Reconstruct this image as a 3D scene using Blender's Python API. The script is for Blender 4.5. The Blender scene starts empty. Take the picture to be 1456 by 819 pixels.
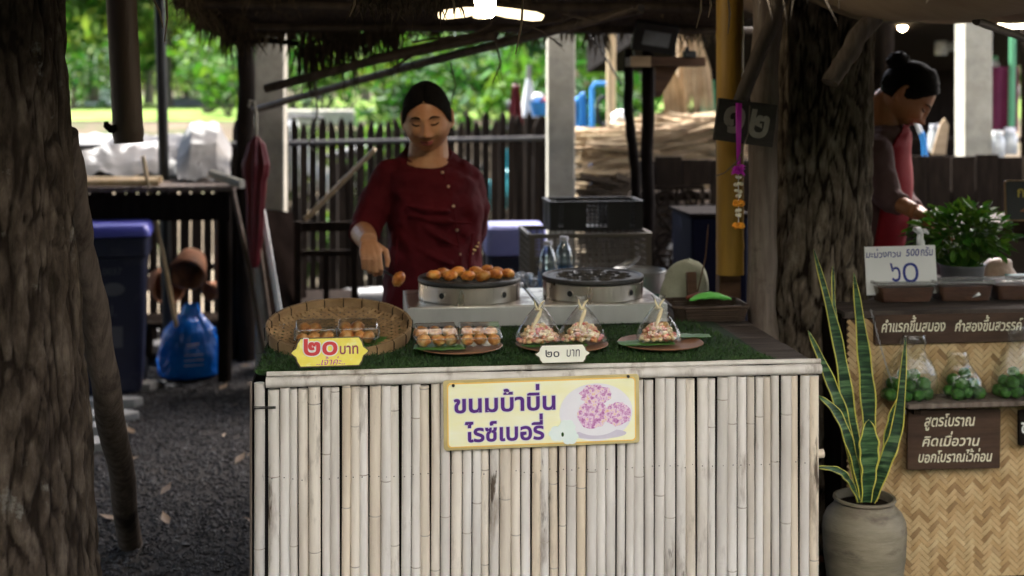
import bpy, math, random
from mathutils import Vector, Matrix, Euler, noise
R = math.radians
PI = math.pi
sc = bpy.context.scene
COL = sc.collection

# ------------------------------------------------------------------ camera
F, HY, CX, ZC = 1850.0, 130.0, 728.0, 1.45
TH = math.atan(208 / F)
CT, ST = math.cos(TH), math.sin(TH)
cam = bpy.data.cameras.new('camera')
cam.lens = 36 * F / 1456
cam.sensor_width = 36
cam.shift_y = -(409.5 - HY) / 1456
cam.clip_start, cam.clip_end = 0.05, 900
cam.dof.use_dof = True
cam.dof.focus_distance = 2.98
cam.dof.aperture_fstop = 2.7
camo = bpy.data.objects.new('camera', cam)
camo.location = (0, 0, ZC)
camo.rotation_euler = (R(90), 0, -TH)
COL.objects.link(camo)
sc.camera = camo

# ------------------------------------------------------------------ sky, sun, exposure
SUN = Vector((-0.62, 0.62, 1.05)).normalized()
wd = bpy.data.worlds.new('World'); sc.world = wd; wd.use_nodes = True
nt = wd.node_tree
bg = nt.nodes['Background']
sky = nt.nodes.new('ShaderNodeTexSky'); sky.sky_type = 'NISHITA'; sky.sun_disc = False
sky.sun_elevation = math.asin(SUN.z); sky.sun_rotation = math.atan2(-SUN.x, SUN.y)
sky.dust_density = 7.0; sky.air_density = 1.0
nt.links.new(sky.outputs[0], bg.inputs[0]); bg.inputs[1].default_value = 0.15
sl = bpy.data.lights.new('sun', 'SUN'); sl.energy = 5.0; sl.angle = R(0.5); sl.color = (1, 0.95, 0.86)
so = bpy.data.objects.new('sun', sl); so.rotation_euler = SUN.to_track_quat('Z', 'Y').to_euler(); COL.objects.link(so)
sc.view_settings.view_transform = 'Standard'; sc.view_settings.look = 'None'
sc.view_settings.gamma = 1; sc.view_settings.use_curve_mapping = False
sc.view_settings.exposure = 2.4
sc.view_settings.use_white_balance = True
sc.view_settings.white_balance_temperature = 6100
sc.view_settings.white_balance_tint = 10
sc.render.engine = 'CYCLES'
sc.cycles.use_denoising = True
sc.cycles.max_bounces = 8; sc.cycles.transparent_max_bounces = 24
sc.cycles.caustics_reflective = False; sc.cycles.caustics_refractive = False
sc.cycles.sample_clamp_indirect = 6

# ------------------------------------------------------------------ where a point of the view is, at a real distance
def W(px, py, d):
    xc = (px - CX) / F
    return Vector((d * (ST + xc * CT), d * (CT - xc * ST), ZC - (py - HY) / F * d))
def DY(px, Y): return Y / (CT - (px - CX) / F * ST)
def WY(px, py, Y): return W(px, py, DY(px, Y))
def WZ(px, py, z): return W(px, py, (ZC - z) * F / (py - HY))
def L(px, d): return px * d / F

# ------------------------------------------------------------------ mesh helpers
ORG = {}
def frame_of(t, ref=None):
    t = t.normalized()
    a = ref if ref is not None else (Vector((0, 0, 1)) if abs(t.z) < 0.9 else Vector((1, 0, 0)))
    u = t.cross(a).normalized(); v = u.cross(t).normalized()
    return u, v
class MB:
    def __init__(s): s.v = []; s.f = []; s.mi = []
    def add(s, vs, fs, mi=0, M=None):
        o = len(s.v)
        s.v += [(M @ Vector(p)) if M is not None else Vector(p) for p in vs]
        s.f += [tuple(i + o for i in f) for f in fs]; s.mi += [mi] * len(fs)
    def box(s, c, size, rot=None, mi=0, M=None, taper=1.0):
        x, y, z = (k / 2 for k in size)
        vs = [Vector((a * x * (taper if e > 0 else 1), b * y * (taper if e > 0 else 1), e * z)) for e in (-1, 1) for b in (-1, 1) for a in (-1, 1)]
        T = Matrix.Translation(Vector(c))
        if rot is not None: T = T @ Euler(rot).to_matrix().to_4x4()
        if M is not None: T = M @ T
        s.add(vs, [(0, 2, 3, 1), (4, 5, 7, 6), (0, 1, 5, 4), (2, 6, 7, 3), (0, 4, 6, 2), (1, 3, 7, 5)], mi, T)
    def tube(s, pts, rad, n=10, mi=0, caps=True, ref=None, sq=1.0, M=None):
        pts = [Vector(p) for p in pts]
        if not isinstance(rad, (list, tuple)): rad = [rad] * len(pts)
        vs = []; u = None
        for i, p in enumerate(pts):
            t = pts[min(i + 1, len(pts) - 1)] - pts[max(i - 1, 0)]
            if t.length < 1e-9: t = Vector((0, 0, 1))
            t.normalize()
            if u is None: u, w = frame_of(t, ref)
            else:
                u = (u - t * u.dot(t)).normalized(); w = u.cross(t).normalized()
            for k in range(n):
                a = 2 * PI * k / n
                vs.append(p + (u * math.cos(a) + w * math.sin(a) * sq) * rad[i])
        m = len(pts); fs = []
        for i in range(m - 1):
            for k in range(n):
                k2 = (k + 1) % n
                fs.append((i * n + k, i * n + k2, (i + 1) * n + k2, (i + 1) * n + k))
        if caps:
            fs.append(tuple(range(n))[::-1]); fs.append(tuple((m - 1) * n + k for k in range(n)))
        s.add(vs, fs, mi, M)
    def lathe(s, prof, n=32, M=None, mi=0, closed=False, fn=None):
        vs = []
        for (r, z) in prof:
            for k in range(n):
                a = 2 * PI * k / n
                rr = r * (fn(a, z) if fn else 1)
                vs.append((rr * math.cos(a), rr * math.sin(a), z))
        fs = []; m = len(prof)
        for i in range(m if closed else m - 1):
            j = (i + 1) % m
            for k in range(n):
                k2 = (k + 1) % n
                fs.append((i * n + k, i * n + k2, j * n + k2, j * n + k))
        s.add(vs, fs, mi, M)
    def grid(s, fn, nu, nv, mi=0, wrap=False, M=None):
        vs = [fn(i / (nu if wrap else nu - 1), j / (nv - 1)) for j in range(nv) for i in range(nu)]
        fs = []
        for j in range(nv - 1):
            for i in range(nu if wrap else nu - 1):
                i2 = (i + 1) % nu
                fs.append((j * nu + i, j * nu + i2, (j + 1) * nu + i2, (j + 1) * nu + i))
        s.add(vs, fs, mi, M)
    def blob(s, c, r, nu=14, nv=9, amp=0.0, fr=3.0, M=None, mi=0, seed=0.0):
        if not isinstance(r, (tuple, list, Vector)): r = (r, r, r)
        vs = []
        for j in range(nv):
            th = PI * j / (nv - 1)
            for i in range(nu):
                ph = 2 * PI * i / nu
                d = Vector((math.sin(th) * math.cos(ph), math.sin(th) * math.sin(ph), math.cos(th)))
                k = 1 + (amp * noise.noise(d * fr + Vector((seed, seed * 1.7, 0))) if amp else 0)
                vs.append(Vector(c) + Vector((d.x * r[0], d.y * r[1], d.z * r[2])) * k if M is None else Vector((d.x * r[0], d.y * r[1], d.z * r[2])) * k)
        fs = []
        for j in range(nv - 1):
            for i in range(nu):
                i2 = (i + 1) % nu
                fs.append((j * nu + i, (j + 1) * nu + i, (j + 1) * nu + i2, j * nu + i2))
        s.add(vs, fs, mi, (Matrix.Translation(Vector(c)) @ M) if M is not None else None)
    def prism(s, out, th, M=None, mi=0):      # out: 2D outline; extruded along local z from 0 to th
        n = len(out)
        vs = [(x, y, 0) for x, y in out] + [(x, y, th) for x, y in out]
        fs = [tuple(range(n))[::-1], tuple(range(n, 2 * n))] + [(i, (i + 1) % n, n + (i + 1) % n, n + i) for i in range(n)]
        s.add(vs, fs, mi, M)
    def strand(s, p, q, w, bend=None, mi=0, side=None):   # thin flat bent blade
        p = Vector(p); q = Vector(q); mid = (p + q) / 2 + (bend if bend is not None else Vector())
        t = (q - p)
        u = (t.cross(side if side is not None else Vector((rng.uniform(-1, 1), rng.uniform(-1, 1), rng.uniform(-.3, .3))))).normalized() * w / 2
        s.add([p - u, p + u, mid + u, mid - u, q], [(0, 1, 2, 3), (3, 2, 4)], mi)
    def build(s, name, mat, parent=None, bev=0, ang=38, loc=None, sub=0, flat=False, remesh=0, smooth_it=0, solid=0):
        if parent is not None: o0 = ORG[parent.name]
        else: o0 = Vector(loc) if loc is not None else s.base()
        me = bpy.data.meshes.new(name)
        me.from_pydata([tuple(p - o0) for p in s.v], [], s.f)
        mats = mat if isinstance(mat, (list, tuple)) else [mat]
        for m_ in mats: me.materials.append(m_)
        if len(mats) > 1: me.polygons.foreach_set('material_index', s.mi)
        me.update()
        if not flat:
            me.polygons.foreach_set('use_smooth', [True] * len(me.polygons))
            if not remesh and ang < 180: me.set_sharp_from_angle(angle=R(ang))
        ob = bpy.data.objects.new(name, me); COL.objects.link(ob)
        if parent is not None: ob.parent = parent
        else: ob.location = o0
        ORG[ob.name] = o0
        if solid:
            md = ob.modifiers.new('solid', 'SOLIDIFY'); md.thickness = solid; md.offset = 0
        if bev:
            md = ob.modifiers.new('bevel', 'BEVEL'); md.width = bev; md.segments = 2; md.limit_method = 'ANGLE'; md.angle_limit = R(40)
        if remesh:
            md = ob.modifiers.new('remesh', 'REMESH'); md.mode = 'VOXEL'; md.voxel_size = remesh; md.use_smooth_shade = True
        if smooth_it:
            md = ob.modifiers.new('smooth', 'SMOOTH'); md.iterations = smooth_it; md.factor = 0.5
        if sub:
            md = ob.modifiers.new('subsurf', 'SUBSURF'); md.levels = md.render_levels = sub
        return ob
    def base(s):
        n = len(s.v); xs = [p.x for p in s.v]; ys = [p.y for p in s.v]; zs = [p.z for p in s.v]
        return Vector(((min(xs) + max(xs)) / 2, (min(ys) + max(ys)) / 2, min(zs)))

rng = random.Random(11)
def tag(o, label, cat, group=None, kind=None):
    o['label'] = label; o['category'] = cat
    if group: o['group'] = group
    if kind: o['kind'] = kind
    elif any(k in o.name for k in ('_wall', '_roof', '_post', '_fence')): o['kind'] = 'thing'
    return o
def thing(name, label, cat, loc=(0, 0, 0), group=None):
    o = bpy.data.objects.new(name, None); o.empty_display_size = .05; COL.objects.link(o); o.location = loc
    ORG[o.name] = Vector(loc)
    return tag(o, label, cat, group)
def struct(o, label=None, cat=None, kind='structure'):
    o['kind'] = kind
    if label: o['label'] = label; o['category'] = cat
    return o
def dup(root, loc, rot=None, label=None, group=None, scale=None):
    def cp(o, par):
        c = o.copy(); COL.objects.link(c)
        if par is not None: c.parent = par
        for ch in o.children: cp(ch, c)
        return c
    r = cp(root, None); r.location = loc
    if rot is not None: r.rotation_euler = rot
    if scale is not None: r.scale = scale if isinstance(scale, (tuple, list)) else (scale,) * 3
    if label: r['label'] = label
    if group: r['group'] = group
    return r

# ------------------------------------------------------------------ materials
def new_mat(name):
    m = bpy.data.materials.new(name); m.use_nodes = True
    return m, m.node_tree, m.node_tree.nodes['Principled BSDF']
def c4(c): return (c[0], c[1], c[2], 1)
def ramp(n, stops):
    r = n.nodes.new('ShaderNodeValToRGB'); e = r.color_ramp.elements
    e[0].position, e[0].color = stops[0][0], c4(stops[0][1]); e[1].position, e[1].color = stops[-1][0], c4(stops[-1][1])
    for p, c in stops[1:-1]:
        k = e.new(p); k.color = c4(c)
    return r
def mix(n, a, b, fac, mode='MIX'):
    x = n.nodes.new('ShaderNodeMix'); x.data_type = 'RGBA'; x.blend_type = mode
    for sock, val in ((x.inputs[0], fac), (x.inputs[6], a), (x.inputs[7], b)):
        if hasattr(val, 'links'): n.links.new(val, sock)
        elif isinstance(val, (tuple, list)): sock.default_value = c4(val)
        else: sock.default_value = val
    return x.outputs[2]
def tex(n, scale=5, stretch=(1, 1, 1), detail=5, rough=.6, kind='noise', coord='Object', dist=0.0):
    tc = n.nodes.new('ShaderNodeTexCoord'); mp = n.nodes.new('ShaderNodeMapping'); mp.inputs['Scale'].default_value = stretch
    n.links.new(tc.outputs[coord], mp.inputs[0])
    if kind == 'noise':
        t = n.nodes.new('ShaderNodeTexNoise'); t.inputs['Detail'].default_value = detail; t.inputs['Roughness'].default_value = rough; t.inputs['Distortion'].default_value = dist
    else:
        t = n.nodes.new('ShaderNodeTexVoronoi')
    t.inputs['Scale'].default_value = scale
    n.links.new(mp.outputs[0], t.inputs['Vector'])
    return t
def M_(name, c1, c2=None, scale=6, stretch=(1, 1, 1), rough=.6, bump=0.0, bscale=None, bstretch=None, metal=0, island=0.0, hue=0.0, stops=None,
       dirt=None, dscale=3, dlo=.55, dhi=.7, dstretch=(1, 1, 1), rnd=0.0, spec=.5, trans=0.0, ior=1.45, transl=0.0, emit=None, estr=0, rvar=0.0, istops=None, coat=0.0, detail=5, sss=0.0, dirt2=None):
    m, n, b = new_mat(name)
    c2 = c2 or c1
    t = tex(n, scale, stretch, detail)
    r = ramp(n, stops or [(.3, c1), (.7, c2)]); n.links.new(t.outputs['Fac'], r.inputs[0])
    col = r.outputs[0]
    geo = None
    if istops:
        geo = n.nodes.new('ShaderNodeNewGeometry')
        ir = ramp(n, istops); n.links.new(geo.outputs['Random Per Island'], ir.inputs[0])
        col = mix(n, col, ir.outputs[0], 1.0, 'MULTIPLY')
    if island or rnd or hue:
        hs = n.nodes.new('ShaderNodeHueSaturation'); mr = n.nodes.new('ShaderNodeMapRange')
        if island or hue:
            geo = geo or n.nodes.new('ShaderNodeNewGeometry'); src = geo.outputs['Random Per Island']
        else:
            oi = n.nodes.new('ShaderNodeObjectInfo'); src = oi.outputs['Random']
        k = island or rnd
        mr.inputs[3].default_value = 1 - k; mr.inputs[4].default_value = 1 + k
        n.links.new(src, mr.inputs[0]); n.links.new(mr.outputs[0], hs.inputs['Value'])
        if hue:
            mh = n.nodes.new('ShaderNodeMapRange'); mh.inputs[3].default_value = .5 - hue; mh.inputs[4].default_value = .5 + hue
            mm = n.nodes.new('ShaderNodeMath'); mm.operation = 'FRACT'; ml = n.nodes.new('ShaderNodeMath'); ml.operation = 'MULTIPLY'; ml.inputs[1].default_value = 7.31
            n.links.new(src, ml.inputs[0]); n.links.new(ml.outputs[0], mm.inputs[0]); n.links.new(mm.outputs[0], mh.inputs[0]); n.links.new(mh.outputs[0], hs.inputs['Hue'])
        n.links.new(col, hs.inputs['Color']); col = hs.outputs[0]
    if dirt:
        t2 = tex(n, dscale, dstretch, 8, .65); r2 = ramp(n, [(dlo, (0, 0, 0)), (dhi, (1, 1, 1))]); n.links.new(t2.outputs['Fac'], r2.inputs[0])
        col = mix(n, col, dirt, r2.outputs[0])
    if dirt2:
        dc, ds, dl, dh, dst = dirt2; t5 = tex(n, ds, dst, 6, .6); r5 = ramp(n, [(dl, (0, 0, 0)), (dh, (1, 1, 1))]); n.links.new(t5.outputs['Fac'], r5.inputs[0]); col = mix(n, col, dc, r5.outputs[0])
    n.links.new(col, b.inputs['Base Color'])
    b.inputs['Roughness'].default_value = rough; b.inputs['Metallic'].default_value = metal
    b.inputs['Specular IOR Level'].default_value = spec; b.inputs['Transmission Weight'].default_value = trans; b.inputs['IOR'].default_value = ior
    if coat: b.inputs['Coat Weight'].default_value = coat; b.inputs['Coat Roughness'].default_value = .1
    if sss: b.inputs['Subsurface Weight'].default_value = sss; b.inputs['Subsurface Radius'].default_value = (.012, .005, .003); b.inputs['Subsurface Scale'].default_value = 1
    if rvar:
        t4 = tex(n, scale * 1.7, stretch, 4); mr = n.nodes.new('ShaderNodeMapRange'); mr.inputs[3].default_value = max(0, rough - rvar); mr.inputs[4].default_value = min(1, rough + rvar)
        n.links.new(t4.outputs['Fac'], mr.inputs[0]); n.links.new(mr.outputs[0], b.inputs['Roughness'])
    if bump:
        t3 = tex(n, bscale or scale * 4, bstretch or stretch, 6, .65); bp = n.nodes.new('ShaderNodeBump'); bp.inputs['Strength'].default_value = bump; bp.inputs['Distance'].default_value = .01
        n.links.new(t3.outputs['Fac'], bp.inputs['Height']); n.links.new(bp.outputs[0], b.inputs['Normal'])
    if emit: b.inputs['Emission Color'].default_value = c4(emit); b.inputs['Emission Strength'].default_value = estr
    if transl:
        tr = n.nodes.new('ShaderNodeBsdfTranslucent'); ms = n.nodes.new('ShaderNodeMixShader'); ms.inputs[0].default_value = transl
        g = mix(n, col, (1.0, 1.0, .55), 1.0, 'MULTIPLY')
        n.links.new(g, tr.inputs[0]); n.links.new(b.outputs[0], ms.inputs[1]); n.links.new(tr.outputs[0], ms.inputs[2])
        n.links.new(ms.outputs[0], n.nodes['Material Output'].inputs[0])
    return m
def clear_mat(name, tint=(1, 1, 1), gloss=.1, rough=.08, edge=.35, bump=0.0, bscale=40, haze=0.0):
    m, n, b = new_mat(name); n.nodes.remove(b)
    tr = n.nodes.new('ShaderNodeBsdfTransparent'); tr.inputs[0].default_value = c4(tint)
    gl = n.nodes.new('ShaderNodeBsdfGlossy'); gl.inputs['Roughness'].default_value = rough
    lw = n.nodes.new('ShaderNodeLayerWeight'); lw.inputs[0].default_value = .35
    mr = n.nodes.new('ShaderNodeMapRange'); mr.inputs[3].default_value = gloss; mr.inputs[4].default_value = gloss + edge
    ms = n.nodes.new('ShaderNodeMixShader')
    n.links.new(lw.outputs['Facing'], mr.inputs[0]); n.links.new(mr.outputs[0], ms.inputs[0])
    n.links.new(tr.outputs[0], ms.inputs[1]); n.links.new(gl.outputs[0], ms.inputs[2])
    out = ms.outputs[0]
    if haze:
        df = n.nodes.new('ShaderNodeBsdfDiffuse'); df.inputs[0].default_value = (.8, .8, .8, 1); m2 = n.nodes.new('ShaderNodeMixShader'); m2.inputs[0].default_value = haze
        n.links.new(out, m2.inputs[1]); n.links.new(df.outputs[0], m2.inputs[2]); out = m2.outputs[0]
    if bump:
        t3 = tex(n, bscale, (1, 1, 1), 3); bp = n.nodes.new('ShaderNodeBump'); bp.inputs['Strength'].default_value = bump; bp.inputs['Distance'].default_value = .01
        n.links.new(t3.outputs['Fac'], bp.inputs['Height']); n.links.new(bp.outputs[0], gl.inputs['Normal']); n.links.new(bp.outputs[0], lw.inputs['Normal'])
    n.links.new(out, n.nodes['Material Output'].inputs[0])
    return m

MT = dict(
    faint_mark=M_('faint_mark', (.05, .05, .065), (.08, .08, .10), 6, rough=.6),
    lilac_lid=M_('lilac_lid', (.20, .21, .50), (.30, .31, .62), 4, rough=.4),
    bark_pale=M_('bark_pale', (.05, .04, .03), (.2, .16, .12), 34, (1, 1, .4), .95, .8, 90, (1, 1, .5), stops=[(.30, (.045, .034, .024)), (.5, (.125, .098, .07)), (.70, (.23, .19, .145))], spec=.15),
    matt_black=M_('matt_black_board', (.004, .003, .0025), (.010, .007, .006), 8, rough=1.0, spec=0.0),  # near-black, fully matt surface without specular
    soft_film=clear_mat('soft_film', (.95, .97, .96), .035, .12, .42, .5, 26),
    log_wood=M_('log_wood', (.045, .032, .024), (.12, .095, .075), 8, (6, 6, .7), .9, .5, 12, (8, 8, .6), dirt=(.02, .014, .01), dscale=4, dlo=.55, dhi=.66, spec=.15),
    earth=M_('brown_earth', (.045, .034, .022), (.11, .085, .055), .8, rough=.95, bump=.5, bscale=8, dirt=(.03, .05, .012), dscale=.7, dlo=.5, dhi=.6, spec=.1),
    cane_node=M_('cane_node', (.28, .24, .20), (.55, .49, .42), 60, rough=.6),
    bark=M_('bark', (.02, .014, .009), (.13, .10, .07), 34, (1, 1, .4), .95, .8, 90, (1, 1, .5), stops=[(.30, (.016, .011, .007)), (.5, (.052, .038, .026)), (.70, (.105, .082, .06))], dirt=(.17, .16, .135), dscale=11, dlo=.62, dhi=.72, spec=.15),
    bark_far=M_('bark_far', (.07, .055, .04), (.14, .11, .08), 4, (1, 1, .3), .95),
    grey_wood=M_('grey_wood', (.10, .075, .06), (.22, .18, .15), 8, (6, 6, .7), .9, .5, 12, (8, 8, .6), dirt=(.04, .028, .02), dscale=4, dlo=.58, dhi=.68, spec=.2),
    dark_wood=M_('dark_wood', (.010, .007, .005), (.028, .019, .013), 8, (4, 4, .8), .9, .4, 14, (6, 6, .6), spec=.08),
    black_wood=M_('black_wood', (.006, .0045, .0035), (.016, .012, .010), 8, (4, 4, .8), .9, .4, 14, (6, 6, .6), spec=.06),
    brown_wood=M_('brown_wood', (.05, .026, .014), (.13, .068, .035), 6, (1, 6, 6), .65, .3, 10, (1, 8, 8), spec=.3),
    sign_wood=M_('sign_wood', (.035, .02, .013), (.085, .047, .028), 5, (1, 5, 5), .6, .3, 10, (1, 8, 8), spec=.3),
    table_wood=M_('table_wood', (.03, .022, .018), (.09, .07, .058), 7, (1, 9, 1), .8, .4, 10, (1, 10, 1), spec=.3),
    light_wood=M_('light_wood', (.30, .20, .11), (.48, .35, .21), 5, (1, 1, 6), .7, .2),
    bamboo=M_('bamboo', (.60, .555, .505), (.83, .795, .755), 9, (2, 2, .3), .48, .25, 30, (3, 3, .3), istops=[(0, (1, 1, 1)), (.35, (.93, .92, .91)), (.5, (1, .94, .84)), (.62, (.96, .95, .94)), (.78, (.85, .84, .83)), (.9, (1, .89, .72)), (1, (.78, .75, .71))],
              dirt=(.26, .21, .17), dscale=9, dlo=.57, dhi=.73, dstretch=(1.8, 1.8, .45), spec=.35, rvar=.12, dirt2=((.10, .075, .055), 5.0, .645, .69, (3.2, 3.2, .7))),
    bamboo_tan=M_('bamboo_tan', (.42, .30, .16), (.60, .47, .29), 9, (2, 2, .4), .5, .2, island=.15, dirt=(.15, .09, .05), dscale=6, dlo=.62, dhi=.75, spec=.35),
    bamboo_dark=M_('bamboo_dark', (.035, .026, .02), (.10, .075, .055), 9, (2, 2, .4), .6, .3, island=.25, spec=.3),
    bamboo_yellow=M_('bamboo_yellow', (.22, .12, .012), (.36, .21, .03), 7, (3, 3, .3), .5, .25, spec=.35, dirt=(.08, .05, .02), dscale=5, dlo=.6, dhi=.75),
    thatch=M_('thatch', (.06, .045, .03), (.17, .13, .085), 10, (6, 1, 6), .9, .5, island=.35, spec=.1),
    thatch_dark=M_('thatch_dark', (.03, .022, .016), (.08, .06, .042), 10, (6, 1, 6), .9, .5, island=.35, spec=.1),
    straw=M_('straw', (.27, .19, .11), (.46, .35, .22), 10, (1, 1, 1), .7, 0, island=.4, hue=.01, spec=.2),
    concrete=M_('concrete', (.33, .305, .245), (.46, .43, .36), 9, (1, 1, 1), .9, .6, 40, dirt=(.22, .22, .19), dscale=3, dlo=.52, dhi=.75, spec=.2),
    steel=M_('steel', (.56, .56, .54), (.66, .66, .64), 5, (3, 1, 1), .38, .0, metal=.85, dirt=(.30, .26, .20), dscale=6, dlo=.62, dhi=.8),
    steel_worn=M_('steel_worn', (.5, .46, .40), (.66, .62, .56), 6, (1, 1, .25), .3, .1, 30, metal=.9, dirt=(.10, .06, .035), dscale=9, dlo=.55, dhi=.62, dstretch=(1, 1, .2), rvar=.1),
    iron=M_('iron', (.012, .011, .010), (.035, .03, .026), 18, rough=.42, bump=.3, spec=.5),
    black=M_('black_paint', (.008, .008, .009), (.014, .014, .015), 5, rough=.45),
    black_plastic=M_('black_plastic', (.008, .008, .008), (.016, .016, .016), 9, rough=.5),
    white=M_('white_paint', (.74, .74, .72), (.8, .8, .78), 5, rough=.5),
    skin=M_('skin', (.42, .18, .085), (.56, .30, .16), 15, rough=.48, bump=.08, bscale=180, sss=.12, spec=.45),
    skin2=M_('skin_warm', (.32, .135, .055), (.38, .17, .08), 22, rough=.45, bump=.08, bscale=180, sss=.12, spec=.45),
    hair=M_('hair', (.004, .0035, .003), (.010, .008, .007), 30, (5, 5, .6), .65, .4, 60, (10, 10, .8), spec=.06),
    lip=M_('lip', (.30, .06, .05), (.36, .09, .075), 30, rough=.4),
    red_cloth=M_('red_cloth', (.060, .0025, .006), (.088, .0035, .008), 6, rough=.85, bump=.25, bscale=220, spec=.25),
    red_apron=M_('red_apron', (.17, .005, .011), (.23, .007, .015), 6, rough=.8, bump=.25, bscale=200, spec=.25),
    plum=M_('plum_cloth', (.075, .042, .045), (.115, .068, .068), 6, rough=.85, bump=.25, bscale=200, spec=.2),
    gold=M_('gold', (.7, .5, .2), rough=.3, metal=.9),
    tan_btn=M_('button', (.5, .3, .2), rough=.4),
    navy=M_('navy_plastic', (.004, .006, .024), (.007, .010, .036), 4, rough=.5, dirt=(.03, .03, .05), dscale=5),
    blue_lid=M_('blue_lid', (.055, .06, .30), (.085, .09, .40), 4, rough=.38, dirt=(.25, .25, .35), dscale=8, dlo=.6, dhi=.75),
    label=M_('label_paper', (.42, .42, .46), (.52, .52, .55), 6, rough=.6),
    blue_bag=M_('blue_film', (.0, .085, .42), (.006, .14, .60), 7, rough=.26, bump=.5, bscale=22, transl=.12, spec=.6),
    terracotta=M_('terracotta', (.24, .095, .045), (.38, .17, .085), 6, rough=.8, bump=.2, dirt=(.09, .05, .035), dscale=4),
    red_umbrella=M_('red_umbrella', (.10, .004, .009), (.16, .008, .016), 6, rough=.5, bump=.3, bscale=20),
    tarp=M_('tarp', (.085, .082, .077), (.17, .167, .16), 4, rough=.7, bump=.4, bscale=14, dirt=(.16, .15, .14), dscale=3, dlo=.5, dhi=.62),  # random grey blotches mixed into the sheet colour
    turf=M_('turf', (.012, .038, .007), (.04, .088, .016), 9, rough=.6, island=.45, hue=.02, transl=.15),
    turf_base=M_('turf_base', (.006, .02, .004), (.01, .03, .006), 20, rough=.9),
    leaf_bana=M_('banana_leaf', (.04, .13, .02), (.07, .20, .03), 8, (1, 8, 1), .4, .2, 20, (1, 20, 1), spec=.5),
    wicker=M_('wicker', (.22, .13, .06), (.42, .28, .14), 14, rough=.6, bump=.2, island=.3, spec=.3),
    wicker_dark=M_('wicker_dark', (.035, .022, .014), (.07, .045, .03), 14, rough=.6, bump=.2, island=.3, spec=.3),
    plate=M_('plate_wood', (.17, .08, .04), (.30, .15, .08), 6, (1, 5, 1), .5, .1, spec=.4),
    bun=M_('bun', (.62, .16, .02), (.80, .42, .10), 34, rough=.42, bump=.4, bscale=80, rnd=.25, stops=[(.30, (.20, .04, .008)), (.42, (.52, .15, .02)), (.55, (.72, .30, .05)), (.7, (.82, .50, .17))], spec=.5),
    bun_pale=M_('bun_pale', (.66, .33, .11), (.82, .58, .30), 26, rough=.4, bump=.3, bscale=60, rnd=.2, stops=[(.32, (.34, .095, .018)), (.47, (.64, .26, .06)), (.58, (.80, .48, .20)), (.7, (.88, .68, .44))], spec=.5),
    kernel=M_('kernel', (.9, .9, .9), (1, 1, 1), 30, rough=.35, istops=[(0, (.62, .07, .09)), (.15, (.74, .44, .15)), (.35, (.86, .68, .38)), (.5, (.74, .20, .17)), (.62, (.70, .30, .10)), (.8, (.90, .74, .46)), (1, (.78, .34, .20))], spec=.5),
    raffia=M_('raffia', (.75, .62, .36), (.88, .78, .52), 20, rough=.5, island=.1),
    clear=clear_mat('clear_plastic', (.93, .95, .95), .05, .06, .45),
    film=clear_mat('clear_film', (.96, .97, .97), .07, .09, .60, .9, 34),
    bottle=clear_mat('bottle_plastic', (.72, .84, .90), .06, .08, .5, .2, 30),
    smoky=clear_mat('cloudy_plastic', (.7, .7, .7), .06, .2, .4, .5, 20, .15),
    sign_yellow=M_('sign_yellow', (.90, .87, .50), (.92, .91, .70), 8, (1, 1, 4), .4, dirt=(.90, .78, .34), dscale=10, dlo=.66, dhi=.8, spec=.4),
    sign_edge=M_('sign_edge', (.45, .35, .14), (.62, .52, .26), 9, rough=.5),
    orange_line=M_('orange_line', (.85, .55, .12), rough=.4),
    tag_yellow=M_('tag_yellow', (.80, .66, .04), (.86, .76, .14), 30, rough=.4, dirt=(.85, .82, .35), dscale=40, dlo=.55, dhi=.7),
    tag_white=M_('tag_white', (.74, .73, .62), (.82, .81, .70), 20, rough=.5),
    ink_purple=M_('ink_purple', (.085, .02, .20), (.11, .03, .25), 10, rough=.4),
    ink_red=M_('ink_red', (.55, .012, .015), rough=.4),
    ink_wine=M_('ink_wine', (.22, .02, .06), rough=.4),
    ink_magenta=M_('ink_magenta', (.45, .02, .30), rough=.4),
    ink_black=M_('ink_black', (.02, .02, .03), rough=.5),
    ink_blue=M_('ink_blue', (.012, .025, .22), rough=.5),
    ink_cream=M_('ink_cream', (.74, .70, .50), (.80, .76, .58), 30, rough=.6),
    ink_grey=M_('ink_grey', (.28, .245, .20), (.38, .34, .28), 30, rough=.7),
    ink_gold=M_('ink_gold', (.55, .42, .06), rough=.5),
    border_dark=M_('border_dark', (.05, .035, .02), (.12, .09, .05), 60, rough=.6),
    lilac=M_('lilac_food', (.45, .16, .42), (.78, .55, .72), 130, rough=.5, stops=[(.3, (.36, .08, .30)), (.45, (.62, .30, .55)), (.55, (.84, .70, .82)), (.68, (.80, .55, .22))]),
    porcelain=M_('printed_plate', (.78, .76, .82), (.86, .85, .88), 5, rough=.35),
    petal=M_('printed_petal', (.72, .84, .80), (.85, .90, .88), 9, rough=.4),
    plate_shade=M_('printed_rim', (.55, .50, .62), (.68, .64, .72), 6, rough=.4),
    red_flower=M_('red_flower', (.6, .02, .06), (.75, .08, .1), 50, rough=.6),
    crate_beige=M_('crate_beige', (.085, .075, .058), (.13, .115, .09), 5, rough=.6),
    teal=M_('teal_plastic', (.02, .11, .085), (.03, .15, .11), 4, rough=.4),
    alu=M_('aluminium', (.30, .30, .29), (.42, .42, .41), 6, rough=.4, metal=.8),
    cloth_sage=M_('sage_cloth', (.26, .27, .20), (.36, .37, .28), 5, rough=.9, bump=.3, bscale=120, dirt=(.16, .15, .11), dscale=8),
    lime=M_('lime_cloth', (.13, .55, .08), (.20, .66, .12), 6, rough=.7, bump=.2, bscale=60),
    pink=M_('pink_ribbon', (.60, .03, .55), (.72, .06, .68), 8, rough=.35, transl=.2),
    marigold=M_('marigold', (.75, .25, .01), (.85, .38, .02), 60, rough=.7, island=.2),
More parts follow.
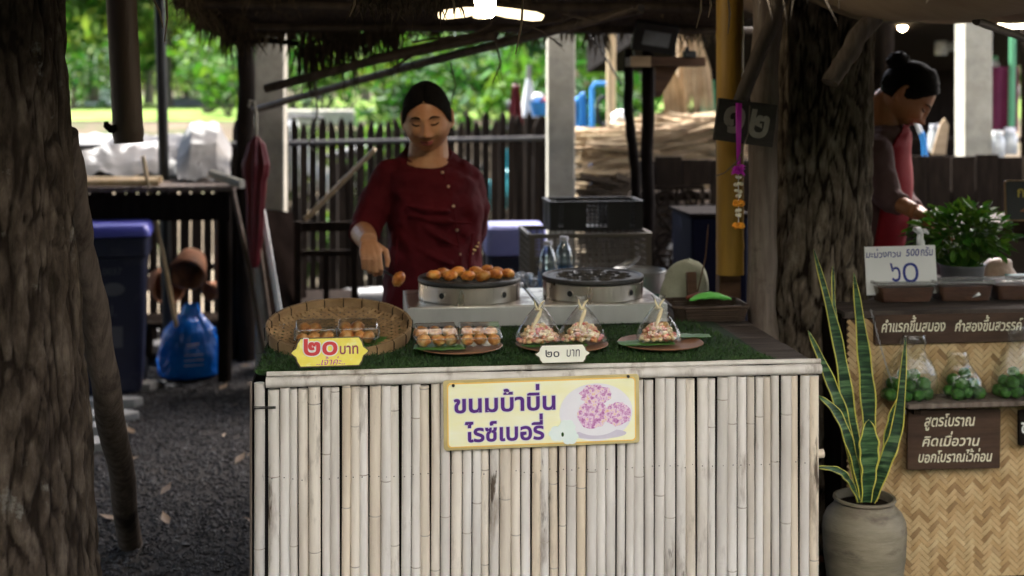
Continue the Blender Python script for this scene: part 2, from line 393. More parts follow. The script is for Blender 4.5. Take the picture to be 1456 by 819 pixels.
    cream_bead=M_('cream_bead', (.70, .62, .45), (.8, .74, .58), 60, rough=.6, island=.15),
    board_grey=M_('board_dark', (.030, .024, .020), (.055, .045, .037), 8, (1, 4, 4), .8, .3),
    weave=M_('weave', (.46, .33, .18), (.58, .44, .265), 22, (1, 1, 1), .55, .15, 80, istops=[(0, (.56, .46, .36)), (.12, (.80, .70, .55)), (.35, (.98, .92, .8)), (.6, (1, 1, .92)), (.8, (.86, .76, .6)), (.93, (1.0, .95, .85)), (1, (.45, .36, .27))], spec=.35),
    pot=M_('glazed_pot', (.13, .108, .068), (.27, .235, .165), 5, (1, 1, 4), .55, .3, 16, (1, 1, 6), dirt=(.085, .06, .045), dscale=4, dlo=.54, dhi=.66, dstretch=(1, 1, 2.5), spec=.4),
    snake=M_('snake_leaf', (.03, .075, .028), (.10, .19, .07), 16, (.6, .6, 7), .38, .1, spec=.45, stops=[(.40, (.008, .026, .012)), (.5, (.022, .058, .022)), (.64, (.085, .16, .065))]),
    snake_edge=M_('snake_edge', (.52, .48, .06), (.62, .56, .12), 16, rough=.4),
    fruit=M_('lime_fruit', (.02, .085, .008), (.065, .19, .02), 20, rough=.38, bump=.8, bscale=70, rnd=.25, spec=.5),
    herb=M_('herb', (.035, .10, .010), (.085, .19, .022), 8, rough=.5, island=.35, hue=.025, transl=.25, spec=.2),
    paste=M_('brown_paste', (.07, .028, .016), (.15, .066, .036), 12, (1, 1, 3), .4, .5, 30, (1, 1, 5), spec=.5),
    chain=M_('chain', (.35, .35, .36), rough=.35, metal=.9),
    awning=M_('awning', (.26, .19, .12), (.37, .28, .19), 5, (1, 1, 1), .85, .5, 40, dirt=(.22, .15, .10), dscale=3),
    gravel=M_('gravel', (.018, .018, .020), (.055, .054, .059), 14, rough=.85, island=.45, spec=.3),
    ground=M_('ground', (.016, .015, .015), (.034, .031, .03), 9, rough=.95, bump=.6, bscale=160, dirt=(.03, .025, .02), dscale=2, spec=.2),
    sand=M_('sand', (.09, .07, .048), (.22, .18, .125), 1.2, rough=.95, bump=.5, bscale=8, spec=.1),
    lawn=M_('lawn', (.075, .14, .018), (.14, .21, .035), 2, rough=.9, bump=.6, bscale=30, dirt=(.30, .28, .12), dscale=1, dlo=.55, dhi=.75, spec=.1),
    stone=M_('stone', (.16, .165, .17), (.28, .28, .28), 7, rough=.85, bump=.5, spec=.25),
    leaf_a=M_('leaf_bright', (.05, .12, .014), (.10, .21, .028), 3, rough=.6, spec=.15, island=.4, hue=.03, transl=.33),
    leaf_b=M_('leaf_deep', (.018, .06, .010), (.042, .11, .018), 3, rough=.6, spec=.15, island=.4, hue=.03, transl=.3),
    leaf_c=M_('leaf_yellow', (.11, .18, .022), (.19, .26, .05), 3, rough=.6, spec=.15, island=.4, hue=.03, transl=.33),
    pale_fence=M_('pale_sheet', (.45, .47, .48), (.58, .6, .6), 3, rough=.6),
    picket=M_('picket', (.007, .005, .004), (.022, .016, .012), 6, (5, 5, .6), .9, .4, island=.4, spec=.06),
    cream_wall=M_('cream_wall', (.70, .68, .64), (.77, .75, .72), 2, rough=.9),
    blue=M_('bright_blue', (.03, .22, .62), (.05, .30, .72), 5, rough=.5, bump=.2),
    green_box=M_('green_box', (.08, .28, .14), (.11, .36, .18), 4, rough=.5),
    rubber=M_('rubber', (.012, .012, .012), (.02, .02, .02), 9, rough=.8),
    tealpaint=M_('teal_paint', (.06, .42, .48), (.10, .52, .56), 5, rough=.35),
    redpaint=M_('red_paint', (.45, .02, .03), (.55, .04, .05), 5, rough=.35),
    amber=M_('amber_glass', (.5, .2, .03), rough=.15),
)
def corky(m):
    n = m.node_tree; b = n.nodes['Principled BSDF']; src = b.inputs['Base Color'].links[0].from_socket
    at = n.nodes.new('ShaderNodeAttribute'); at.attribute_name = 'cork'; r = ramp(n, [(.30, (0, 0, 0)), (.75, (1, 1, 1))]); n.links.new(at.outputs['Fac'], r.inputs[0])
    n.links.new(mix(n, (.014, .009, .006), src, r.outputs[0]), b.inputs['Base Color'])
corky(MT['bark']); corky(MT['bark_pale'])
def lamp_mat(name, c, s):
    m, n, b = new_mat(name); n.nodes.remove(b)
    e = n.nodes.new('ShaderNodeEmission'); e.inputs[0].default_value = c4(c); e.inputs[1].default_value = s
    n.links.new(e.outputs[0], n.nodes['Material Output'].inputs[0]); return m

# ------------------------------------------------------------------ Thai and latin lettering as geometry
GL = {}
UP = set('\u0e31\u0e34\u0e35\u0e36\u0e37\u0e47\u0e4d'); LOW = set('\u0e38\u0e39\u0e3a'); TONE = set('\u0e48\u0e49\u0e4a\u0e4b\u0e4c')
def _txt(s, off):
    c = bpy.data.curves.new('t', 'FONT'); c.body = s; c.offset = off; c.resolution_u = 3
    o = bpy.data.objects.new('t', c); COL.objects.link(o); bpy.context.view_layer.update()
    me = bpy.data.meshes.new_from_object(o.evaluated_get(bpy.context.evaluated_depsgraph_get()))
    r = ([v.co.copy() for v in me.vertices], [tuple(p.vertices) for p in me.polygons])
    bpy.data.objects.remove(o); bpy.data.curves.remove(c); bpy.data.meshes.remove(me)
    return r
def glyph(ch, off):
    k = (ch, off)
    if k not in GL:
        g = _txt(ch, off)
        if ch in UP or ch in LOW or ch in TONE: adv = 0
        else:
            ref = max(v.x for v in _txt('A', 0)[0]); adv = max(v.x for v in _txt(ch + 'A', 0)[0]) - ref
        GL[k] = (g, adv)
    return GL[k]
def text2d(s, off=0.0, shear=0.0, track=0.0, wob=0.0):
    vs = []; fs = []; x = 0; prev = ''; r = random.Random(len(s))
    for ch in s:
        if ch == ' ': x += .32; prev = ' '; continue
        (gv, gf), adv = glyph(ch, off)
        dy = .22 if (ch in TONE and prev in UP) else (.07 if ch in TONE else 0)
        dx = -.05 if (ch in TONE and prev not in UP) else 0
        o = len(vs); wy = r.uniform(-wob, wob)
        vs += [(p.x + x + dx + shear * (p.y + dy), p.y + dy + wy) for p in gv]
        fs += [tuple(i + o for i in f) for f in gf]
        x += adv + (track if adv else 0); prev = ch
    return vs, fs
def lettering(mb, s, box, M, off=0.0, shear=0.0, track=0.0, th=.0006, mi=0, stretch=False, ref=None, wob=0.0):
    """fit text into box (x0,y0,x1,y1) of the board's own plane M; th: how thick the paint lies"""
    vs, fs = text2d(s, off, shear, track, wob)
    rv = vs if ref is None else text2d(s, ref, shear, track, wob)[0]
    xs = [p[0] for p in rv]; ys = [p[1] for p in rv]
    sx = (box[2] - box[0]) / (max(xs) - min(xs)); sy = (box[3] - box[1]) / (max(ys) - min(ys))
    if not stretch: sx = sy = min(sx, sy)
    cx, cy = (box[0] + box[2]) / 2, (box[1] + box[3]) / 2; mx, my = (min(xs) + max(xs)) / 2, (min(ys) + max(ys)) / 2
    mb.add([((x - mx) * sx + cx, (y - my) * sy + cy, th) for x, y in vs], fs, mi, M)
def board_frame(c, rz=0.0, lean=0.0, roll=0.0):
    """local x along the board, y up, z out of its face towards the viewer's side"""
    return Matrix.Translation(Vector(c)) @ Matrix.Rotation(rz, 4, 'Z') @ Matrix.Rotation(R(90) + lean, 4, 'X') @ Matrix.Rotation(roll, 4, 'Z')
def rrect(w, h, r, n=5):
    out = []
    for cx, cy, a0 in ((w / 2 - r, h / 2 - r, 0), (-w / 2 + r, h / 2 - r, 90), (-w / 2 + r, -h / 2 + r, 180), (w / 2 - r, -h / 2 + r, 270)):
        for k in range(n + 1):
            a = R(a0 + 90 * k / n); out.append((cx + r * math.cos(a), cy + r * math.sin(a)))
    return out
# ================================================================== THE GROUND
def hz(y):
    t = min(1, max(0, (y - 9.5) / 6.5)); return 1.12 * t * t * (3 - 2 * t)
ys = [-40, -15, -6, 0, 2, 4, 6, 7, 8, 9, 9.5] + [10 + .8 * k for k in range(14)] + [24, 30, 40, 60, 90, 150, 300, 700]
xs = [-600, -200, -80, -40, -20, -12, -8, -5, -3, -1, 0, 1, 3, 5, 8, 12, 20, 40, 80, 200, 600]
m = MB(); vs = [(x, y, hz(y)) for y in ys for x in xs]; n = len(xs)
for j in range(len(ys) - 1):
    for i in range(n - 1):
        m.add([], [])
        m.f.append((j * n + i, j * n + i + 1, (j + 1) * n + i + 1, (j + 1) * n + i)); m.mi.append(0 if ys[j] < 8 else (1 if ys[j] < 10.7 else 2))
m.v = [Vector(p) for p in vs]
struct(m.build('ground', [MT['ground'], MT['sand'], MT['earth']], loc=(0, 0, 0)), 'dark gravelly earth turning to pale sand behind the fence', 'ground')
m = MB()
def lawn_pt(u, v):
    y = 15.6 + 64 * v ** 1.6; x = -40 + 80 * u
    return (x, y + .7 * noise.noise(Vector((x * .25, 3, 0))) * (1 - v), hz(y) + .012 + .03 * noise.noise(Vector((x * .3, y * .3, 0))))
m.grid(lawn_pt, 60, 60)
struct(m.build('lawn', MT['lawn'], loc=(0, 30, 1)), 'sunlit lawn under the trees', 'lawn')
# loose gravel of the alley
m = MB()
def pebble(m, c, r):
    k = [Vector((rng.uniform(.7, 1.2) * r, 0, 0)), Vector((0, rng.uniform(.6, 1.1) * r, 0)), Vector((-rng.uniform(.7, 1.2) * r, 0, 0)), Vector((0, -rng.uniform(.6, 1.1) * r, 0))]
    a = rng.uniform(0, PI); Mz = Matrix.Rotation(a, 3, 'Z') @ Matrix.Rotation(rng.uniform(-.5, .5), 3, 'X')
    c = Vector(c); vs = [c + Mz @ p for p in k] + [c + Mz @ Vector((rng.uniform(-.3, .3) * r, 0, r * rng.uniform(.4, .8))), c - Vector((0, 0, r * .6))]
    m.add(vs, [(0, 1, 4), (1, 2, 4), (2, 3, 4), (3, 0, 4), (1, 0, 5), (2, 1, 5), (3, 2, 5), (0, 3, 5)])
for k in range(34000):
    y = 2.6 + 5.0 * rng.random() ** 1.25; x = rng.uniform(-1.9, -.35)
    pebble(m, (x, y, .003), rng.uniform(.005, .0125) * (1 if rng.random() < .95 else 1.6))
for k in range(900):
    pebble(m, (rng.uniform(.2, 2.2), rng.uniform(2.4, 3.6), .002), rng.uniform(.006, .015))
struct(m.build('gravel', MT['gravel'], loc=(0, 4, 0), ang=20), 'loose grey gravel covering the alley beside the stall', 'gravel', 'stuff')
# fallen leaves
m = MB()
for k in range(80):
    x, y = rng.uniform(-2.2, -.3), rng.uniform(2.6, 7.5); a = rng.uniform(0, PI); r = rng.uniform(.02, .05)
    e = Vector((math.cos(a), math.sin(a), rng.uniform(-.1, .3))) * r; f = Vector((-math.sin(a), math.cos(a), 0)) * r * .4; c = Vector((x, y, .014 + hz(y)))
    m.add([c - e, c + f, c + e, c - f, c + Vector((0, 0, -.006))], [(0, 4, 1), (1, 4, 2), (2, 4, 3), (3, 4, 0)])
struct(m.build('fallen_leaves', M_('dry_leaf', (.05, .03, .016), (.14, .09, .045), 5, island=.4), loc=(0, 4, 0)), 'dry fallen leaves scattered on the gravel', 'leaves', 'stuff')
# paving stones
for k, (px, py, w, dp, lb) in enumerate(((168, 548, .42, .22, 'large flat grey paving stone beside the bin foot'), (150, 572, .34, .16, 'thin pale paving stone in front of the large flat one'), (140, 592, .34, .13, 'grey paving stone third from the bin'),
                                  (128, 610, .30, .14, 'grey paving stone fourth from the bin'), (126, 632, .30, .13, 'nearest paving stone behind the leaning log'), (205, 470, .4, .3, 'broken grey stone slab in the shade behind the blue bag'))):
    p = WZ(px, py, .02); out = [(math.cos(a) * w / 2 * rng.uniform(.85, 1.1), math.sin(a) * dp / 2 * rng.uniform(.85, 1.1)) for a in [2 * PI * i / 9 for i in range(9)]]
    m = MB(); m.prism(out, .045, Matrix.Translation((p.x, p.y, -.005)) @ Matrix.Rotation(rng.uniform(-.08, .08), 4, 'X'))
    tag(m.build('paving_stone', MT['stone'], bev=.006), lb, 'paving stone', 'flat stones laid in the alley')

# ================================================================== GARDEN TREES
def leaf_cloud(m, centers, n, size, flat=.6):
    for k in range(n):
        c, r = centers[rng.randrange(len(centers))]
        while True:
            d = Vector((rng.uniform(-1, 1), rng.uniform(-1, 1), rng.uniform(-1, 1)))
            if .25 < d.length < 1: break
        p = Vector(c) + Vector((d.x * r, d.y * r, d.z * r * flat))
        s = size * rng.uniform(.6, 1.35)
        a = Vector((rng.gauss(0, 1), rng.gauss(0, 1), rng.gauss(0, .55) - .25)).normalized(); b = a.cross(Vector((rng.gauss(0, .5), rng.gauss(0, .5), 1))).normalized()
        m.add([p - a * s * .5, p + b * s * .24 + a * s * .03, p + a * s * .55 - Vector((0, 0, .18 * s)), p - b * s * .24 + a * s * .03], [(0, 1, 2, 3)])
def tree_at(name, label, cat, loc, h, r0, crown, mat, group, n=1500, leaf=.22, bark='bark_far', lean=0.0, low=.35, ncl=15, limbs=5):
    t = thing(name, label, cat, loc, group); b = Vector(loc); m = MB()
    top = b + Vector((lean * h, 0, h * .8)); pts = []
    for k in range(9):
        f = k / 8; pts.append(b.lerp(top, f) + Vector((noise.noise(Vector((b.x, f * 2, 1))) * .12, noise.noise(Vector((b.y, f * 2, 5))) * .12, 0)) * f * 2)
    m.tube(pts, [r0 * (1.35 if k == 0 else 1 - .75 * k / 8) for k in range(9)], 10)
    cs = []
    for k in range(ncl):
        a = rng.uniform(0, 2 * PI); rr = crown * math.sqrt(rng.random()) * .85
        cs.append((b + Vector((lean * h * .7 + math.cos(a) * rr, math.sin(a) * rr, h * rng.uniform(low, 1.0))), crown * rng.uniform(.28, .5)))
    for k in range(limbs):
        s = pts[3 + k % 5]; e = cs[k][0]; m.tube([s, s.lerp(e, .5) + Vector((0, 0, .15)), e], [r0 * .4, r0 * .25, r0 * .08], 6)
    m.build('trunk', MT[bark], t)
    m = MB(); leaf_cloud(m, cs, n, leaf); m.build('crown', MT[mat], t, flat=True)
    return t
G = 'trees of the garden behind the fence'
def gp(px, d):
    p = W(px, HY, d); p.z = hz(p.y) - .02; return p
tree_specs = [
    (132, 29, 4.2, .14, 2.6, 'leaf_b', 'thick trunked garden tree behind the far left trunk'), (104, 30, 3.6, .06, 1.8, 'leaf_a', 'thin sapling at the edge of the left trunk'),
    (268, 30, 4.0, .12, 2.8, 'leaf_b', 'leafy tree standing behind the dark metal pole'), (212, 34, 4.6, .12, 2.6, 'leaf_a', 'bright tree partly behind the hanging plank'),
    (330, 38, 4.6, .14, 3.0, 'leaf_b', 'deep green tree behind the black timber post'), (60, 33, 5, .15, 3.0, 'leaf_b', 'tree hidden largely by the left trunk'),
    (436, 27, 3.8, .10, 2.2, 'leaf_a', 'slim tree seen under the long roof pole'), (575, 24, 4.4, .22, 2.4, 'leaf_b', 'broad trunked tree right behind the seller'),
    (671, 26, 4.6, .17, 2.6, 'leaf_a', 'straight dark trunk between seller and white cone'), (520, 40, 5, .15, 3.2, 'leaf_a', 'distant bright tree above the picket fence'),
    (745, 34, 4.6, .14, 2.8, 'leaf_b', 'deep green tree behind the folded white parasol'), (640, 44, 5, .15, 3.2, 'leaf_c', 'yellow green tree far behind the pale sheet fence'),
    (850, 17, 3.6, .12, 2.0, 'leaf_b', 'shaded tree behind the blue frame'), (905, 21, 4.2, .12, 2.4, 'leaf_b', 'dark leafy tree behind the twin dark poles'), (170, 45, 5.4, .16, 3.4, 'leaf_c', 'far pale tree at the back of the lawn'), (400, 46, 5.4, .16, 3.4, 'leaf_a', 'far tree behind the left concrete post')]
tree_specs += [(150, 27, 3.9, .07, 2.2, 'leaf_a', 'young bright tree just left of the hanging plank'), (296, 27, 3.8, .06, 2.2, 'leaf_a', 'young bright tree between the metal pole and the timber post'), (240, 26, 4.2, .08, 2.6, 'leaf_c', 'yellow green young tree right behind the metal pole'), (80, 27, 4.2, .08, 2.4, 'leaf_a', 'bright young tree peeping out beside the left trunk')]
for (px, d, h, r0, cr, mt, lb) in tree_specs:
    tree_at('garden_tree', lb, 'tree', gp(px, d), h, r0, cr, mt, G, 2100, .24, low=.28)
# low shrubs
def shrub(px, d, r, h, mt, lb, n=420, leaf=.16, dz=0):
    p = gp(px, d); t = thing('garden_shrub', lb, 'shrub', p, 'low shrubs behind the fence'); m = MB()
    cs = [(p + Vector((rng.uniform(-.6, .6) * r, rng.uniform(-.5, .5) * r, h * rng.uniform(.35, .85))), r * rng.uniform(.35, .6)) for k in range(8)]
    leaf_cloud(m, cs, n, leaf, .8); m.build('foliage', MT[mt], t, flat=True)
    m = MB()
    for c, r_ in cs[:5]: m.tube([p, c], [.02, .008], 5)
    m.build('stem', MT['bark_far'], t)
for a in ((304, 26, 1.3, 1.3, 'leaf_b', 'round shrub left of the black timber post'), (455, 17, .9, 1.0, 'leaf_c', 'bright shrub behind the motorbike'), (505, 12, .55, .75, 'leaf_a', 'leafy shrub close behind the pickets near the motorbike'),
          (548, 10.2, .45, 1.15, 'leaf_a', 'broad leaved plant beside the seller and the fence'), (640, 20, 1.0, .9, 'leaf_c', 'bright shrub right of the seller head'), (700, 26, 1.4, 1.5, 'leaf_a', 'wide green shrub before the pale sheet fence'),
          (725, 20, .9, .9, 'leaf_c', 'yellow green shrub beside the folded white parasol'), (420, 11.5, .5, .9, 'leaf_c', 'low plant right of the left concrete post'), (610, 30, 1.5, 1.5, 'leaf_a', 'shrub behind the broad trunk'),
          (240, 40, 1.6, 1.2, 'leaf_c', 'sunlit shrub at the back of the lawn'), (120, 40, 1.6, 1.4, 'leaf_a', 'shrub at the far left of the lawn'), (830, 13, .8, 1.2, 'leaf_b', 'dark shrub behind the blue cloth'), (470, 9.6, .3, .5, 'leaf_a', 'small leafy plant seen through the chair back'),
          (425, 17, 1.1, 1.3, 'leaf_b', 'deep green shrub right of the left concrete post'), (490, 20, 1.4, 1.4, 'leaf_a', 'wide shrub under the hanging dark straw'), (560, 16, 1.0, 1.2, 'leaf_a', 'green shrub left of the seller head'), (585, 13, .6, 1.2, 'leaf_b', 'dark shrub just behind the seller'), (655, 15, .8, 1.0, 'leaf_b', 'dark shrub above the teal motorbike'), (715, 14, .8, 1.1, 'leaf_a', 'green shrub left of the dark red cloth'), (770, 16, 1.0, 1.5, 'leaf_b', 'tall dark shrub hiding behind the right concrete post'), (100, 22, 1.0, 1.0, 'leaf_b', 'dark shrub at the edge of the left trunk'), (290, 19, .9, .8, 'leaf_b', 'low dark shrub on the near side of the lawn'), (325, 17, .8, 1.1, 'leaf_a', 'green shrub beside the timber post on the lawn'), (890, 12.5, 1.0, 1.6, 'leaf_b', 'dark shrub behind the twin dark poles')):
    shrub(*a)
m = MB()
cs = [(Vector((x, 72 + rng.uniform(-6, 8), hz(70) + rng.uniform(.5, 9))), rng.uniform(1.8, 3.4)) for x in [(-34 + 1.1 * k) for k in range(74)]]
leaf_cloud(m, cs, 14000, .95, .9)
struct(m.build('far_woods', MT['leaf_a'], flat=True), 'far wood closing the garden', 'woods', 'stuff')
m = MB()
cs = [(Vector((x, -7.2 + rng.uniform(-.6, .6), rng.uniform(.3, 3.4))), rng.uniform(.9, 1.3)) for x in [(-16 + .35 * k) for k in range(92)]]
leaf_cloud(m, cs, 12000, .55, .9)  # unseen leaf mass added to screen low sky from the stall interior
struct(m.build('sky_block_hedge', MT['leaf_b'], flat=True), 'unseen tall hedge added behind the viewer to block low sky', 'hedge', 'stuff')
t = thing('bounce_building', 'unseen long cream building added behind the viewer to bounce light onto the counter', 'building', (0, -9, 0)); m = MB()  # unseen facade added to throw sunlight back on the counter front
m.box((0, -9.3, 6), (34, 2.0, 12.0)); m.build('wall', MT['cream_wall'], t)
m = MB(); m.box((0, -9.2, 12.1), (34.6, 2.8, .2)); m.build('roof', MT['concrete'], t)
for k in range(9):
    m = MB(); m.box((-13.6 + 3.4 * k, -8.29, 5.6), (1.0, .06, 1.3)); m.build('window', MT['dark_wood'], t)
# pale corrugated sheet fence far behind the seller
m = MB(); a, b = gp(560, 33), gp(790, 35)
prof = [a.lerp(b, k / 60) for k in range(61)]
vs = []
for k, p in enumerate(prof):
    o = Vector((0, .05 if k % 2 else -.05, 0)); vs += [p + o, p + o + Vector((0, 0, 1.9))]
m.add(vs, [(2 * k, 2 * k + 2, 2 * k + 3, 2 * k + 1) for k in range(60)])
tag(m.build('sheet_fence', MT['pale_fence'], solid=.01, ang=10), 'pale corrugated sheet fence far behind the shrubs', 'fence')
# low garden wall, left
p = gp(298, 27); m = MB(); m.box((p.x, p.y, p.z + .10), (1.7, .3, .24)); tag(m.build('garden_wall', MT['stone'], bev=.02), 'low dark stone wall at the edge of the lawn', 'wall')
p = gp(152, 27); m = MB(); m.box((p.x, p.y, p.z + .26), (.22, .3, .34)); m.box((p.x - .2, p.y, p.z + .10), (.8, .35, .05)); tag(m.build('garden_bench', MT['white'], bev=.02), 'white bench on the lawn behind the hanging plank', 'bench')

# ================================================================== PICKET FENCE, CONCRETE POSTS
A, B = W(100, HY, 7.2), W(782, HY, 8.85)
t = thing('picket_fence', 'dark weathered picket fence behind the seller', 'fence', ((A.x + B.x) / 2, (A.y + B.y) / 2, 0))
A.z = B.z = 0; dv = (B - A); ln = dv.length; u = dv.normalized(); nrm = Vector((u.y, -u.x, 0)); ang = math.atan2(u.y, u.x)
m = MB(); x = 0
while x < ln:
    w = rng.uniform(.044, .060); h = (1.255 if x / ln > .29 else 1.06) + .04 * x / ln + rng.uniform(-.035, .03); c = A + u * x
    k = rng.uniform(-.02, .02)
    out = [(-w / 2, .03), (w / 2, .03), (w / 2 + k * .3, h - .07), (w * .3 + k, h - .02), (k, h), (-w * .3 + k, h - .025), (-w / 2 + k * .3, h - .07)]
    m.prism(out, .014, Matrix.Translation(c) @ Matrix.Rotation(ang, 4, 'Z') @ Matrix.Rotation(R(90), 4, 'X'))
    x += w + rng.uniform(.007, .017)
m.build('picket', MT['picket'], t, ang=20)
m = MB(); m.tube([A + nrm * .03 + Vector((0, 0, 1.14)), B + nrm * .03 + Vector((0, 0, 1.135))], .019, 10); m.build('top_rail', MT['black'], t)
m = MB(); m.tube([A - nrm * .03 + Vector((0, 0, .42)), B - nrm * .03 + Vector((0, 0, .42))], .02, 8); m.build('lower_rail', MT['picket'], t)
for k in range(5):
    m = MB(); c = A.lerp(B, .06 + .23 * k) - nrm * .055; m.box((c.x, c.y, .5), (.07, .07, 1.0), (0, 0, ang)); m.build('fence_post', MT['picket'], t, bev=.004)
for px, w, d, lb in ((386, 44, 6.75, 'pale concrete post left of the seller, beside the red umbrella'), (797, 42, 6.9, 'pale concrete post right of the seller, at the fence end'), (1384, 43, 7.2, 'concrete post behind the second seller with a sunlit edge')):
    p = W(px, HY, d); s = L(w, d); m = MB()
    m.box((p.x, p.y, 1.25), (s * .92, s * .92, 2.5), (0, 0, R(-4)))
    tag(m.build('concrete_post', MT['concrete'], bev=.008), lb, 'concrete post', 'concrete posts of the market')

# ================================================================== BOARD FENCE WITH SCROLL PANEL (right, behind)
A, B = W(897, HY, 6.45), W(1500, HY, 6.75); A.z = B.z = 0; u = (B - A).normalized(); ang = math.atan2(u.y, u.x)
t = thing('board_fence', 'dark wide board fence with a fretwork panel', 'fence', ((A.x + B.x) / 2, (A.y + B.y) / 2, 0))
m = MB(); x = 0; ln = (B - A).length; gp0, gp1 = L(925 - 897, 6.45), L(1003 - 897, 6.47)
while x < ln:
    w = rng.uniform(.12, .15); hi = 1.115 + rng.uniform(-.012, .012); lo = .02
    c = A + u * (x + w / 2)
    if x < gp1 and x + w > gp0: lo = .985
    m.box((c.x, c.y, (hi + lo) / 2), (w, .02, hi - lo), (0, 0, ang)); x += w + rng.uniform(.003, .011)
m.build('board', MT['dark_wood'], t, bev=.002)
m = MB()
for z in (.93, .25): 
    a, b = A + Vector((0, .03, z)), B + Vector((0, .03, z)); m.tube([a, b], .025, 8)
m.build('rail', MT['dark_wood'], t)
# scroll panel: frame and S-scrolls
m = MB(); zb, zt = .30, .975
def fp(s, z): return A + u * (gp0 + (gp1 - gp0) * s) + Vector((0, 0, z))
for s in (0.02, .5, .98): m.tube([fp(s, zb), fp(s, zt)], .011 if s != .5 else .008, 8)
for z in (zb, zt): m.tube([fp(0, z), fp(1, z)], .012, 8)
W_ = (gp1 - gp0)
for col_, sx in ((.26, 1), (.74, -1)):
    z = zb + .05
    k = 0
    while z < zt - .06:
        sgn = sx * (1 if k % 2 else -1); pts = []
        for q in range(26):
            a = q / 25 * 2 * PI * 1.25; r = .052 * (1 - q / 25 * .75)
            pts.append(fp(col_, z + .035) + u * (sgn * r * math.cos(a)) + Vector((0, 0, r * math.sin(a))))
        m.tube(pts, [.010 - .004 * q / 25 for q in range(26)], 6)
        m.tube([fp(col_, z - .03) + u * (-sgn * .05), fp(col_, z + .03), fp(col_, z + .1) + u * (sgn * .05)], .009, 6)
        z += .105; k += 1
m.build('fretwork', MT['dark_wood'], t)
# ================================================================== TRUNKS IN FRONT
def bark_trunk(mb, path, rads, nz, n, amp=.012, seed=0.0, fr=26, fz=8):
    """one trunk: rings along a path with plates and fissures in the surface"""
    P = [Vector(p) for p in path]; L_ = [0]
    for a, b in zip(P, P[1:]): L_.append(L_[-1] + (b - a).length)
    vs = []; ev = []
    for j in range(nz):
        s = L_[-1] * j / (nz - 1); k = 0
        while k < len(P) - 2 and L_[k + 1] < s: k += 1
        f = (s - L_[k]) / (L_[k + 1] - L_[k]); f2 = f * f * (3 - 2 * f)
        c = P[k].lerp(P[k + 1], f); r = rads[k] + (rads[k + 1] - rads[k]) * f2
        for i in range(n):
            a = 2 * PI * i / n; d = Vector((math.cos(a), math.sin(a), 0))
            q = Vector((d.x * r * fr, d.y * r * fr, c.z * fz + seed))
            w_ = Vector((noise.noise(q * .5), noise.noise(q * .5 + Vector((9, 0, 0))), noise.noise(q * .4 + Vector((0, 5, 0)))))
            d1, _ = noise.voronoi(Vector((q.x * .8, q.y * .8, q.z * .24)) + w_ * 1.1); d2, _ = noise.voronoi(Vector((q.x * 1.7, q.y * 1.7, q.z * .8)) + w_ * .6)
            e = .62 * min(1, (d1[1] - d1[0]) * 3.6) ** .7 + .38 * min(1, (d2[1] - d2[0]) * 4.5)
            ev.append(e)
            big = noise.noise(Vector((d.x * 2, d.y * 2, c.z * 1.1 + seed))) * .08
            vs.append(c + d * (r * (1 + big) + amp * (e - .6) + .0045 * noise.noise(q * 1.1) + .0025 * noise.noise(q * 3.1)))
    fs = [(j * n + i, j * n + (i + 1) % n, (j + 1) * n + (i + 1) % n, (j + 1) * n + i) for j in range(nz - 1) for i in range(n)]
    mb.add(vs, fs)
    mb.cork = ev
def cork_(o, mb):
    a = o.data.attributes.new('cork', 'FLOAT', 'POINT'); a.data.foreach_set('value', mb.cork + [1.0] * (len(mb.v) - len(mb.cork)))
def overhead_crown(m, c, rx, ry, z0, z1, ncl, n, leaf):
    cs = [(Vector((c.x + rng.uniform(-1, 1) * rx, c.y + rng.uniform(-1, 1) * ry, rng.uniform(z0, z1))), rng.uniform(.6, 1.1)) for k in range(ncl)]
    leaf_cloud(m, cs, n, leaf, .55); return cs
# left tree
alley_shade_clumps = [(Vector((rng.uniform(-3.2, .9), rng.uniform(5.0, 7.4), rng.uniform(2.75, 4.4))), rng.uniform(.5, .75)) for k in range(46)] + [(Vector((rng.uniform(-3.6, -1.9), rng.uniform(7.2, 8.3), rng.uniform(3.3, 4.6))), .55) for k in range(14)]  # unseen leaf clumps added to the left crown to shade the alley
d = 2.75; b = W(20, HY, d)
def lx(px, z): q = W(px, HY, d); return Vector((q.x, q.y, z))
t = thing('shade_tree', 'thick rough barked tree trunk at the left edge, close by', 'tree', (b.x, b.y, 0)); m = MB()
path = [lx(22, -.02), lx(16, .25), lx(12, .6), lx(4, 1.1), lx(-12, 1.7), lx(-30, 2.4), lx(-60, 3.6)]
bark_trunk(m, path, [.27, .195, .165, .148, .142, .135, .10], 400, 250, .014, 3.0, 32, 10)
for e in ((-1.6, 1.2, 5.0), (.9, .8, 4.8), (-.6, 2.8, 5.2), (.6, 2.5, 5.2)):
    s = Vector(path[-1]); m.tube([s - Vector((0, 0, .3)), s + Vector(e) * .4 - Vector((0, 0, 1.4)), Vector((s.x + e[0], s.y + e[1], e[2]))], [.075, .05, .02], 8)
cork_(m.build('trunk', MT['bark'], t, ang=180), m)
m = MB(); overhead_crown(m, Vector((b.x, b.y + 1.9, 0)), 2.4, 1.6, 3.4, 5.2, 36, 6500, .26); leaf_cloud(m, alley_shade_clumps, 14000, .24, .6); m.build('crown', MT['leaf_b'], t, flat=True)
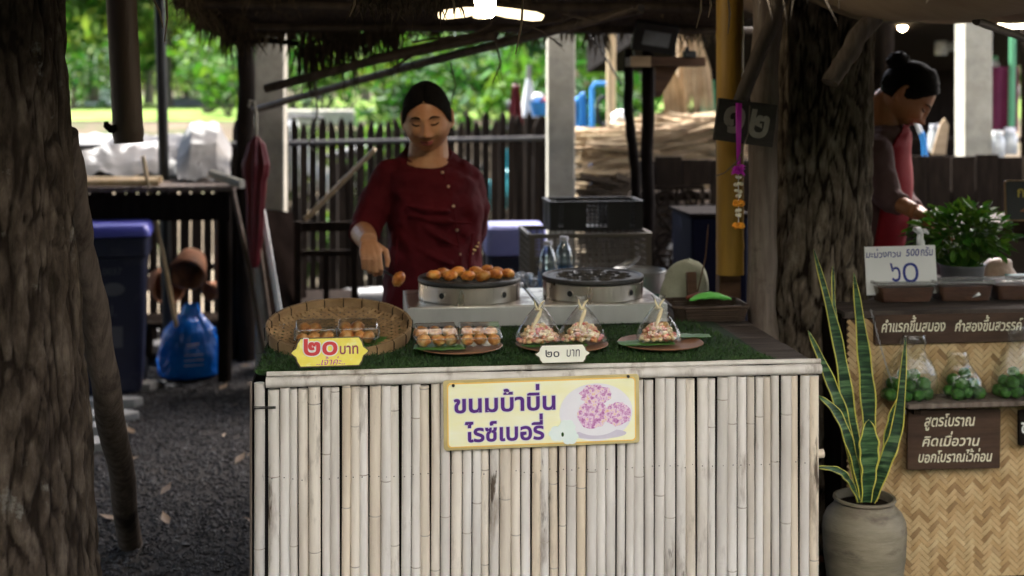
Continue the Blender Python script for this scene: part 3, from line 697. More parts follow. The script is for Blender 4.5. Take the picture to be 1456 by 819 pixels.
# right tree
d = 4.05; b = W(1172, HY, d)
t = thing('shade_tree', 'rough dark tree trunk standing between the two stalls', 'tree', (b.x, b.y, 0)); m = MB()
path = [lx(1170, -.02), lx(1170, .3), lx(1165, .75), lx(1166, 1.1), lx(1173, 1.75), lx(1180, 2.5), lx(1190, 3.5)]
bark_trunk(m, path, [.215, .175, .160, .150, .148, .14, .1], 330, 220, .014, 11.0, 34, 12)
for e in ((1.6, .8, 5.0), (-1.1, .6, 4.9), (.3, 2.3, 5.1), (-.6, 1.5, 5.2)):
    s = Vector(path[-1]); m.tube([s - Vector((0, 0, .3)), s + Vector(e) * .4 - Vector((0, 0, 1.4)), Vector((s.x + e[0], s.y + e[1], e[2]))], [.075, .05, .02], 8)
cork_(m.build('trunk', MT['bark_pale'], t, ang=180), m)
m = MB(); overhead_crown(m, Vector((b.x - .3, b.y + 1.0, 0)), 2.6, 1.6, 3.4, 5.2, 34, 6000, .26); m.build('crown', MT['leaf_b'], t, flat=True)

t = thing('shade_tree', 'unseen tall tree added beyond the left edge to keep sun off the alley', 'tree', (-3.9, 7.3, 0)); m = MB()  # unseen tree added so direct sun misses the alley gravel
bark_trunk(m, [(-3.9, 7.3, -.02), (-3.9, 7.3, 1.2), (-3.85, 7.3, 3.2)], [.2, .15, .12], 60, 40, .01, 5.0, 26, 8)
for e in ((-1, .5), (1, -.4), (.3, 1.1), (-.4, -1)): m.tube([(-3.85, 7.3, 3.1), (-3.85 + e[0] * .5, 7.3 + e[1] * .5, 3.8), (-3.85 + e[0], 7.3 + e[1], 4.6)], [.08, .05, .02], 8)
cork_(m.build('trunk', MT['bark'], t, ang=180), m); m = MB(); overhead_crown(m, Vector((-3.7, 7.3, 0)), 1.7, 1.5, 3.2, 5.0, 34, 6500, .26); m.build('crown', MT['leaf_b'], t, flat=True)
def knobbly(m, pts, r0, r1, n=14, seed=0.0, amp=.12, seg=18, n_kn=0):
    pts = [Vector(p) for p in pts]; P = []; rr = []
    for k in range(seg + 1):
        s = k / seg * (len(pts) - 1); i = min(int(s), len(pts) - 2); f = s - i
        P.append(pts[i].lerp(pts[i + 1], f) + Vector((noise.noise(Vector((k * .35, seed, 0))), noise.noise(Vector((k * .35, seed, 7))), 0)) * r0 * .35 * (1 if 0 < k < seg else 0))
        rr.append((r0 + (r1 - r0) * k / seg) * (1 + amp * noise.noise(Vector((k * .9, seed, 3)))))
    m.tube(P, rr, n)
# log leaning at the left tree
m = MB(); knobbly(m, [WZ(186, 775, 0), W(154, 560, 3.2), W(115, 350, 2.99), W(90, 190, 2.82)], .037, .031, 18, 2.0, .1, 24)
tag(m.build('leaning_log', MT['log_wood']), 'bare brown log leaning against the left trunk', 'log')
# grey post by the right trunk
d = 3.9; m = MB(); p0, p1 = W(1084, HY, d), W(1086, HY, d); knobbly(m, [(p0.x, p0.y, 0), (p0.x, p0.y, .8), (p1.x + .005, p1.y, 1.85)], .044, .042, 20, 5.0, .06, 30)
tag(m.build('timber_post', MT['grey_wood']), 'peeled grey timber post against the right trunk', 'post')
# yellow bamboo post with a dark stump post under it
d = 4.05; p = W(1038, HY, d); m = MB(); pts = []; rr = []
zb = W(1038, 390, d).z
for k in range(60):
    z = zb + (1.95 - zb) * k / 59; q = (z * 3.1) % 1; pts.append((p.x, p.y, z)); rr.append(.042 * (1.05 if q < .04 else 1))
m.tube(pts, rr, 20); tag(m.build('bamboo_post', MT['bamboo_yellow'], ang=60), 'thick mustard yellow bamboo post beside the number board', 'bamboo post')
m = MB(); m.box((p.x + .02, p.y + .09, .92), (.07, .05, 1.84)); tag(m.build('timber_post', MT['brown_wood'], bev=.004), 'square brown timber post behind the yellow bamboo', 'post')
m = MB(); knobbly(m, [W(1050, 150, 3.8), W(1078, 80, 3.8), W(1118, -20, 3.82)], .022, .024, 12, 7.0); tag(m.build('brace_branch', MT['bamboo_dark']), 'dark brace branch slanting over the number board', 'branch')
m = MB(); knobbly(m, [W(1180, 118, 3.80), W(1215, 62, 3.8), W(1275, -25, 3.8)], .026, .030, 14, 8.0); tag(m.build('brace_branch', MT['grey_wood']), 'grey brace pole slanting up across the right trunk', 'branch')

# ================================================================== STALL ROOF
XL, XR = -.62, 1.60
prof = [(2.20, 1.71), (2.9, 1.80), (3.7, 1.90), (4.6, 1.82), (5.75, 1.715)]
def rz_(y):
    for (a, za), (b_, zb_) in zip(prof, prof[1:]):
        if y <= b_: return za + (zb_ - za) * (y - a) / (b_ - a)
    return prof[-1][1]
t = thing('thatched_roof', 'low thatched roof of the snack stall with ragged straw eaves', 'roof', (.44, 4.0, 1.9))
m = MB()
def slab(u, v, off):
    x = XL + (XR - XL) * u; y = 2.22 + (5.72 - 2.22) * v
    return (x, y, rz_(y) + off + .02 * noise.noise(Vector((x * 5, y * 5, off))))
m.grid(lambda u, v: slab(u, v, 0.0), 40, 50); m.grid(lambda u, v: slab(u, v, .13), 40, 50)
for (u0, v0, u1, v1) in ((0, 0, 1, 0), (1, 0, 1, 1), (1, 1, 0, 1), (0, 1, 0, 0)):
    m.grid(lambda a, h, q=(u0, v0, u1, v1): slab(q[0] + (q[2] - q[0]) * a, q[1] + (q[3] - q[1]) * a, .13 * h), 50, 3)
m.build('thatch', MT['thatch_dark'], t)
m = MB()
def fringe(m, a, b, n, lmin, lmax, w=.005, spread=.05, out=None, dens=None):
    a = Vector(a); b = Vector(b)
    for k in range(n):
        f = rng.random(); p = a.lerp(b, f) + Vector((rng.uniform(-.03, .03), rng.uniform(-.05, .05), rng.uniform(-.01, .05)))
        ln = rng.uniform(lmin, lmax) * (rng.random() ** .6) * (1 + .7 * noise.noise(Vector((f * 9, lmax * 30, 0))))
        q = p + Vector((rng.gauss(0, spread), rng.gauss(0, spread), -1)) * ln + (Vector(out) * ln if out else Vector())
        m.strand(p, q, w * rng.uniform(.5, 1.5), Vector((rng.uniform(-.01, .01), rng.uniform(-.01, .01), 0)), side=Vector((rng.uniform(-.4, .4), 1, 0)))
fringe(m, (XL, 2.22, 1.72), (XR, 2.22, 1.72), 900, .04, .13, .004, .25)
fringe(m, (XL, 5.70, 1.72), (-.05, 5.70, 1.72), 700, .05, .17, .007, .18)
fringe(m, (-.05, 5.70, 1.73), (XR, 5.70, 1.73), 800, .03, .15, .006, .25)
for k in range(12):
    x_ = rng.uniform(-.5, 1.3); y_ = rng.uniform(2.9, 5.6); fringe(m, (x_, y_, rz_(y_) + .01), (x_ + rng.uniform(.05, .2), y_, rz_(y_) + .01), 46, .03, .12, .004, .3)
fringe(m, (XL, 4.4, 1.80), (XL, 5.7, 1.74), 500, .05, .16, .006, .3)
for yy in (2.9, 3.4, 4.0, 4.6, 5.2): fringe(m, (XL, yy, rz_(yy) + .01), (XR, yy, rz_(yy) + .01), 260, .01, .06, .004, .7)
m.build('straw_fringe', MT['thatch'], t, flat=True)
# purlins under the thatch are parts of it
for yy in (2.4, 2.8, 3.15, 3.7, 4.3, 4.9, 5.5):
    m = MB(); pts = [(XL - .08 + (XR - XL + .16) * k / 12, yy, rz_(yy) - .022 + .008 * noise.noise(Vector((k * .5, yy, 0)))) for k in range(13)]
    m.tube(pts, .017, 9); m.build('purlin', MT['bamboo_dark'], t)
t = thing('thatched_roof', 'low thatched roof over the alley at the left, extended out of view for shade', 'roof', (-1.9, 3.1, 1.9)); m = MB()  # straws hint at this roof; its unseen reach is added for shade
def slab2(u, v, off):
    x = -5.6 + (XL - .012 + 5.6) * u; y = 1.0 + 5.6 * v; return (x, y, 1.76 + .21 * v + off + .015 * noise.noise(Vector((x * 5, y * 5, off))))
for o_ in (0, .12): m.grid(lambda u, v: slab2(u, v, o_), 30, 30)
for (u0, v0, u1, v1) in ((0, 0, 1, 0), (1, 0, 1, 1), (1, 1, 0, 1), (0, 1, 0, 0)):
    m.grid(lambda a, h, q=(u0, v0, u1, v1): slab2(q[0] + (q[2] - q[0]) * a, q[1] + (q[3] - q[1]) * a, .12 * h), 40, 3)
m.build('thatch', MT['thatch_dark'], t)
m = MB(); fringe(m, (-3.4, 6.58, 2.0), (XL, 6.58, 2.0), 1000, .06, .20, .006, .25); fringe(m, (-3.4, 1.02, 1.77), (XL, 1.02, 1.77), 500, .05, .15, .005, .25); m.build('straw_fringe', MT['thatch'], t, flat=True)
for yy in (1.2, 2.0, 2.7, 3.4, 4.2, 5.2, 6.3):
    zz = 1.745 + .21 * (yy - 1.0) / 5.6; m = MB(); m.tube([(-5.65, yy, zz), (-2, yy, zz + .005), (XL - .02, yy, zz)], .017, 9); m.build('purlin', MT['bamboo_dark'], t)
# a few long pale straws hanging in front
for k, (px, y0, x1, y1, d) in enumerate(((744, -10, 733, 78, 2.9), (997, -12, 990, 40, 2.9), (1008, -10, 1007, 25, 2.9), (1034, -10, 1035, 48, 2.95), (215, -8, 232, 40, 2.9), (236, -10, 234, 60, 2.95), (505, -10, 497, 24, 2.9), (640, -10, 645, 20, 2.9))):
    m = MB(); m.tube([W(px, y0, d), W((px + x1) / 2 + 3, (y0 + y1) / 2, d), W(x1, y1, d)], [.0022, .003, .0012], 5)
    tag(m.build('hanging_straw', MT['straw'], ang=180), ['long pale straw hanging beside the lamp', 'pale straw hanging over the straw broom', 'short pale straw next to the broom straw', 'thin straw hanging before the yellow bamboo post', 'curved straw hanging at the dark metal pole', 'thin straw hanging between plank and pole', 'short straw hanging under the brown ceiling', 'short straw hanging above the seller'][k], 'straw')
# long roof poles seen against the garden
for (a, b_, r, mt, lb, sd) in (((362, 156, 6.6), (912, 12, 4.5), .0185, 'bamboo_dark', 'long dark roof pole slanting from post to bracket', 1.0), ((378, 126, 5.3), (705, 50, 4.9), .018, 'bamboo_dark', 'shorter roof pole lying above the long one', 4.0),
                         ((525, 82, 5.5), (800, 28, 5.2), .010, 'bamboo_dark', 'thin roof stick above the shorter roof pole', 6.0), ((330, 60, 5.6), (425, 62, 5.6), .012, 'black_wood', 'short black roof stick over the left concrete post', 9.0)):
    m = MB(); A_, B_ = W(*a), W(*b_); knobbly(m, [A_, A_.lerp(B_, .5) + Vector((0, 0, .012)), B_], r, r * .95, 12, sd, .1, 26)
    tag(m.build('roof_pole', MT[mt]), lb, 'pole')
# loose thatch bundle hanging from the back eave
t2 = thing('thatch_bundle', 'ragged dark straw bundle hanging under the back eave', 'thatch', W(500, 60, 5.55)); m = MB()
a, b_ = W(428, 76, 5.5), W(570, 40, 5.5)
m.tube([a, a.lerp(b_, .5), b_], [.012, .022, .02], 8); fringe(m, a, b_, 520, .08, .24, .006, .12)
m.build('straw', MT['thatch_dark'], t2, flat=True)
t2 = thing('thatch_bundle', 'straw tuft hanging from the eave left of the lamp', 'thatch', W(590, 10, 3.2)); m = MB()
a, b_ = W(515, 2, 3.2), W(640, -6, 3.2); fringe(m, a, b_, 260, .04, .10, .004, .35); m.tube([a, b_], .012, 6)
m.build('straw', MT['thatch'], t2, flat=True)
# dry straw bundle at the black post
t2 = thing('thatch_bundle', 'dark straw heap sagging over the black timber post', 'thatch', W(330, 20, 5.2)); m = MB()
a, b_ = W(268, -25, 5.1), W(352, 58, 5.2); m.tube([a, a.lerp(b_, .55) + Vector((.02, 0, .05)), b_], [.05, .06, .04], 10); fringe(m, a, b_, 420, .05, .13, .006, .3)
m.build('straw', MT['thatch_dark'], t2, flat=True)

# thin twigs and wires tangled under the eave
for k, (pts, r_, lb) in enumerate((([(560, 96, 5.0), (600, 70, 5.0), (650, 60, 4.95), (700, 34, 4.9)], .006, 'thin dark twig running up to the lamp above the seller'), ([(585, 60, 4.9), (640, 52, 4.9), (700, 58, 4.9), (760, 40, 4.85)], .005, 'thin crooked twig across the lamp side of the eave'),
        ([(705, 60, 4.6), (712, 90, 4.6), (700, 118, 4.62)], .004, 'short twig hanging below the roof poles'), ([(735, 30, 4.5), (770, 44, 4.5), (800, 66, 4.55)], .004, 'thin twig in front of the right concrete post'), ([(640, 88, 4.9), (648, 120, 4.9), (640, 150, 4.9)], .003, 'thin hanging vine right of the seller head'),
        ([(448, 118, 5.2), (452, 160, 5.2), (438, 205, 5.3), (446, 215, 5.3)], .004, 'wilted vine hanging from the roof pole before the fence'), ([(900, 10, 4.4), (850, 30, 4.5), (800, 20, 4.6)], .006, 'dark twig above the floodlight pole'))):
    m = MB(); knobbly(m, [W(*p) for p in pts], r_, r_ * .6, 7, 20.0 + k, .2, 16)
    for q in range(3): a = W(*pts[1]).lerp(W(*pts[-1]), rng.random()); m.tube([a, a + Vector((rng.uniform(-.06, .06), 0, rng.uniform(-.08, .03)))], [r_ * .5, r_ * .2], 5)
    tag(m.build('twig', MT['bamboo_dark']), lb, 'twig')
# ================================================================== LAMP with folding wings
c = W(690, 16, 3.7); t = thing('wing_lamp', 'glowing white lamp with wing panels under the roof', 'lamp', c)
lit = lamp_mat('wing_glow', (1, .76, .42), .5); hot = lamp_mat('bulb_core_glow', (1, .82, .55), 30)
m = MB(); m.lathe([(.0, .0), (.018, .002), (.028, .012), (.030, .05), (.030, .075)], 24, Matrix.Translation(c + Vector((0, 0, -.02)))); m.build('bulb', hot, t)
m = MB(); m.lathe([(.030, .056), (.026, .09), (.017, .11), (.017, .18), (0, .18)], 20, Matrix.Translation(c + Vector((0, 0, -.02)))); m.build('socket', MT['white'], t)
for k, (a, ln) in enumerate(((4, .17), (176, .135), (232, .125), (318, .125), (90, .13))):
    m = MB(); out = [(.03, -.02), (ln * .4, -.028), (ln * .85, -.027), (ln, -.014), (ln, .014), (ln * .85, .027), (ln * .4, .028), (.03, .02)]
    m.prism(out, .009, Matrix.Translation(c + Vector((0, 0, .0))) @ Matrix.Rotation(R(a), 4, 'Z') @ Matrix.Rotation(R(7), 4, 'Y') @ Matrix.Rotation(R(-22 if a in (4, 318) else (22 if a in (176, 232) else 0)), 4, 'X')); m.build('wing', lit, t, bev=.004)
m = MB(); m.tube([c + Vector((0, 0, .15)), c + Vector((.02, 0, .22))], .004, 6); m.build('cord', MT['black'], t)
# ================================================================== BAMBOO COUNTER
Y0, CZ = 3.11, .78
xl, xr = WY(381, 600, Y0).x, WY(1160, 600, Y0).x
YB = 4.02
ctr = thing('bamboo_counter', 'stall counter faced with upright whitened bamboo canes', 'counter', ((xl + xr) / 2, 3.5, 0))
def cane(m, x, y, z0, z1, r, n=12, lean=0.0):
    """one cane with its node rings, cut square"""
    pts = []; rr = []; z = z0; nxt = z0 + rng.uniform(.02, .3); ph = rng.uniform(0, 9)
    zs = [z0]
    while nxt < z1:
        zs += [nxt - .006, nxt - .0025, nxt, nxt + .003, nxt + .008]; nxt += rng.uniform(.2, .42)
    zs.append(z1); zs = sorted(v for v in zs if z0 <= v <= z1)
    marks = zs[1:-1]
    for k, v in enumerate(zs):
        q = (k - 1) % 5 if 0 < k < len(zs) - 1 else -1
        f = {0: 1.0, 1: 1.025, 2: .95, 3: 1.035, 4: 1.0}.get(q, 1.0)
        t_ = (v - z0) / (z1 - z0)
        pts.append((x + lean * t_ + .002 * noise.noise(Vector((v * 4, ph, 0))), y + .0015 * noise.noise(Vector((v * 3, ph, 5))), v)); rr.append(r * f * (1 + .04 * noise.noise(Vector((v * 5, ph, 2)))))
    f0 = len(m.f); m.tube(pts, rr, n, ref=Vector((0, 1, 0)))
    for k in range(len(zs) - 1):
        if 0 < k < len(zs) - 2 and (k - 1) % 5 == 2 and rng.random() < .6:
            q0, q1 = (0, n) if rng.random() < .6 else (rng.randrange(n // 2), n)
            for q in range(q0, q1): m.mi[f0 + k * n + q] = 1
m = MB(); x = xl
while x < xr - .012:
    w = rng.choice((.019, .021, .023, .024, .025, .027)) * rng.uniform(.92, 1.05)
    cane(m, x + w / 2, Y0 + rng.uniform(-.002, .002), .02, .7515 + rng.uniform(-.004, .003), w / 2 * .98, lean=rng.uniform(-.004, .004)); x += w + rng.uniform(-.0002, .0012)
x = xl + .01
while x < xr - .01:      # the row of nails that holds the canes
    m.blob((x, Y0 - .0125 + rng.uniform(-.0005, .001), WY(500, 676, Y0).z + rng.uniform(-.004, .004)), .0016, 6, 4, mi=2); x += rng.uniform(.016, .03)
m.build('cane_front', [MT['bamboo'], MT['cane_node'], MT['iron']], ctr, ang=60)
m = MB(); m.box(((xl + xr) / 2, Y0 + .021, .38), (xr - xl - .004, .006, .74)); m.build('dark_gap_sheet', MT['black_wood'], ctr)  # black sheet added behind the canes so their gaps stay dark
m = MB(); cane(m, WY(369, 600, Y0).x, Y0 - .004, .02, .765, .0125); m.build('corner_cane', [MT['bamboo'], MT['cane_node']], ctr, ang=60)
m = MB(); xe = WY(358, 600, Y0).x; m.box((xe, Y0 + .42, .385), (.006, .84, .75)); m.build('side_board', MT['black_wood'], ctr, bev=.001)
m = MB(); pp = [(xe - .001, Y0 - .012, z) for z in (.02, .3, .6, .77)]; m.tube(pp, .0028, 8); m.build('edge_strip', MT['grey_wood'], ctr)
m = MB(); a = WY(360, 581, Y0 - .016); b_ = WY(392, 580, Y0 - .016)
m.tube([a, a.lerp(b_, .5) + Vector((0, -.004, .001)), b_], .0016, 6); m.tube([a + Vector((0, 0, .004)), b_ + Vector((0, 0, .003))], .0012, 6); m.build('tie_wire', MT['iron'], ctr)
# top rails
def rail(name, x0, x1, y, z, r, sq=1.0, gaps=(.3, .62)):
    m = MB(); pts = []; rr = []; N = 80
    for k in range(N + 1):
        f = k / N; q = min(abs(f - g) for g in gaps); pts.append((x0 + (x1 - x0) * f, y + .0015 * noise.noise(Vector((f * 9, y * 50, 1))), z + .0025 * noise.noise(Vector((f * 5, z * 70, 0)))))
        rr.append(r * (1.07 if .004 < q < .012 else (.95 if q <= .004 else 1)) * (1 + .05 * noise.noise(Vector((f * 14, 2, z)))))
    m.tube(pts, rr, 12, sq=sq); return m.build(name, MT['bamboo'], ctr, ang=60)
rail('top_rail', xl - .004, xr + .010, Y0 - .006, .7665, .0128, gaps=(.075, .2, .46, .71, .9))
rail('top_rail', xl - .003, xr + .013, Y0 + .004, .7835, .0062, gaps=(.15, .37, .6, .82))
m = MB(); k = 0; y = Y0 + .016
while y < YB:
    w = rng.uniform(.07, .10); m.box(((xl + xr) / 2, y + w / 2, .766 + rng.uniform(-.001, .001)), (xr - xl + .012, w - .003, .022)); y += w
m.build('top_board', MT['table_wood'], ctr, bev=.002)
for cx in (xl + .03, xr - .03):
    for cy in (Y0 + .07, YB - .05):
        m = MB(); m.box((cx, cy, .377), (.045, .045, .752)); m.build('leg', MT['dark_wood'], ctr, bev=.003)
# stubs of cross canes poking out at the right edge
m = MB(); q = WY(1163, 645, Y0 + .03); m.tube([q - Vector((.05, 0, 0)), q + Vector((.014, 0, 0))], .011, 12); m.build('cross_cane', MT['bamboo'], ctr)

# ------------------------------------------------------------------ grass mat
gx0, gx1 = WZ(372, 520, CZ).x, WZ(1081, 503, CZ).x
gy0, gy1 = Y0 + .014, WZ(780, 462, CZ).y
gm = thing('grass_mat', 'strip of artificial grass laid along the counter front', 'grass mat', ((gx0 + gx1) / 2, (gy0 + gy1) / 2, CZ))
m = MB(); m.box(((gx0 + gx1) / 2, (gy0 + gy1) / 2, CZ + .001), (gx1 - gx0, gy1 - gy0, .004)); m.build('backing', MT['turf_base'], gm)
m = MB()
for k in range(17000):
    f = rng.random(); y = gy0 + (gy1 - gy0) * (f ** 1.5 if k % 3 else rng.random() ** 3); x = rng.uniform(gx0 - .004, gx1 + .004 - .06 * max(0, (y - gy0) / (gy1 - gy0)))
    h = rng.uniform(.006, .0135); lx_, ly_ = rng.gauss(0, .006), rng.gauss(-.001, .006)
    m.strand((x, y, CZ + .002), (x + lx_, y + ly_, CZ + .002 + h), .0021, Vector((-lx_ * .2, -ly_ * .2, .001)), side=Vector((rng.uniform(-1, 1), rng.uniform(-.6, .6) + 1, 0)))
m.build('blade', MT['turf'], gm, flat=True)['kind'] = 'stuff'

# ================================================================== PRINTED SIGN ON THE FRONT
c = WY(771, 586, Y0 - .0225); w_, h_ = L(281, DY(771, Y0 - .0225)), L(99, DY(771, Y0 - .0225))
sg = thing('shop_sign', 'yellow printed sign with purple Thai writing and food picture', 'sign', c)
BM = board_frame(c, 0, R(0), R(.6))
def bx_(x, y): return ((x - 712) / 1355 * w_, -(y - 305) / 480 * h_)
m = MB(); m.prism(rrect(w_, h_, .008), .006, BM @ Matrix.Translation((0, 0, -.006))); m.build('back_board', MT['sign_edge'], sg, bev=.001)
m = MB(); m.prism(rrect(w_ * .963, h_ * .925, .009), .0012, BM); m.build('orange_border', MT['orange_line'], sg)
m = MB(); m.prism(rrect(w_ * .950, h_ * .888, .008), .0018, BM); m.build('printed_face', MT['sign_yellow'], sg)
def el(cx, cy, rx, ry, n=40, jag=0.0, seed=0):
    return [(bx_(cx, cy)[0] + rx / 1355 * w_ * math.cos(2 * PI * k / n) * (1 + jag * noise.noise(Vector((math.cos(2 * PI * k / n) * 3, math.sin(2 * PI * k / n) * 3, seed)))), bx_(cx, cy)[1] + ry / 480 * h_ * math.sin(2 * PI * k / n) * (1 + jag * noise.noise(Vector((math.cos(2 * PI * k / n) * 3, math.sin(2 * PI * k / n) * 3, seed))))) for k in range(n)]
pic = MB(); pic.prism(el(1085, 318, 255, 200), .0022, BM); pc = pic.build('plate_picture', MT['porcelain'], sg)
m = MB(); m.prism(el(1110, 470, 185, 34), .0024, BM); m.prism(el(950, 270, 16, 60), .0024, BM); m.build('plate_rim_picture', MT['plate_shade'], pc)
m = MB(); m.prism(el(1090, 315, 215, 165), .0026, BM); m.build('plate_well_picture', MT['porcelain'], pc)
m = MB()
m.prism(el(1085, 195, 108, 68, jag=.2, seed=1), .0030, BM); m.prism(el(1235, 335, 92, 82, jag=.2, seed=2), .0032, BM); m.prism(el(1060, 330, 105, 100, jag=.15, seed=3), .0036, BM)
m.build('cake_picture', MT['lilac'], pc)
m = MB()
for cx, cy in ((815, 455), (880, 415), (900, 480)):
    for k in range(6): m.prism(el(cx + 30 * math.cos(k * 1.05), cy + 30 * math.sin(k * 1.05), 32, 26, 14), .0029 + .0001 * k, BM)
m.build('flower_picture', MT['petal'], pc)
m = MB(); m.prism(el(850, 462, 9, 16, 12), .0038, BM); m.build('flower_centre', MT['leaf_b'], pc)
for s, bx4 in (('ขนมบ้าบิ่น', (105, 108, 802, 290)), ('ไรซ์เบอรี่', (178, 312, 722, 492))):
    x0, y0 = bx_(bx4[0], bx4[3]); x1, y1 = bx_(bx4[2], bx4[1]); bb = (x0, y0, x1, y1)
    # the white halo follows the same anchor as the letters
    vs0, _ = text2d(s, .022); xs = [p[0] for p in vs0]; yy = [p[1] for p in vs0]
    sx, sy = (bb[2] - bb[0]) / (max(xs) - min(xs)), (bb[3] - bb[1]) / (max(yy) - min(yy)); mx, my = (min(xs) + max(xs)) / 2, (min(yy) + max(yy)) / 2; cx, cy = (bb[0] + bb[2]) / 2, (bb[1] + bb[3]) / 2
    m = MB(); vs, fs = text2d(s, .030)
    for k in range(10):
        a = 2 * PI * k / 10; m.add([((x + .034 * math.cos(a) - mx) * sx + cx, (y + .034 * math.sin(a) - my) * sy + cy, .0024 + .00003 * k) for x, y in vs], fs, 0, BM)
    m.build('letter_halo', MT['white'], sg, flat=True)
    vs, fs = text2d(s, .027); m = MB(); m.add([((x - mx) * sx + cx, (y - my) * sy + cy, .0034) for x, y in vs], fs, 0, BM); m.build('lettering', MT['ink_purple'], sg, flat=True)
for px_, py_ in ((103, 98), (1312, 78)):
    m = MB(); m.lathe([(0, .006), (.0028, .0055), (.0036, .003), (.0036, 0)], 14, BM @ Matrix.Translation((*bx_(px_, py_), .0018))); m.build('nail_head', MT['iron'], sg)

# ================================================================== PRICE TAGS
def tag_outline(w, h):
    q = [(1, 0), (.955, .14), (.875, .30), (.85, .46), (.835, .66), (.79, .84), (.755, 1)]
    r = [(x * w / 2, y * h / 2) for x, y in q]
    return r + [(-x, y) for x, y in r[::-1]] + [(-x, -y) for x, y in r[1:]] + [(x, -y) for x, y in r[::-1][:-1]]
def stand_tag(px, py, wpx, hpx, d, mats, name, label, lean):
    c = W(px, py, d); w, h = L(wpx, d), L(hpx, d); t = thing(name, label, 'price tag', c); M = board_frame(c, R(2), -lean)
    m = MB(); m.prism(tag_outline(w, h), .003, M @ Matrix.Translation((0, 0, -.003))); m.build('board', MT['border_dark'], t)
    m = MB(); m.prism(tag_outline(w * .965, h * .92), .0008, M); m.build('printed_face', MT[mats], t)
    m = MB(); m.box((0, -.002, -.022), (w * .3, .002, .04), None, 0, M); m.build('foot', MT['border_dark'], t)
    return t, M, w, h
t, M, w, h = stand_tag(469, 500.5, 112, 41.5, 3.105, 'tag_yellow', 'price_tag', 'yellow price tag with large red Thai numerals', R(12))
def tb(x0, y0, x1, y1): return ((x0 - 497) / 505 * w, -(y1 - 467) / 185 * h, (x1 - 497) / 505 * w, -(y0 - 467) / 185 * h)
m = MB()
for k in range(10):
    a = 2 * PI * k / 10; dx_, dy_ = 7 * math.cos(a), 7 * math.sin(a); lettering(m, '๒๐', tb(332 + dx_, 382 + dy_, 545 + dx_, 488 + dy_), M, off=.024, th=.0012 + .00003 * k, stretch=True)
m.build('numeral_halo', MT['white'], t, flat=True)
m = MB(); lettering(m, '๒๐', tb(332, 382, 545, 488), M, off=.024, th=.0022, stretch=True); m.build('numeral', MT['ink_red'], t, flat=True)
m = MB(); lettering(m, 'บาท', tb(560, 430, 678, 484), M, off=.02, th=.0014, stretch=True); m.build('lettering', MT['ink_wine'], t, flat=True)
m = MB(); lettering(m, '..เจ้าค่ะ..', tb(412, 495, 593, 547), M, off=.005, shear=.25, th=.0014, stretch=True); m.build('lettering', MT['ink_magenta'], t, flat=True)
t, M, w, h = stand_tag(800, 503, 80, 26, 3.105, 'tag_white', 'price_tag', 'small cream price tag in front of the bags', R(10))
m = MB(); lettering(m, '๒๐', (-.31 * w, -.17 * h, -.06 * w, .22 * h), M, off=.01, th=.0014, stretch=True); lettering(m, 'บาท', (.07 * w, -.17 * h, .31 * w, .22 * h), M, off=.004, shear=.1, th=.0014, stretch=True); m.build('lettering', MT['ink_black'], t, flat=True)

# ================================================================== FOOD PROTOTYPES
def make_bun(name, mt, r=(.0165, .0165, .0125), seed=0.0, label='', group='', cat='pastry'):
    m = MB(); m.blob((0, 0, r[2] * .8), r, 18, 12, .16, 2.6, seed=seed)
    return tag(m.build(name, MT[mt], loc=(0, 0, 0), ang=180), label, cat, group)
used = {}
def put(proto, key, loc, rot, label, group, scale=1.0):
    if key in used: o = dup(proto, loc, rot, label, group, scale)
    else:
        used[key] = 1; o = proto; o.location = loc; o.rotation_euler = rot; o['label'] = label; o['group'] = group; o.scale = (scale,) * 3
    return o
buns = [make_bun('snack_ball', 'bun_pale', (.0185, .0175, .0145), seed=k * 3.1, label='x', group='x') for k in range(3)]
_k = [0]
def bun_at(p, rot, label, group, scale=1.0):
    _k[0] += 1; i = _k[0] % 3; put(buns[i], 'b%d' % i, p, (rot[0] + rng.uniform(-.3, .3), rot[1] + rng.uniform(-.3, .3), rng.uniform(0, 6)), label, group, scale * rng.uniform(.9, 1.08))
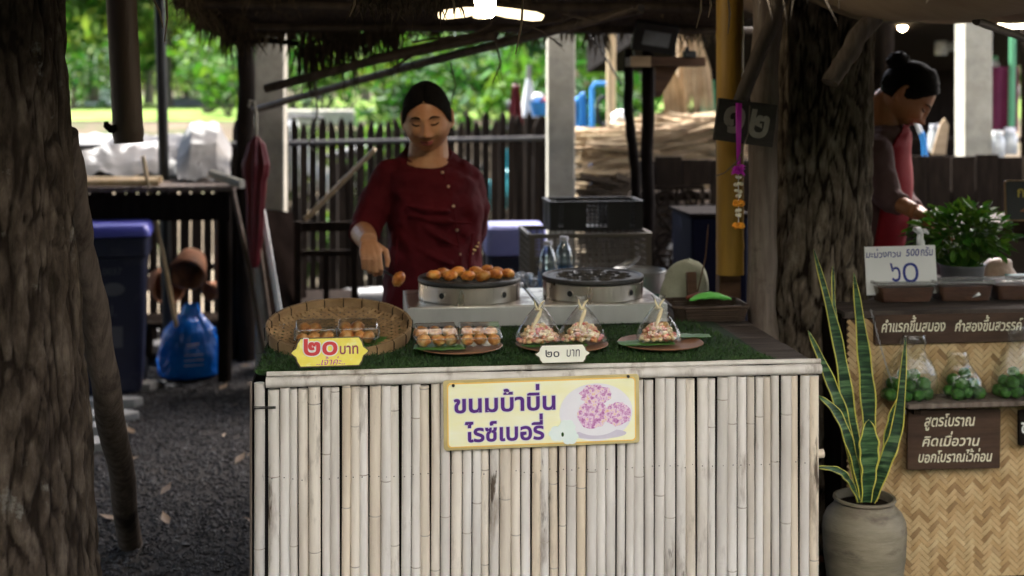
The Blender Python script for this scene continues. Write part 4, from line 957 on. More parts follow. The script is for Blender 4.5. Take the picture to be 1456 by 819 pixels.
def clear_box(c, w, dp, h, tilt, name, label, yaw=0.0, fill=5, balls=''):
    t = thing(name, label, 'box', c, 'clear boxes of snack balls'); M = Matrix.Translation(Vector(c)) @ Matrix.Rotation(yaw, 4, 'Z') @ Matrix.Rotation(tilt, 4, 'X')
    def ring(sx, sy, z, r=.006): return [(x, y, z) for x, y in rrect(sx, sy, r, 4)]
    def loft(m, rings, cap0=False, cap1=False):
        n = len(rings[0]); vs = [p for q in rings for p in q]
        fs = [(j * n + i, j * n + (i + 1) % n, (j + 1) * n + (i + 1) % n, (j + 1) * n + i) for j in range(len(rings) - 1) for i in range(n)]
        if cap0: fs.append(tuple(range(n))[::-1])
        if cap1: fs.append(tuple((len(rings) - 1) * n + i for i in range(n)))
        m.add(vs, fs, 0, M)
    m = MB(); loft(m, [ring(w * .84, dp * .80, .001), ring(w * .9, dp * .9, h * .30), ring(w * .92, dp * .92, h * .42)], True); m.build('tray', MT['clear'], t)
    m = MB(); loft(m, [ring(w * .92, dp * .92, h * .42), ring(w, dp, h * .42), ring(w, dp, h * .47), ring(w * .93, dp * .93, h * .47)]); m.build('flange', MT['smoky'], t, ang=20)
    m = MB(); loft(m, [ring(w * .93, dp * .93, h * .47), ring(w * .90, dp * .88, h * .95), ring(w * .86, dp * .84, h)], False, True); m.build('lid', MT['clear'], t)
    m = MB(); m.tube([M @ Vector(p) for p in ring(w * .885, dp * .865, h * .98)] , .0011, 5); m.build('lid_edge', MT['smoky'], t)
    for k in range(fill):
        q = Vector(((-.285 + .285 * (k % 3)) * w + rng.uniform(-.003, .003), ((-.17 if k < 3 else .18)) * dp + rng.uniform(-.004, .004), .004 + (.014 if k >= 3 else 0)))
        if k >= 6: q = Vector(((-.2 + .4 * (k - 6)) * w, -.02 * dp, .022))
        bun_at(M @ q, (tilt, 0, 0), balls, balls)
    return t

# ------------------------------------------------------------------ winnowing basket
d = 3.44; cb = W(482.5, 467, d); RB = L(205, d) / 2; TB = R(11)
bk = thing('winnowing_basket', 'round woven bamboo tray tilted towards the front of the counter', 'basket', (cb.x, cb.y, cb.z))
MBk = Matrix.Translation(cb) @ Matrix.Rotation(TB, 4, 'X')
m = MB(); rb = RB * .97
def bz(x, y): return -.026 + .020 * (min(1, math.hypot(x, y) / rb)) ** 4
for fam in (0, 1):
    k = -rb + .004
    while k < rb:
        hl = math.sqrt(max(0, rb * rb - k * k)); N = 16; prev = None; vs = []
        wv = .0052 if hl > .05 else .004
        for q in range(N + 1):
            s = -hl + 2 * hl * q / N
            for e in (-1, 1):
                a, b_ = (s, k + e * wv) if fam == 0 else (k + e * wv, s)
                x, y = (a - b_) * .7071, (a + b_) * .7071
                vs.append((x, y, bz(x, y) + (.0012 if (q + int(k * 300) + fam) % 2 else -.0012)))
        m.add(vs, [(2 * q, 2 * q + 1, 2 * q + 3, 2 * q + 2) for q in range(N)], 0, MBk); k += .0150
m.build('weave', MT['wicker'], bk, ang=10)
m = MB(); m.lathe([(RB * .965, -.020), (RB * .985, -.021), (RB, .0), (RB * .995, .011), (RB * .978, .011), (RB * .975, .0)], 96, MBk, closed=True); m.build('hoop', MT['wicker'], bk)
m = MB(); m.lathe([(RB * .972, .009), (RB * 1.004, .009), (RB * 1.006, .0155), (RB * .970, .0155)], 96, MBk, closed=True); m.build('rim_strip', MT['wicker'], bk)
for k in range(22):
    m = MB(); a = 2 * PI * k / 22 + .1; M = MBk @ Matrix.Rotation(a, 4, 'Z') @ Matrix.Translation((RB * .988, 0, -.002))
    m.tube([(-.0075, 0, -.016), (-.0065, 0, .012), (.0, 0, .0185), (.0065, 0, .013), (.0055, 0, -.020)], .0013, 6, M=M); m.build('binding', MT['black_wood'], bk)
# the back of the tray rests on a folded block of wood
p = MBk @ Vector((0, RB * .62, -.03)); m = MB(); m.box((p.x, p.y, (CZ + p.z) / 2 - .004), (.16, .05, max(.02, p.z - CZ - .012))); tag(m.build('prop_block', MT['dark_wood'], bev=.003), 'dark wooden block propping up the woven tray', 'wood block')
def banana_leaf(pts_, label, z=0.0, tilt=0.0, M=None):
    """a torn piece of banana leaf: long strip, midrib fold, drooping ends"""
    m = MB(); (x0, y0), (x1, y1), wd_ = pts_
    a = Vector((x0, y0, 0)); b_ = Vector((x1, y1, 0)); u = (b_ - a).normalized(); v = Vector((-u.y, u.x, 0)); N = 18
    def fn(s, t_):
        wj = wd_ * (.75 + .25 * math.sin(PI * s)) * (1 + .12 * noise.noise(Vector((s * 6, x0 * 30, t_ > .5))))
        p = a.lerp(b_, s) + v * (t_ - .5) * wj
        p.z = z + .004 * abs(t_ - .5) + .0018 * noise.noise(Vector((s * 8, t_ * 5, x0))) - .010 * max(0, s - .85) / .15 * 0
        return M @ p if M is not None else p
    m.grid(fn, N, 7)
    return tag(m.build('banana_leaf', MT['leaf_bana'], solid=.0008, ang=180), label, 'leaf', 'banana leaf liners under the food')
banana_leaf(((-.10, -.045), (.135, -.05), .10), 'banana leaf lining the woven tray', -.023, M=MBk)
for k, (px, lb) in enumerate(((448, 'clear snack box in the woven tray, behind the yellow tag'), (509, 'clear snack box in the woven tray, on its leaf corner'))):
    q = MBk.inverted() @ WZ(px, 480, .815); q.z = -.019; q.y = -.035
    clear_box(MBk @ q, .113, .085, .045, TB, 'snack_box', lb, R(-2 if k else 3), 5, 'golden snack ball in a clear box in the woven tray')

# ------------------------------------------------------------------ plates with food
def plate(px, py, wpx, label):
    c = WZ(px, py, CZ + .016); d = (c.x * ST + c.y * CT); r = L(wpx, d) / 2
    m = MB(); m.lathe([(0, .0035), (r * .8, .004), (r * .93, .0085), (r, .0115), (r * .985, .013), (r * .9, .0105), (r * .78, .0075), (0, .007)], 56, Matrix.Translation((c.x, c.y, CZ + .010)))
    return tag(m.build('wooden_plate', MT['plate'], loc=(c.x, c.y, CZ + .010)), label, 'plate', 'round brown wooden plates'), c, r
_, c1, r1 = plate(652, 494, 126, 'brown wooden plate under two clear snack boxes')
banana_leaf(((c1.x - r1 * 1.02, c1.y - .030), (c1.x + .015, c1.y - .042), .075), 'banana leaf sticking out under the clear boxes', CZ + .0235)
for k, px in enumerate((619, 681)):
    q = WZ(px, 488, CZ + .024); clear_box((q.x, c1.y - .004, CZ + .0245), .115, .088, .05, 0, 'snack_box', ('clear snack box on the wooden plate, over the leaf', 'clear snack box on the bare side of the wooden plate')[k], R(3 - 5 * k), 6, 'golden snack ball in a clear box on the plate')
_, c2, r2 = plate(799, 491, 132, 'brown wooden plate under the two bags, behind the cream tag')
_, c3, r3 = plate(939, 489, 122, 'brown wooden plate under the single bag')
banana_leaf(((c2.x - r2 * .9, c2.y - .02), (c2.x + r2 * .5, c2.y - .028), .07), 'banana leaf under the two bags', CZ + .0235)
banana_leaf(((c3.x - r3 * 1.02, c3.y - .028), (c3.x + r3 * .25, c3.y - .022), .07), 'banana leaf poking out left under the single bag', CZ + .0235)
banana_leaf(((c3.x + .0, c3.y + .06), (c3.x + r3 * 1.3, c3.y + .045), .05), 'banana leaf poking out behind the single bag', CZ + .0245)

def snack_bag(c, w, dp, h, label, yaw, seed):
    t = thing('snack_bag', label, 'bag', c, 'tied bags of sugared snacks'); M = Matrix.Translation(Vector(c)) @ Matrix.Rotation(yaw, 4, 'Z')
    m = MB(); n = 40; prof = [(.98, .002), (1.0, .012), (.93, .026), (.80, .042), (.60, .060), (.42, .076), (.24, .088), (.13, .096), (.24, .110), (.34, .120)]
    vs = []
    for j, (k, z) in enumerate(prof):
        for i in range(n):
            a = 2 * PI * i / n; cr = math.cos(a); sr = math.sin(a); e = .55 + .35 * (z / .12)
            x = math.copysign(abs(cr) ** e, cr) * w / 2 * k; y = math.copysign(abs(sr) ** e, sr) * dp / 2 * k
            fold = 1 + (.10 * j / 9) * noise.noise(Vector((cr * 4, sr * 4, z * 20 + seed)))
            vs.append((x * fold, y * fold, z * h / .12 + .004 * noise.noise(Vector((cr * 3, sr * 3, seed + z * 30)))))
    fs = [(j * n + i, j * n + (i + 1) % n, (j + 1) * n + (i + 1) % n, (j + 1) * n + i) for j in range(len(prof) - 1) for i in range(n)] + [tuple(range(n))[::-1]]
    m.add(vs, fs, 0, M); m.build('film', MT['film'], t, ang=180)
    m = MB(); r = random.Random(seed)
    for k in range(190):
        z = r.random() ** 1.3 * .038; f = 1 - z / .065; a = r.uniform(0, 2 * PI); q = math.sqrt(r.random())
        m.blob((q * math.cos(a) * w * .46 * f, q * math.sin(a) * dp * .44 * f, z + .006), (r.uniform(.0055, .009), r.uniform(.0045, .0075), r.uniform(.0045, .007)), 8, 6, .25, 2.0, seed=k)
    m.v = [M @ p for p in m.v]; m.build('snack_pieces', MT['kernel'], t, ang=180)['kind'] = 'stuff'
    m = MB(); zt = .086 * h / .12
    m.tube([(.006, -.012, zt), (.0, -.016, zt - .012), (-.008, -dp * .30, zt - .026), (-.016, -dp * .40, zt - .044)], [.003, .0056, .0052, .0015], 7, M=M)
    m.tube([(.0, -.006, zt + .004), (.006, -.006, zt + .016), (.014, -.008, zt + .024)], [.003, .003, .0012], 7, M=M)
    m.tube([(-.004, -.006, zt + .002), (-.010, -.006, zt + .016), (-.012, -.008, zt + .026)], [.003, .0028, .001], 7, M=M)
    m.lathe([(.008, zt - .003), (.0105, zt), (.008, zt + .004)], 12, M); m.build('raffia_tie', MT['raffia'], t)
for k, (px, wp, c_, lb) in enumerate(((767, 66, c2, 'clear bag of pink and cream snacks, behind the cream tag, beside the snack boxes'), (830, 68, c2, 'clear bag of cream snacks sharing the plate of the pink bag'), (941, 62, c3, 'clear bag of red and cream snacks alone on its plate'))):
    q = WZ(px, 489, CZ + .024); snack_bag((q.x, c_.y - .004, CZ + .0255), L(wp, 3.37), .082, .118, lb, R((-6, 5, 3)[k]), k * 5 + 2)

# ================================================================== STOVES AND GRIDDLES
SZ = .843
def stove(px0, px1, label):
    d = 3.66; a = W(px0, 437, d); Yf = W(670, 437, d).y; x0 = WY(px0, 437, Yf).x; x1 = WY(px1, 437, Yf).x; dp = .33
    t = thing('gas_stove', label, 'stove', ((x0 + x1) / 2, Yf + dp / 2, CZ), 'steel stove boxes')
    cx, cy = (x0 + x1) / 2, Yf + dp / 2; w = x1 - x0
    m = MB(); m.box((cx, cy, (CZ + .008 + SZ) / 2), (w, dp, SZ - CZ - .008)); m.build('casing', MT['steel'], t, bev=.0022)
    m = MB(); m.box((cx, cy, CZ + .004), (w * .96, dp * .96, .007)); m.build('base_frame', MT['black'], t)
    m = MB(); m.box((cx, cy, SZ + .0012), (w - .012, dp - .012, .002)); m.build('top_plate', MT['steel_worn'], t, bev=.0005)
    return cx, Yf, x0, x1
hol = [(0, 0)] + [(.046 * math.cos(a), .046 * math.sin(a)) for a in [k * PI / 3 for k in range(6)]] + [(.092 * math.cos(a), .092 * math.sin(a)) for a in [k * PI / 6 + .2 for k in range(12)]] + [(.125 * math.cos(a), .125 * math.sin(a)) for a in [k * PI / 9 for k in range(18)]]
def griddle(px, label, Yf):
    r = .149; d = 3.83; c = W(px, 430, d); c = Vector((c.x, Yf + .012 + r, SZ + .0025)); t = thing('griddle', label, 'griddle', c, 'round griddles on the stoves'); T = Matrix.Translation(c)
    m = MB(); m.lathe([(r * .985, 0), (r, .002), (r, .046), (r * .985, .048), (r * .965, .048), (r * .965, .0)], 72, T, closed=True); m.build('steel_ring', MT['steel_worn'], t)
    def hgt(x, y):
        q = math.hypot(x, y); z = .0
        if q < .140:
            for hx, hy in hol[:19]:
                s = math.hypot(x - hx, y - hy)
                if s < .022: z = min(z, -.016 * math.sqrt(1 - (s / .022) ** 2))
                elif s < .026: z = max(z, .003 * (1 - abs(s - .024) / .002))
        return z
    m = MB(); nr, na = 46, 110; vs = []
    for j in range(nr + 1):
        q = r * 1.0 * j / nr
        for i in range(na):
            a = 2 * PI * i / na; x, y = q * math.cos(a), q * math.sin(a); vs.append((x, y, .0585 + hgt(x, y) + (.0035 if q > .141 else 0)))
    fs = [(j * na + i, j * na + (i + 1) % na, (j + 1) * na + (i + 1) % na, (j + 1) * na + i) for j in range(nr) for i in range(na)]
    m.add(vs, fs, 0, T)
    m.lathe([(r, .062), (r * 1.012, .060), (r * 1.016, .052), (r * 1.005, .0485), (r * .97, .0485)], 72, T); m.build('cast_plate', MT['iron'], t, ang=60)
    for a in (-PI / 2 - R(36), -PI / 2 + R(37)):
        Mh = T @ Matrix.Rotation(a, 4, 'Z') @ Matrix.Translation((r - .001, 0, .024)) @ Matrix.Rotation(R(90), 4, 'Y')
        m = MB(); m.lathe([(0, .0022), (.0085, .0022), (.0085, .0)], 20, Mh); h_ = m.build('vent_dark_disc', MT['black'], t)  # flat black disc drawn for the dark inside the vent
        m = MB(); m.lathe([(.0085, .0), (.0088, .0034), (.0102, .0034), (.0108, .0)], 20, Mh, closed=True); m.build('hole_rim', MT['steel_worn'], h_)
    return c
cxl, Yf, _, _ = stove(578, 764.5, 'steel stove box under the griddle full of snack balls')
gl = griddle(667, 'round griddle with golden snack balls cooking in it', Yf)
cxr, _, sx0, sx1 = stove(768, 949, 'steel stove box under the empty blackened griddle')
gr = griddle(845.5, 'empty blackened round griddle with hollows', Yf)
mb = [make_bun('snack_ball', 'bun', (.0215, .021, .0145), seed=20 + k * 4.3, label='x', group='x') for k in range(3)]
for k, (x, y) in enumerate(((-.105, -.012), (-.056, -.028), (-.028, .045), (.022, .062), (-.006, -.052), (.040, -.060), (.026, .004), (.072, -.028), (.086, .036), (.112, -.002), (.062, .078), (-.075, .040))):
    v = Vector((x, y, 0))
    put(mb[k % 3], 'g%d' % (k % 3), (gl.x + v.x, gl.y + v.y, gl.z + .0575), (rng.uniform(-.3, .3), rng.uniform(-.3, .3), rng.uniform(0, 6)), 'golden half round snack ball cooking in the griddle', 'snack balls cooking in the griddle', rng.uniform(.92, 1.08))

# ================================================================== RIGHT END OF THE COUNTER
c = WZ(1003, 452, CZ); d = 3.78
t = thing('wicker_tray', 'small dark wicker tray on the counter beside the grey post', 'basket', (c.x, c.y, CZ)); w, dp, h = .20, .15, .042
m = MB(); NN = 84
for k in range(7):
    z = .004 + k * h / 7; s = 1 + .10 * k / 7; pts = []
    for i in range(NN + 1):
        x, y = rrect(w * s, dp * s, .03, 20)[i % NN]; o = .0022 * (1 if (i + k) % 2 else -1); l_ = math.hypot(x, y); pts.append((c.x + x * (1 + o / l_), c.y + y * (1 + o / l_), CZ + z))
    m.tube(pts, .0032, 5, caps=False)
m.build('weave', MT['wicker_dark'], t)
m = MB(); pts = []
for i in range(NN + 1):
    x, y = rrect(w * 1.12, dp * 1.12, .03, 20)[i % NN]; pts.append((c.x + x, c.y + y, CZ + h + .003 * (i % 2)))
m.tube(pts, .0048, 7, caps=False); m.build('rim', MT['wicker_dark'], t)
m = MB(); m.prism(rrect(w * .99, dp * .99, .03), .003, Matrix.Translation((c.x, c.y, CZ + .002))); m.build('bottom', MT['wicker_dark'], t)
m = MB()
def glove(u, v, y0, s): 
    a = 2 * PI * u; f = math.sin(PI * min(.97, max(.03, v))) ** .45; x = -.062 + .124 * v
    return (c.x + .012 + x, c.y + y0 + .024 * f * math.cos(a), CZ + h + .004 + .010 * (1 + f * math.sin(a)) + .012 * math.sin(PI * v) * s + .003 * noise.noise(Vector((v * 7, a, s))))
m.grid(lambda u, v: glove(u, v, -.012, 1.0), 18, 20, wrap=True); tag(m.build('folded_glove', MT['lime'], ang=180), 'bright green folded cloth glove lying in the wicker tray', 'glove')
m = MB(); m.grid(lambda u, v: glove(u, v, .03, .4), 18, 20, wrap=True); tag(m.build('folded_glove', M_('rust_cloth', (.16, .04, .02), (.25, .07, .03), 8, rough=.9), ang=180), 'rust coloured cloth lying behind the green glove', 'cloth')
# sage cloth sack draped behind the tray with a wooden block leaning on it
c = WZ(986, 438, CZ); c.y += .12; d = 3.98; m = MB(); wS, hS = L(74, d), L(62, d)
def sack(u, v):
    a = 2 * PI * u; k = (1 - v ** 2.6) ** .5 if v < 1 else 0; r = .5 * wS * (k * .9 + .1) * (1 + .10 * noise.noise(Vector((math.cos(a) * 1.5, math.sin(a) * 1.5, v * 3))))
    return (c.x + r * math.cos(a) + .012 * v, c.y + r * math.sin(a) * .55, CZ + .001 + v * hS * (1 + .06 * noise.noise(Vector((math.cos(a), math.sin(a), 4)))))
m.grid(sack, 30, 22, wrap=True); tag(m.build('cloth_sack', MT['cloth_sage'], ang=180), 'pale sage cloth draped over a mound behind the wicker tray', 'cloth')
m = MB(); q = WZ(992, 440, CZ); m.box((q.x, c.y - .055 - .018, CZ + .055), (.030, .016, .10), (R(-6), 0, R(3))); m.tube([(q.x + .01, c.y - .085, CZ + .02), (q.x + .05, c.y - .055, CZ + .15), (q.x + .065, c.y - .03, CZ + .25)], .0025, 6)
tag(m.build('wooden_block', MT['brown_wood'], bev=.002), 'short brown wood block leaning on the sage cloth', 'wood block')
# ================================================================== PEOPLE
def g2(x, z, x0, z0, sx, sz): return math.exp(-((x - x0) / sx) ** 2 - ((z - z0) / sz) ** 2)
def head_pt(th, ph, smile=0.0):
    """th from the crown down, ph 0 = straight ahead (+y); metres"""
    d = Vector((math.sin(th) * math.sin(ph), math.sin(th) * math.cos(ph), math.cos(th)))
    x, y, z = d.x * .0765, d.y * .094, d.z * .114
    if d.z < 0:
        t_ = -d.z; x *= (1 - .13 * t_ ** 3.2) * (1 + .05 * math.exp(-((t_ - .45) / .3) ** 2))
        if d.y > 0: y += .012 * t_ * d.y; y *= 1 - .10 * t_ ** 3
        else: y *= 1 - .45 * t_ ** 1.2
    elif d.z > .2: y -= .006 * (d.z - .2)
    if d.y > 0:
        y *= 1 - .06 * min(1, abs(x) / .074) ** 2
        f = min(1, d.y * 2.2)
        ax = abs(x)
        k = .023 * g2(x, z, 0, -.030, .0135, .013) + .013 * g2(x, z, 0, -.006, .0085, .024) + .011 * g2(ax, z, .0145, -.034, .008, .008)
        k -= .0085 * g2(ax, z, .030, .004, .017, .011); k += .0068 * g2(ax, z, .030, .003, .0135, .0065)
        k += .004 * g2(ax, z, .030, .022, .022, .007) + .0085 * g2(ax, z, .041, -.028, .021, .022) * (1 + smile)
        k += .0075 * g2(x, z, 0, -.0555, .019, .0052) + .0078 * g2(x, z, 0, -.0672, .017, .0062) - .0045 * g2(x, z, 0, -.0612, .022, .0024)
        k -= .003 * g2(x, z, 0, -.077, .02, .005); k += .008 * g2(x, z, 0, -.094, .02, .014) - .0025 * g2(ax, z, .030, -.050, .006, .010) * (1 + 2 * smile)
        y += k * f
    return Vector((x, y, z))
SAMP = []
for i in range(160):
    for j in range(120):
        p = head_pt(R(35) + R(115) * i / 159, R(-75) + R(150) * j / 119); SAMP.append(p)
def on_face(x, z, lift=.0015):
    b = min(SAMP, key=lambda p: (p.x - x) ** 2 + (p.z - z) ** 2)
    return Vector((x, b.y + lift, z))
def head_mesh(m, M, smile=0.0):
    m.grid(lambda u, v: head_pt(PI * min(.999, max(.001, v)), 2 * PI * u, smile), 110, 120, wrap=True, M=M)
    for s in (-1, 1):            # ears
        E_ = M @ Matrix.Translation((s * .0815, -.012, -.010)) @ Matrix.Rotation(s * R(32), 4, 'Z')
        m.tube([Vector((0, .006 + .012 * math.cos(a) * 1.0, .030 * math.sin(a))) for a in [2 * PI * k / 14 for k in range(15)]], .0055, 8, M=E_)
        m.blob((0, 0, 0), (.006, .015, .026), 12, 8, M=None) if False else None
        m.tube([(-s * .004, .012, -.012), (0, .004, 0), (0, -.002, .014)], [.009, .010, .006], 8, M=E_)
        m.tube([(-s * .012, .01, -.02), (0, .006, -.030)], [.006, .0075], 8, M=E_)
def hairline(ph):
    a = abs(((ph + PI) % (2 * PI)) - PI)
    pts = [(0, 52), (15, 54), (35, 62), (52, 74), (64, 88), (76, 97), (92, 98), (104, 116), (135, 122), (180, 126)]
    a = math.degrees(a)
    for (a0, t0), (a1, t1) in zip(pts, pts[1:]):
        if a <= a1: return R(t0 + (t1 - t0) * (a - a0) / (a1 - a0))
    return R(126)
def hair_mesh(m, M, thick=.075, part=True):
    def fn(u, v):
        ph = 2 * PI * u; tm = hairline(ph); th = .001 + tm * v; p = head_pt(th, ph); e = min(1, (1 - v) / .34); k = 1 + thick * e ** .75 + .010 * noise.noise(Vector((math.sin(ph) * 9, math.cos(ph) * 9, th * 2)))
        q = p * k; q.z *= .965
        if part and math.cos(ph) > 0 and v < .95: q.z -= .004 * math.exp(-(p.x / .004) ** 2) * e
        return q
    m.grid(fn, 90, 40, wrap=True, M=M)
    r = random.Random(5)
    for k in range(230):           # combed strands lying on the cap
        sg = 1 if k % 2 else -1; t0 = R(r.uniform(3, 56)); t1 = R(r.uniform(70, 112)); p0, p1 = (sg * R(2), sg * R(r.uniform(62, 150))) if part else (sg * R(r.uniform(0, 60)), sg * R(r.uniform(110, 170))); lift = 1 + thick + r.uniform(-.012, .012); pts = []
        for q in range(9):
            f = q / 8; ph = p0 + (p1 - p0) * f ** .8; th = t0 + (t1 - t0) * f; th = min(th, hairline(ph) * r.uniform(.97, 1.02)); pts.append(M @ (head_pt(th, ph) * (lift - .035 * f)))
        m.tube(pts, [.0008, .0016, .0018, .0018, .0018, .0018, .0016, .0014, .0006], 5)
def hand(m, w, f, p, s, curl=(28, 42, 30), thumb=(35, 20), sc_=1.0, spread=1.0):
    f = f.normalized(); p = (p - f * p.dot(f)).normalized(); s = f.cross(p) if f.cross(p).dot(s) > 0 else p.cross(f); s.normalize()
    k = sc_
    tips = []
    for i, (ln, off) in enumerate(((.92, .026), (1.0, .009), (.95, -.008), (.78, -.024))):
        b = w + f * (.082 - .004 * abs(i - 1)) * k + s * off * k; m.tube([w + f * .004 + s * off * .55 * k, w + f * .045 * k + s * off * .9 * k - p * .002, b], [.014 * k, .0145 * k, .0105 * k], 10)
        d_ = (f + s * off * 3 * spread).normalized(); pts = [b]; a = 0
        for L3, c_ in zip((.042, .026, .021), curl):
            a += R(c_ * (1 + .12 * i)); dd = (d_ * math.cos(a) + p * math.sin(a)); pts.append(pts[-1] + dd * L3 * ln * k)
        m.tube(pts, [.0098 * k, .0088 * k, .0078 * k, .0058 * k], 10); tips.append(pts[-1])
    m.blob(w + f * .045 * k, (.030 * k, .030 * k, .030 * k), 12, 8, M=Matrix((( s.x, p.x * .5, f.x * 1.4, 0), (s.y, p.y * .5, f.y * 1.4, 0), (s.z, p.z * .5, f.z * 1.4, 0), (0, 0, 0, 1))))
    t0 = w + f * .018 * k + s * .020 * k; t1 = t0 + (f * .6 + s * .75 + p * .25).normalized() * .042 * k
    t2 = t1 + (f * .9 + s * .1 + p * .45).normalized() * .030 * k; t3 = t2 + (f * .85 - s * .25 + p * .5).normalized() * .024 * k
    m.tube([t0, t1, t2, t3], [.014 * k, .0115 * k, .0095 * k, .0068 * k], 10); tips.append(t3)
    return tips
def face_parts(body, M, brow_mat, smile=0.0, open_eye=False):
    def strip(pts, r, mat, name):
        m = MB(); m.tube([M @ on_face(x, z, l) for x, z, l in pts], r, 7); m.build(name, mat, body, ang=180)
    for s in (-1, 1):
        strip([(s * (.014 + .034 * k / 6), .0215 + .006 * math.sin(PI * (k / 6) ** .8) - .002 * k / 6, .0012) for k in range(7)], [.0010, .0026, .0032, .0032, .0028, .0022, .0008], brow_mat, 'eyebrow')
        strip([(s * (.017 + .027 * k / 8), .0025 - .0045 * math.sin(PI * k / 8) + .0015 * k / 8, .0008) for k in range(9)], [.0008, .0018, .0024, .0026, .0026, .0026, .0026, .0024, .0010], brow_mat, 'eyelash')
        strip([(s * (.018 + .025 * k / 8), .010 - .004 + .0035 * math.sin(PI * k / 8), .0003) for k in range(9)], .0006, MT['skin2'], 'eyelid_fold')
    up = .004 * smile + .002
    strip([(-.022 + .044 * k / 10, -.0612 + .004 * smile * ((k - 5) / 5) ** 2 + .002 * ((k - 5) / 5) ** 2, .0016) for k in range(11)], [.0006] + [.0013] * 9 + [.0006], MT['ink_wine'], 'mouth_line')
    strip([(-.021 + .042 * k / 10, -.0568 + .0012 * math.cos(PI * (k - 5) / 5 * 2) + up * ((k - 5) / 5) ** 2, .0004) for k in range(11)], [.0008, .002, .0027, .003, .0032, .0028, .0032, .003, .0027, .002, .0008], MT['lip'], 'lip')
    strip([(-.019 + .038 * k / 10, -.0668 + .0035 * ((k - 5) / 5) ** 2 + up * ((k - 5) / 5) ** 2, .0004) for k in range(11)], [.0008, .0022, .0032, .0038, .004, .004, .004, .0038, .0032, .0022, .0008], MT['lip'], 'lip')
def loft_body(m, rings, n=44, wr=.006, seed=0.0, fwd=Vector((0, -1, 0)), sd=Vector((1, 0, 0)), sub_=5):
    """closed body of elliptical rings (centre, half width, half depth)"""
    R2 = []
    rings = [tuple(q) + ((0.0,) if len(q) == 3 else ()) for q in rings]
    for (c0, a0, b0, l0), (c1, a1, b1, l1) in zip(rings, rings[1:]):
        for k in range(sub_):
            f = k / sub_; f2 = f * f * (3 - 2 * f); R2.append((c0.lerp(c1, f), a0 + (a1 - a0) * f2, b0 + (b1 - b0) * f2, l0 + (l1 - l0) * f2))
    R2.append(rings[-1]); vs = []
    for j, (c, a, b, tl_) in enumerate(R2):
        for i in range(n):
            t_ = 2 * PI * i / n; ca, sa = math.cos(t_), math.sin(t_); k = 1 + (wr / max(a, .05)) * (noise.noise(Vector((ca * 1.8 + j * .05, sa * 1.8, j * .22 + seed))) + .6 * noise.noise(Vector((ca * 4, sa * 4 + j * .12, j * .5 + seed))))
            p = c + sd * (math.copysign(abs(ca) ** .9, ca) * a * k) + fwd * (math.copysign(abs(sa) ** .9, sa) * b * k) - Vector((0, 0, tl_ * sa)); vs.append(p)
    fs = [(j * n + i, j * n + (i + 1) % n, (j + 1) * n + (i + 1) % n, (j + 1) * n + i) for j in range(len(R2) - 1) for i in range(n)]
    fs += [tuple(range(n))[::-1], tuple((len(R2) - 1) * n + i for i in range(n))]
    m.add(vs, fs)
    return [q[:3] for q in R2]

# ------------------------------------------------------------------ the seller behind the counter
D1 = 4.30
def P1(px, py, dd=0.0): return W(px, py, D1 + dd)
base = P1(616, 400); base.z = 0
seller = thing('person', 'woman in a dark red buttoned blouse, looking down, holding a pick', 'person', base)
HM = Matrix.Translation(P1(607, 166, -.03)) @ Matrix.Rotation(PI - R(7), 4, 'Z') @ Matrix.Rotation(R(3), 4, 'Y') @ Matrix.Rotation(-R(17), 4, 'X')
m = MB(); head_mesh(m, HM)
nb = P1(609, 232, .02); m.tube([nb - Vector((0, 0, .05)), nb + Vector((0, 0, .0)), nb + Vector((0, -.002, .028)), HM @ Vector((0, -.022, -.070)), HM @ Vector((0, -.015, -.02))], [.098, .086, .068, .060, .058], 24)
m.tube([P1(560, 262), P1(608, 250), P1(656, 262)], [.03, .05, .03], 14)
wr1 = P1(524, 344, -.25)
m.tube([P1(552, 258, .0), P1(522, 300, -.03), P1(514, 328, -.06)], [.034, .038, .038], 12); m.tube([P1(514, 328, -.06), P1(520, 338, -.16), wr1], [.040, .037, .028], 14)
tips = hand(m, wr1, Vector((.10, -.80, -.58)), Vector((.05, .45, -.88)), Vector((1, 0, 0)), (48, 52, 30), sc_=.95)
m.tube([P1(660, 262, .02), P1(675, 295, .07), P1(672, 335, .17)], [.034, .038, .036], 12); m.tube([P1(672, 335, .17), P1(652, 352, .24)], [.036, .026], 12)
hand(m, P1(652, 352, .24), Vector((-.9, .2, -.3)), Vector((0, -1, 0)), Vector((0, 0, -1)), (15, 20, 20))
# trunk and legs under the clothes
cb_ = [P1(610, 240, .02), P1(613, 272, .02), P1(617, 330, .01), P1(616, 420, .02), P1(616, 470, .02)]
m.tube(cb_, [.045, .085, .10, .11, .09], 18)
for s in (-1, 1):
    x = base.x + s * .075; m.tube([(x, base.y, .62), (x, base.y, .40), (x, base.y + .01, .10), (x, base.y + .01, .055)], [.085, .06, .04, .042], 14); m.tube([(x, base.y + .03, .035), (x, base.y - .06, .035), (x + s * .01, base.y - .15, .025)], [.035, .038, .025], 12)
body = m.build('body', MT['skin'], seller, remesh=.0036, smooth_it=2)
m = MB(); hair_mesh(m, HM); m.build('hair', MT['hair'], seller, ang=180)
m = MB(); b_ = HM @ Vector((0, -.105, -.03)); m.blob(b_, (.045, .035, .042), 18, 12, .15, 3); m.build('hair_bun', MT['hair'], seller, ang=180)
face_parts(body, HM, MT['hair'])
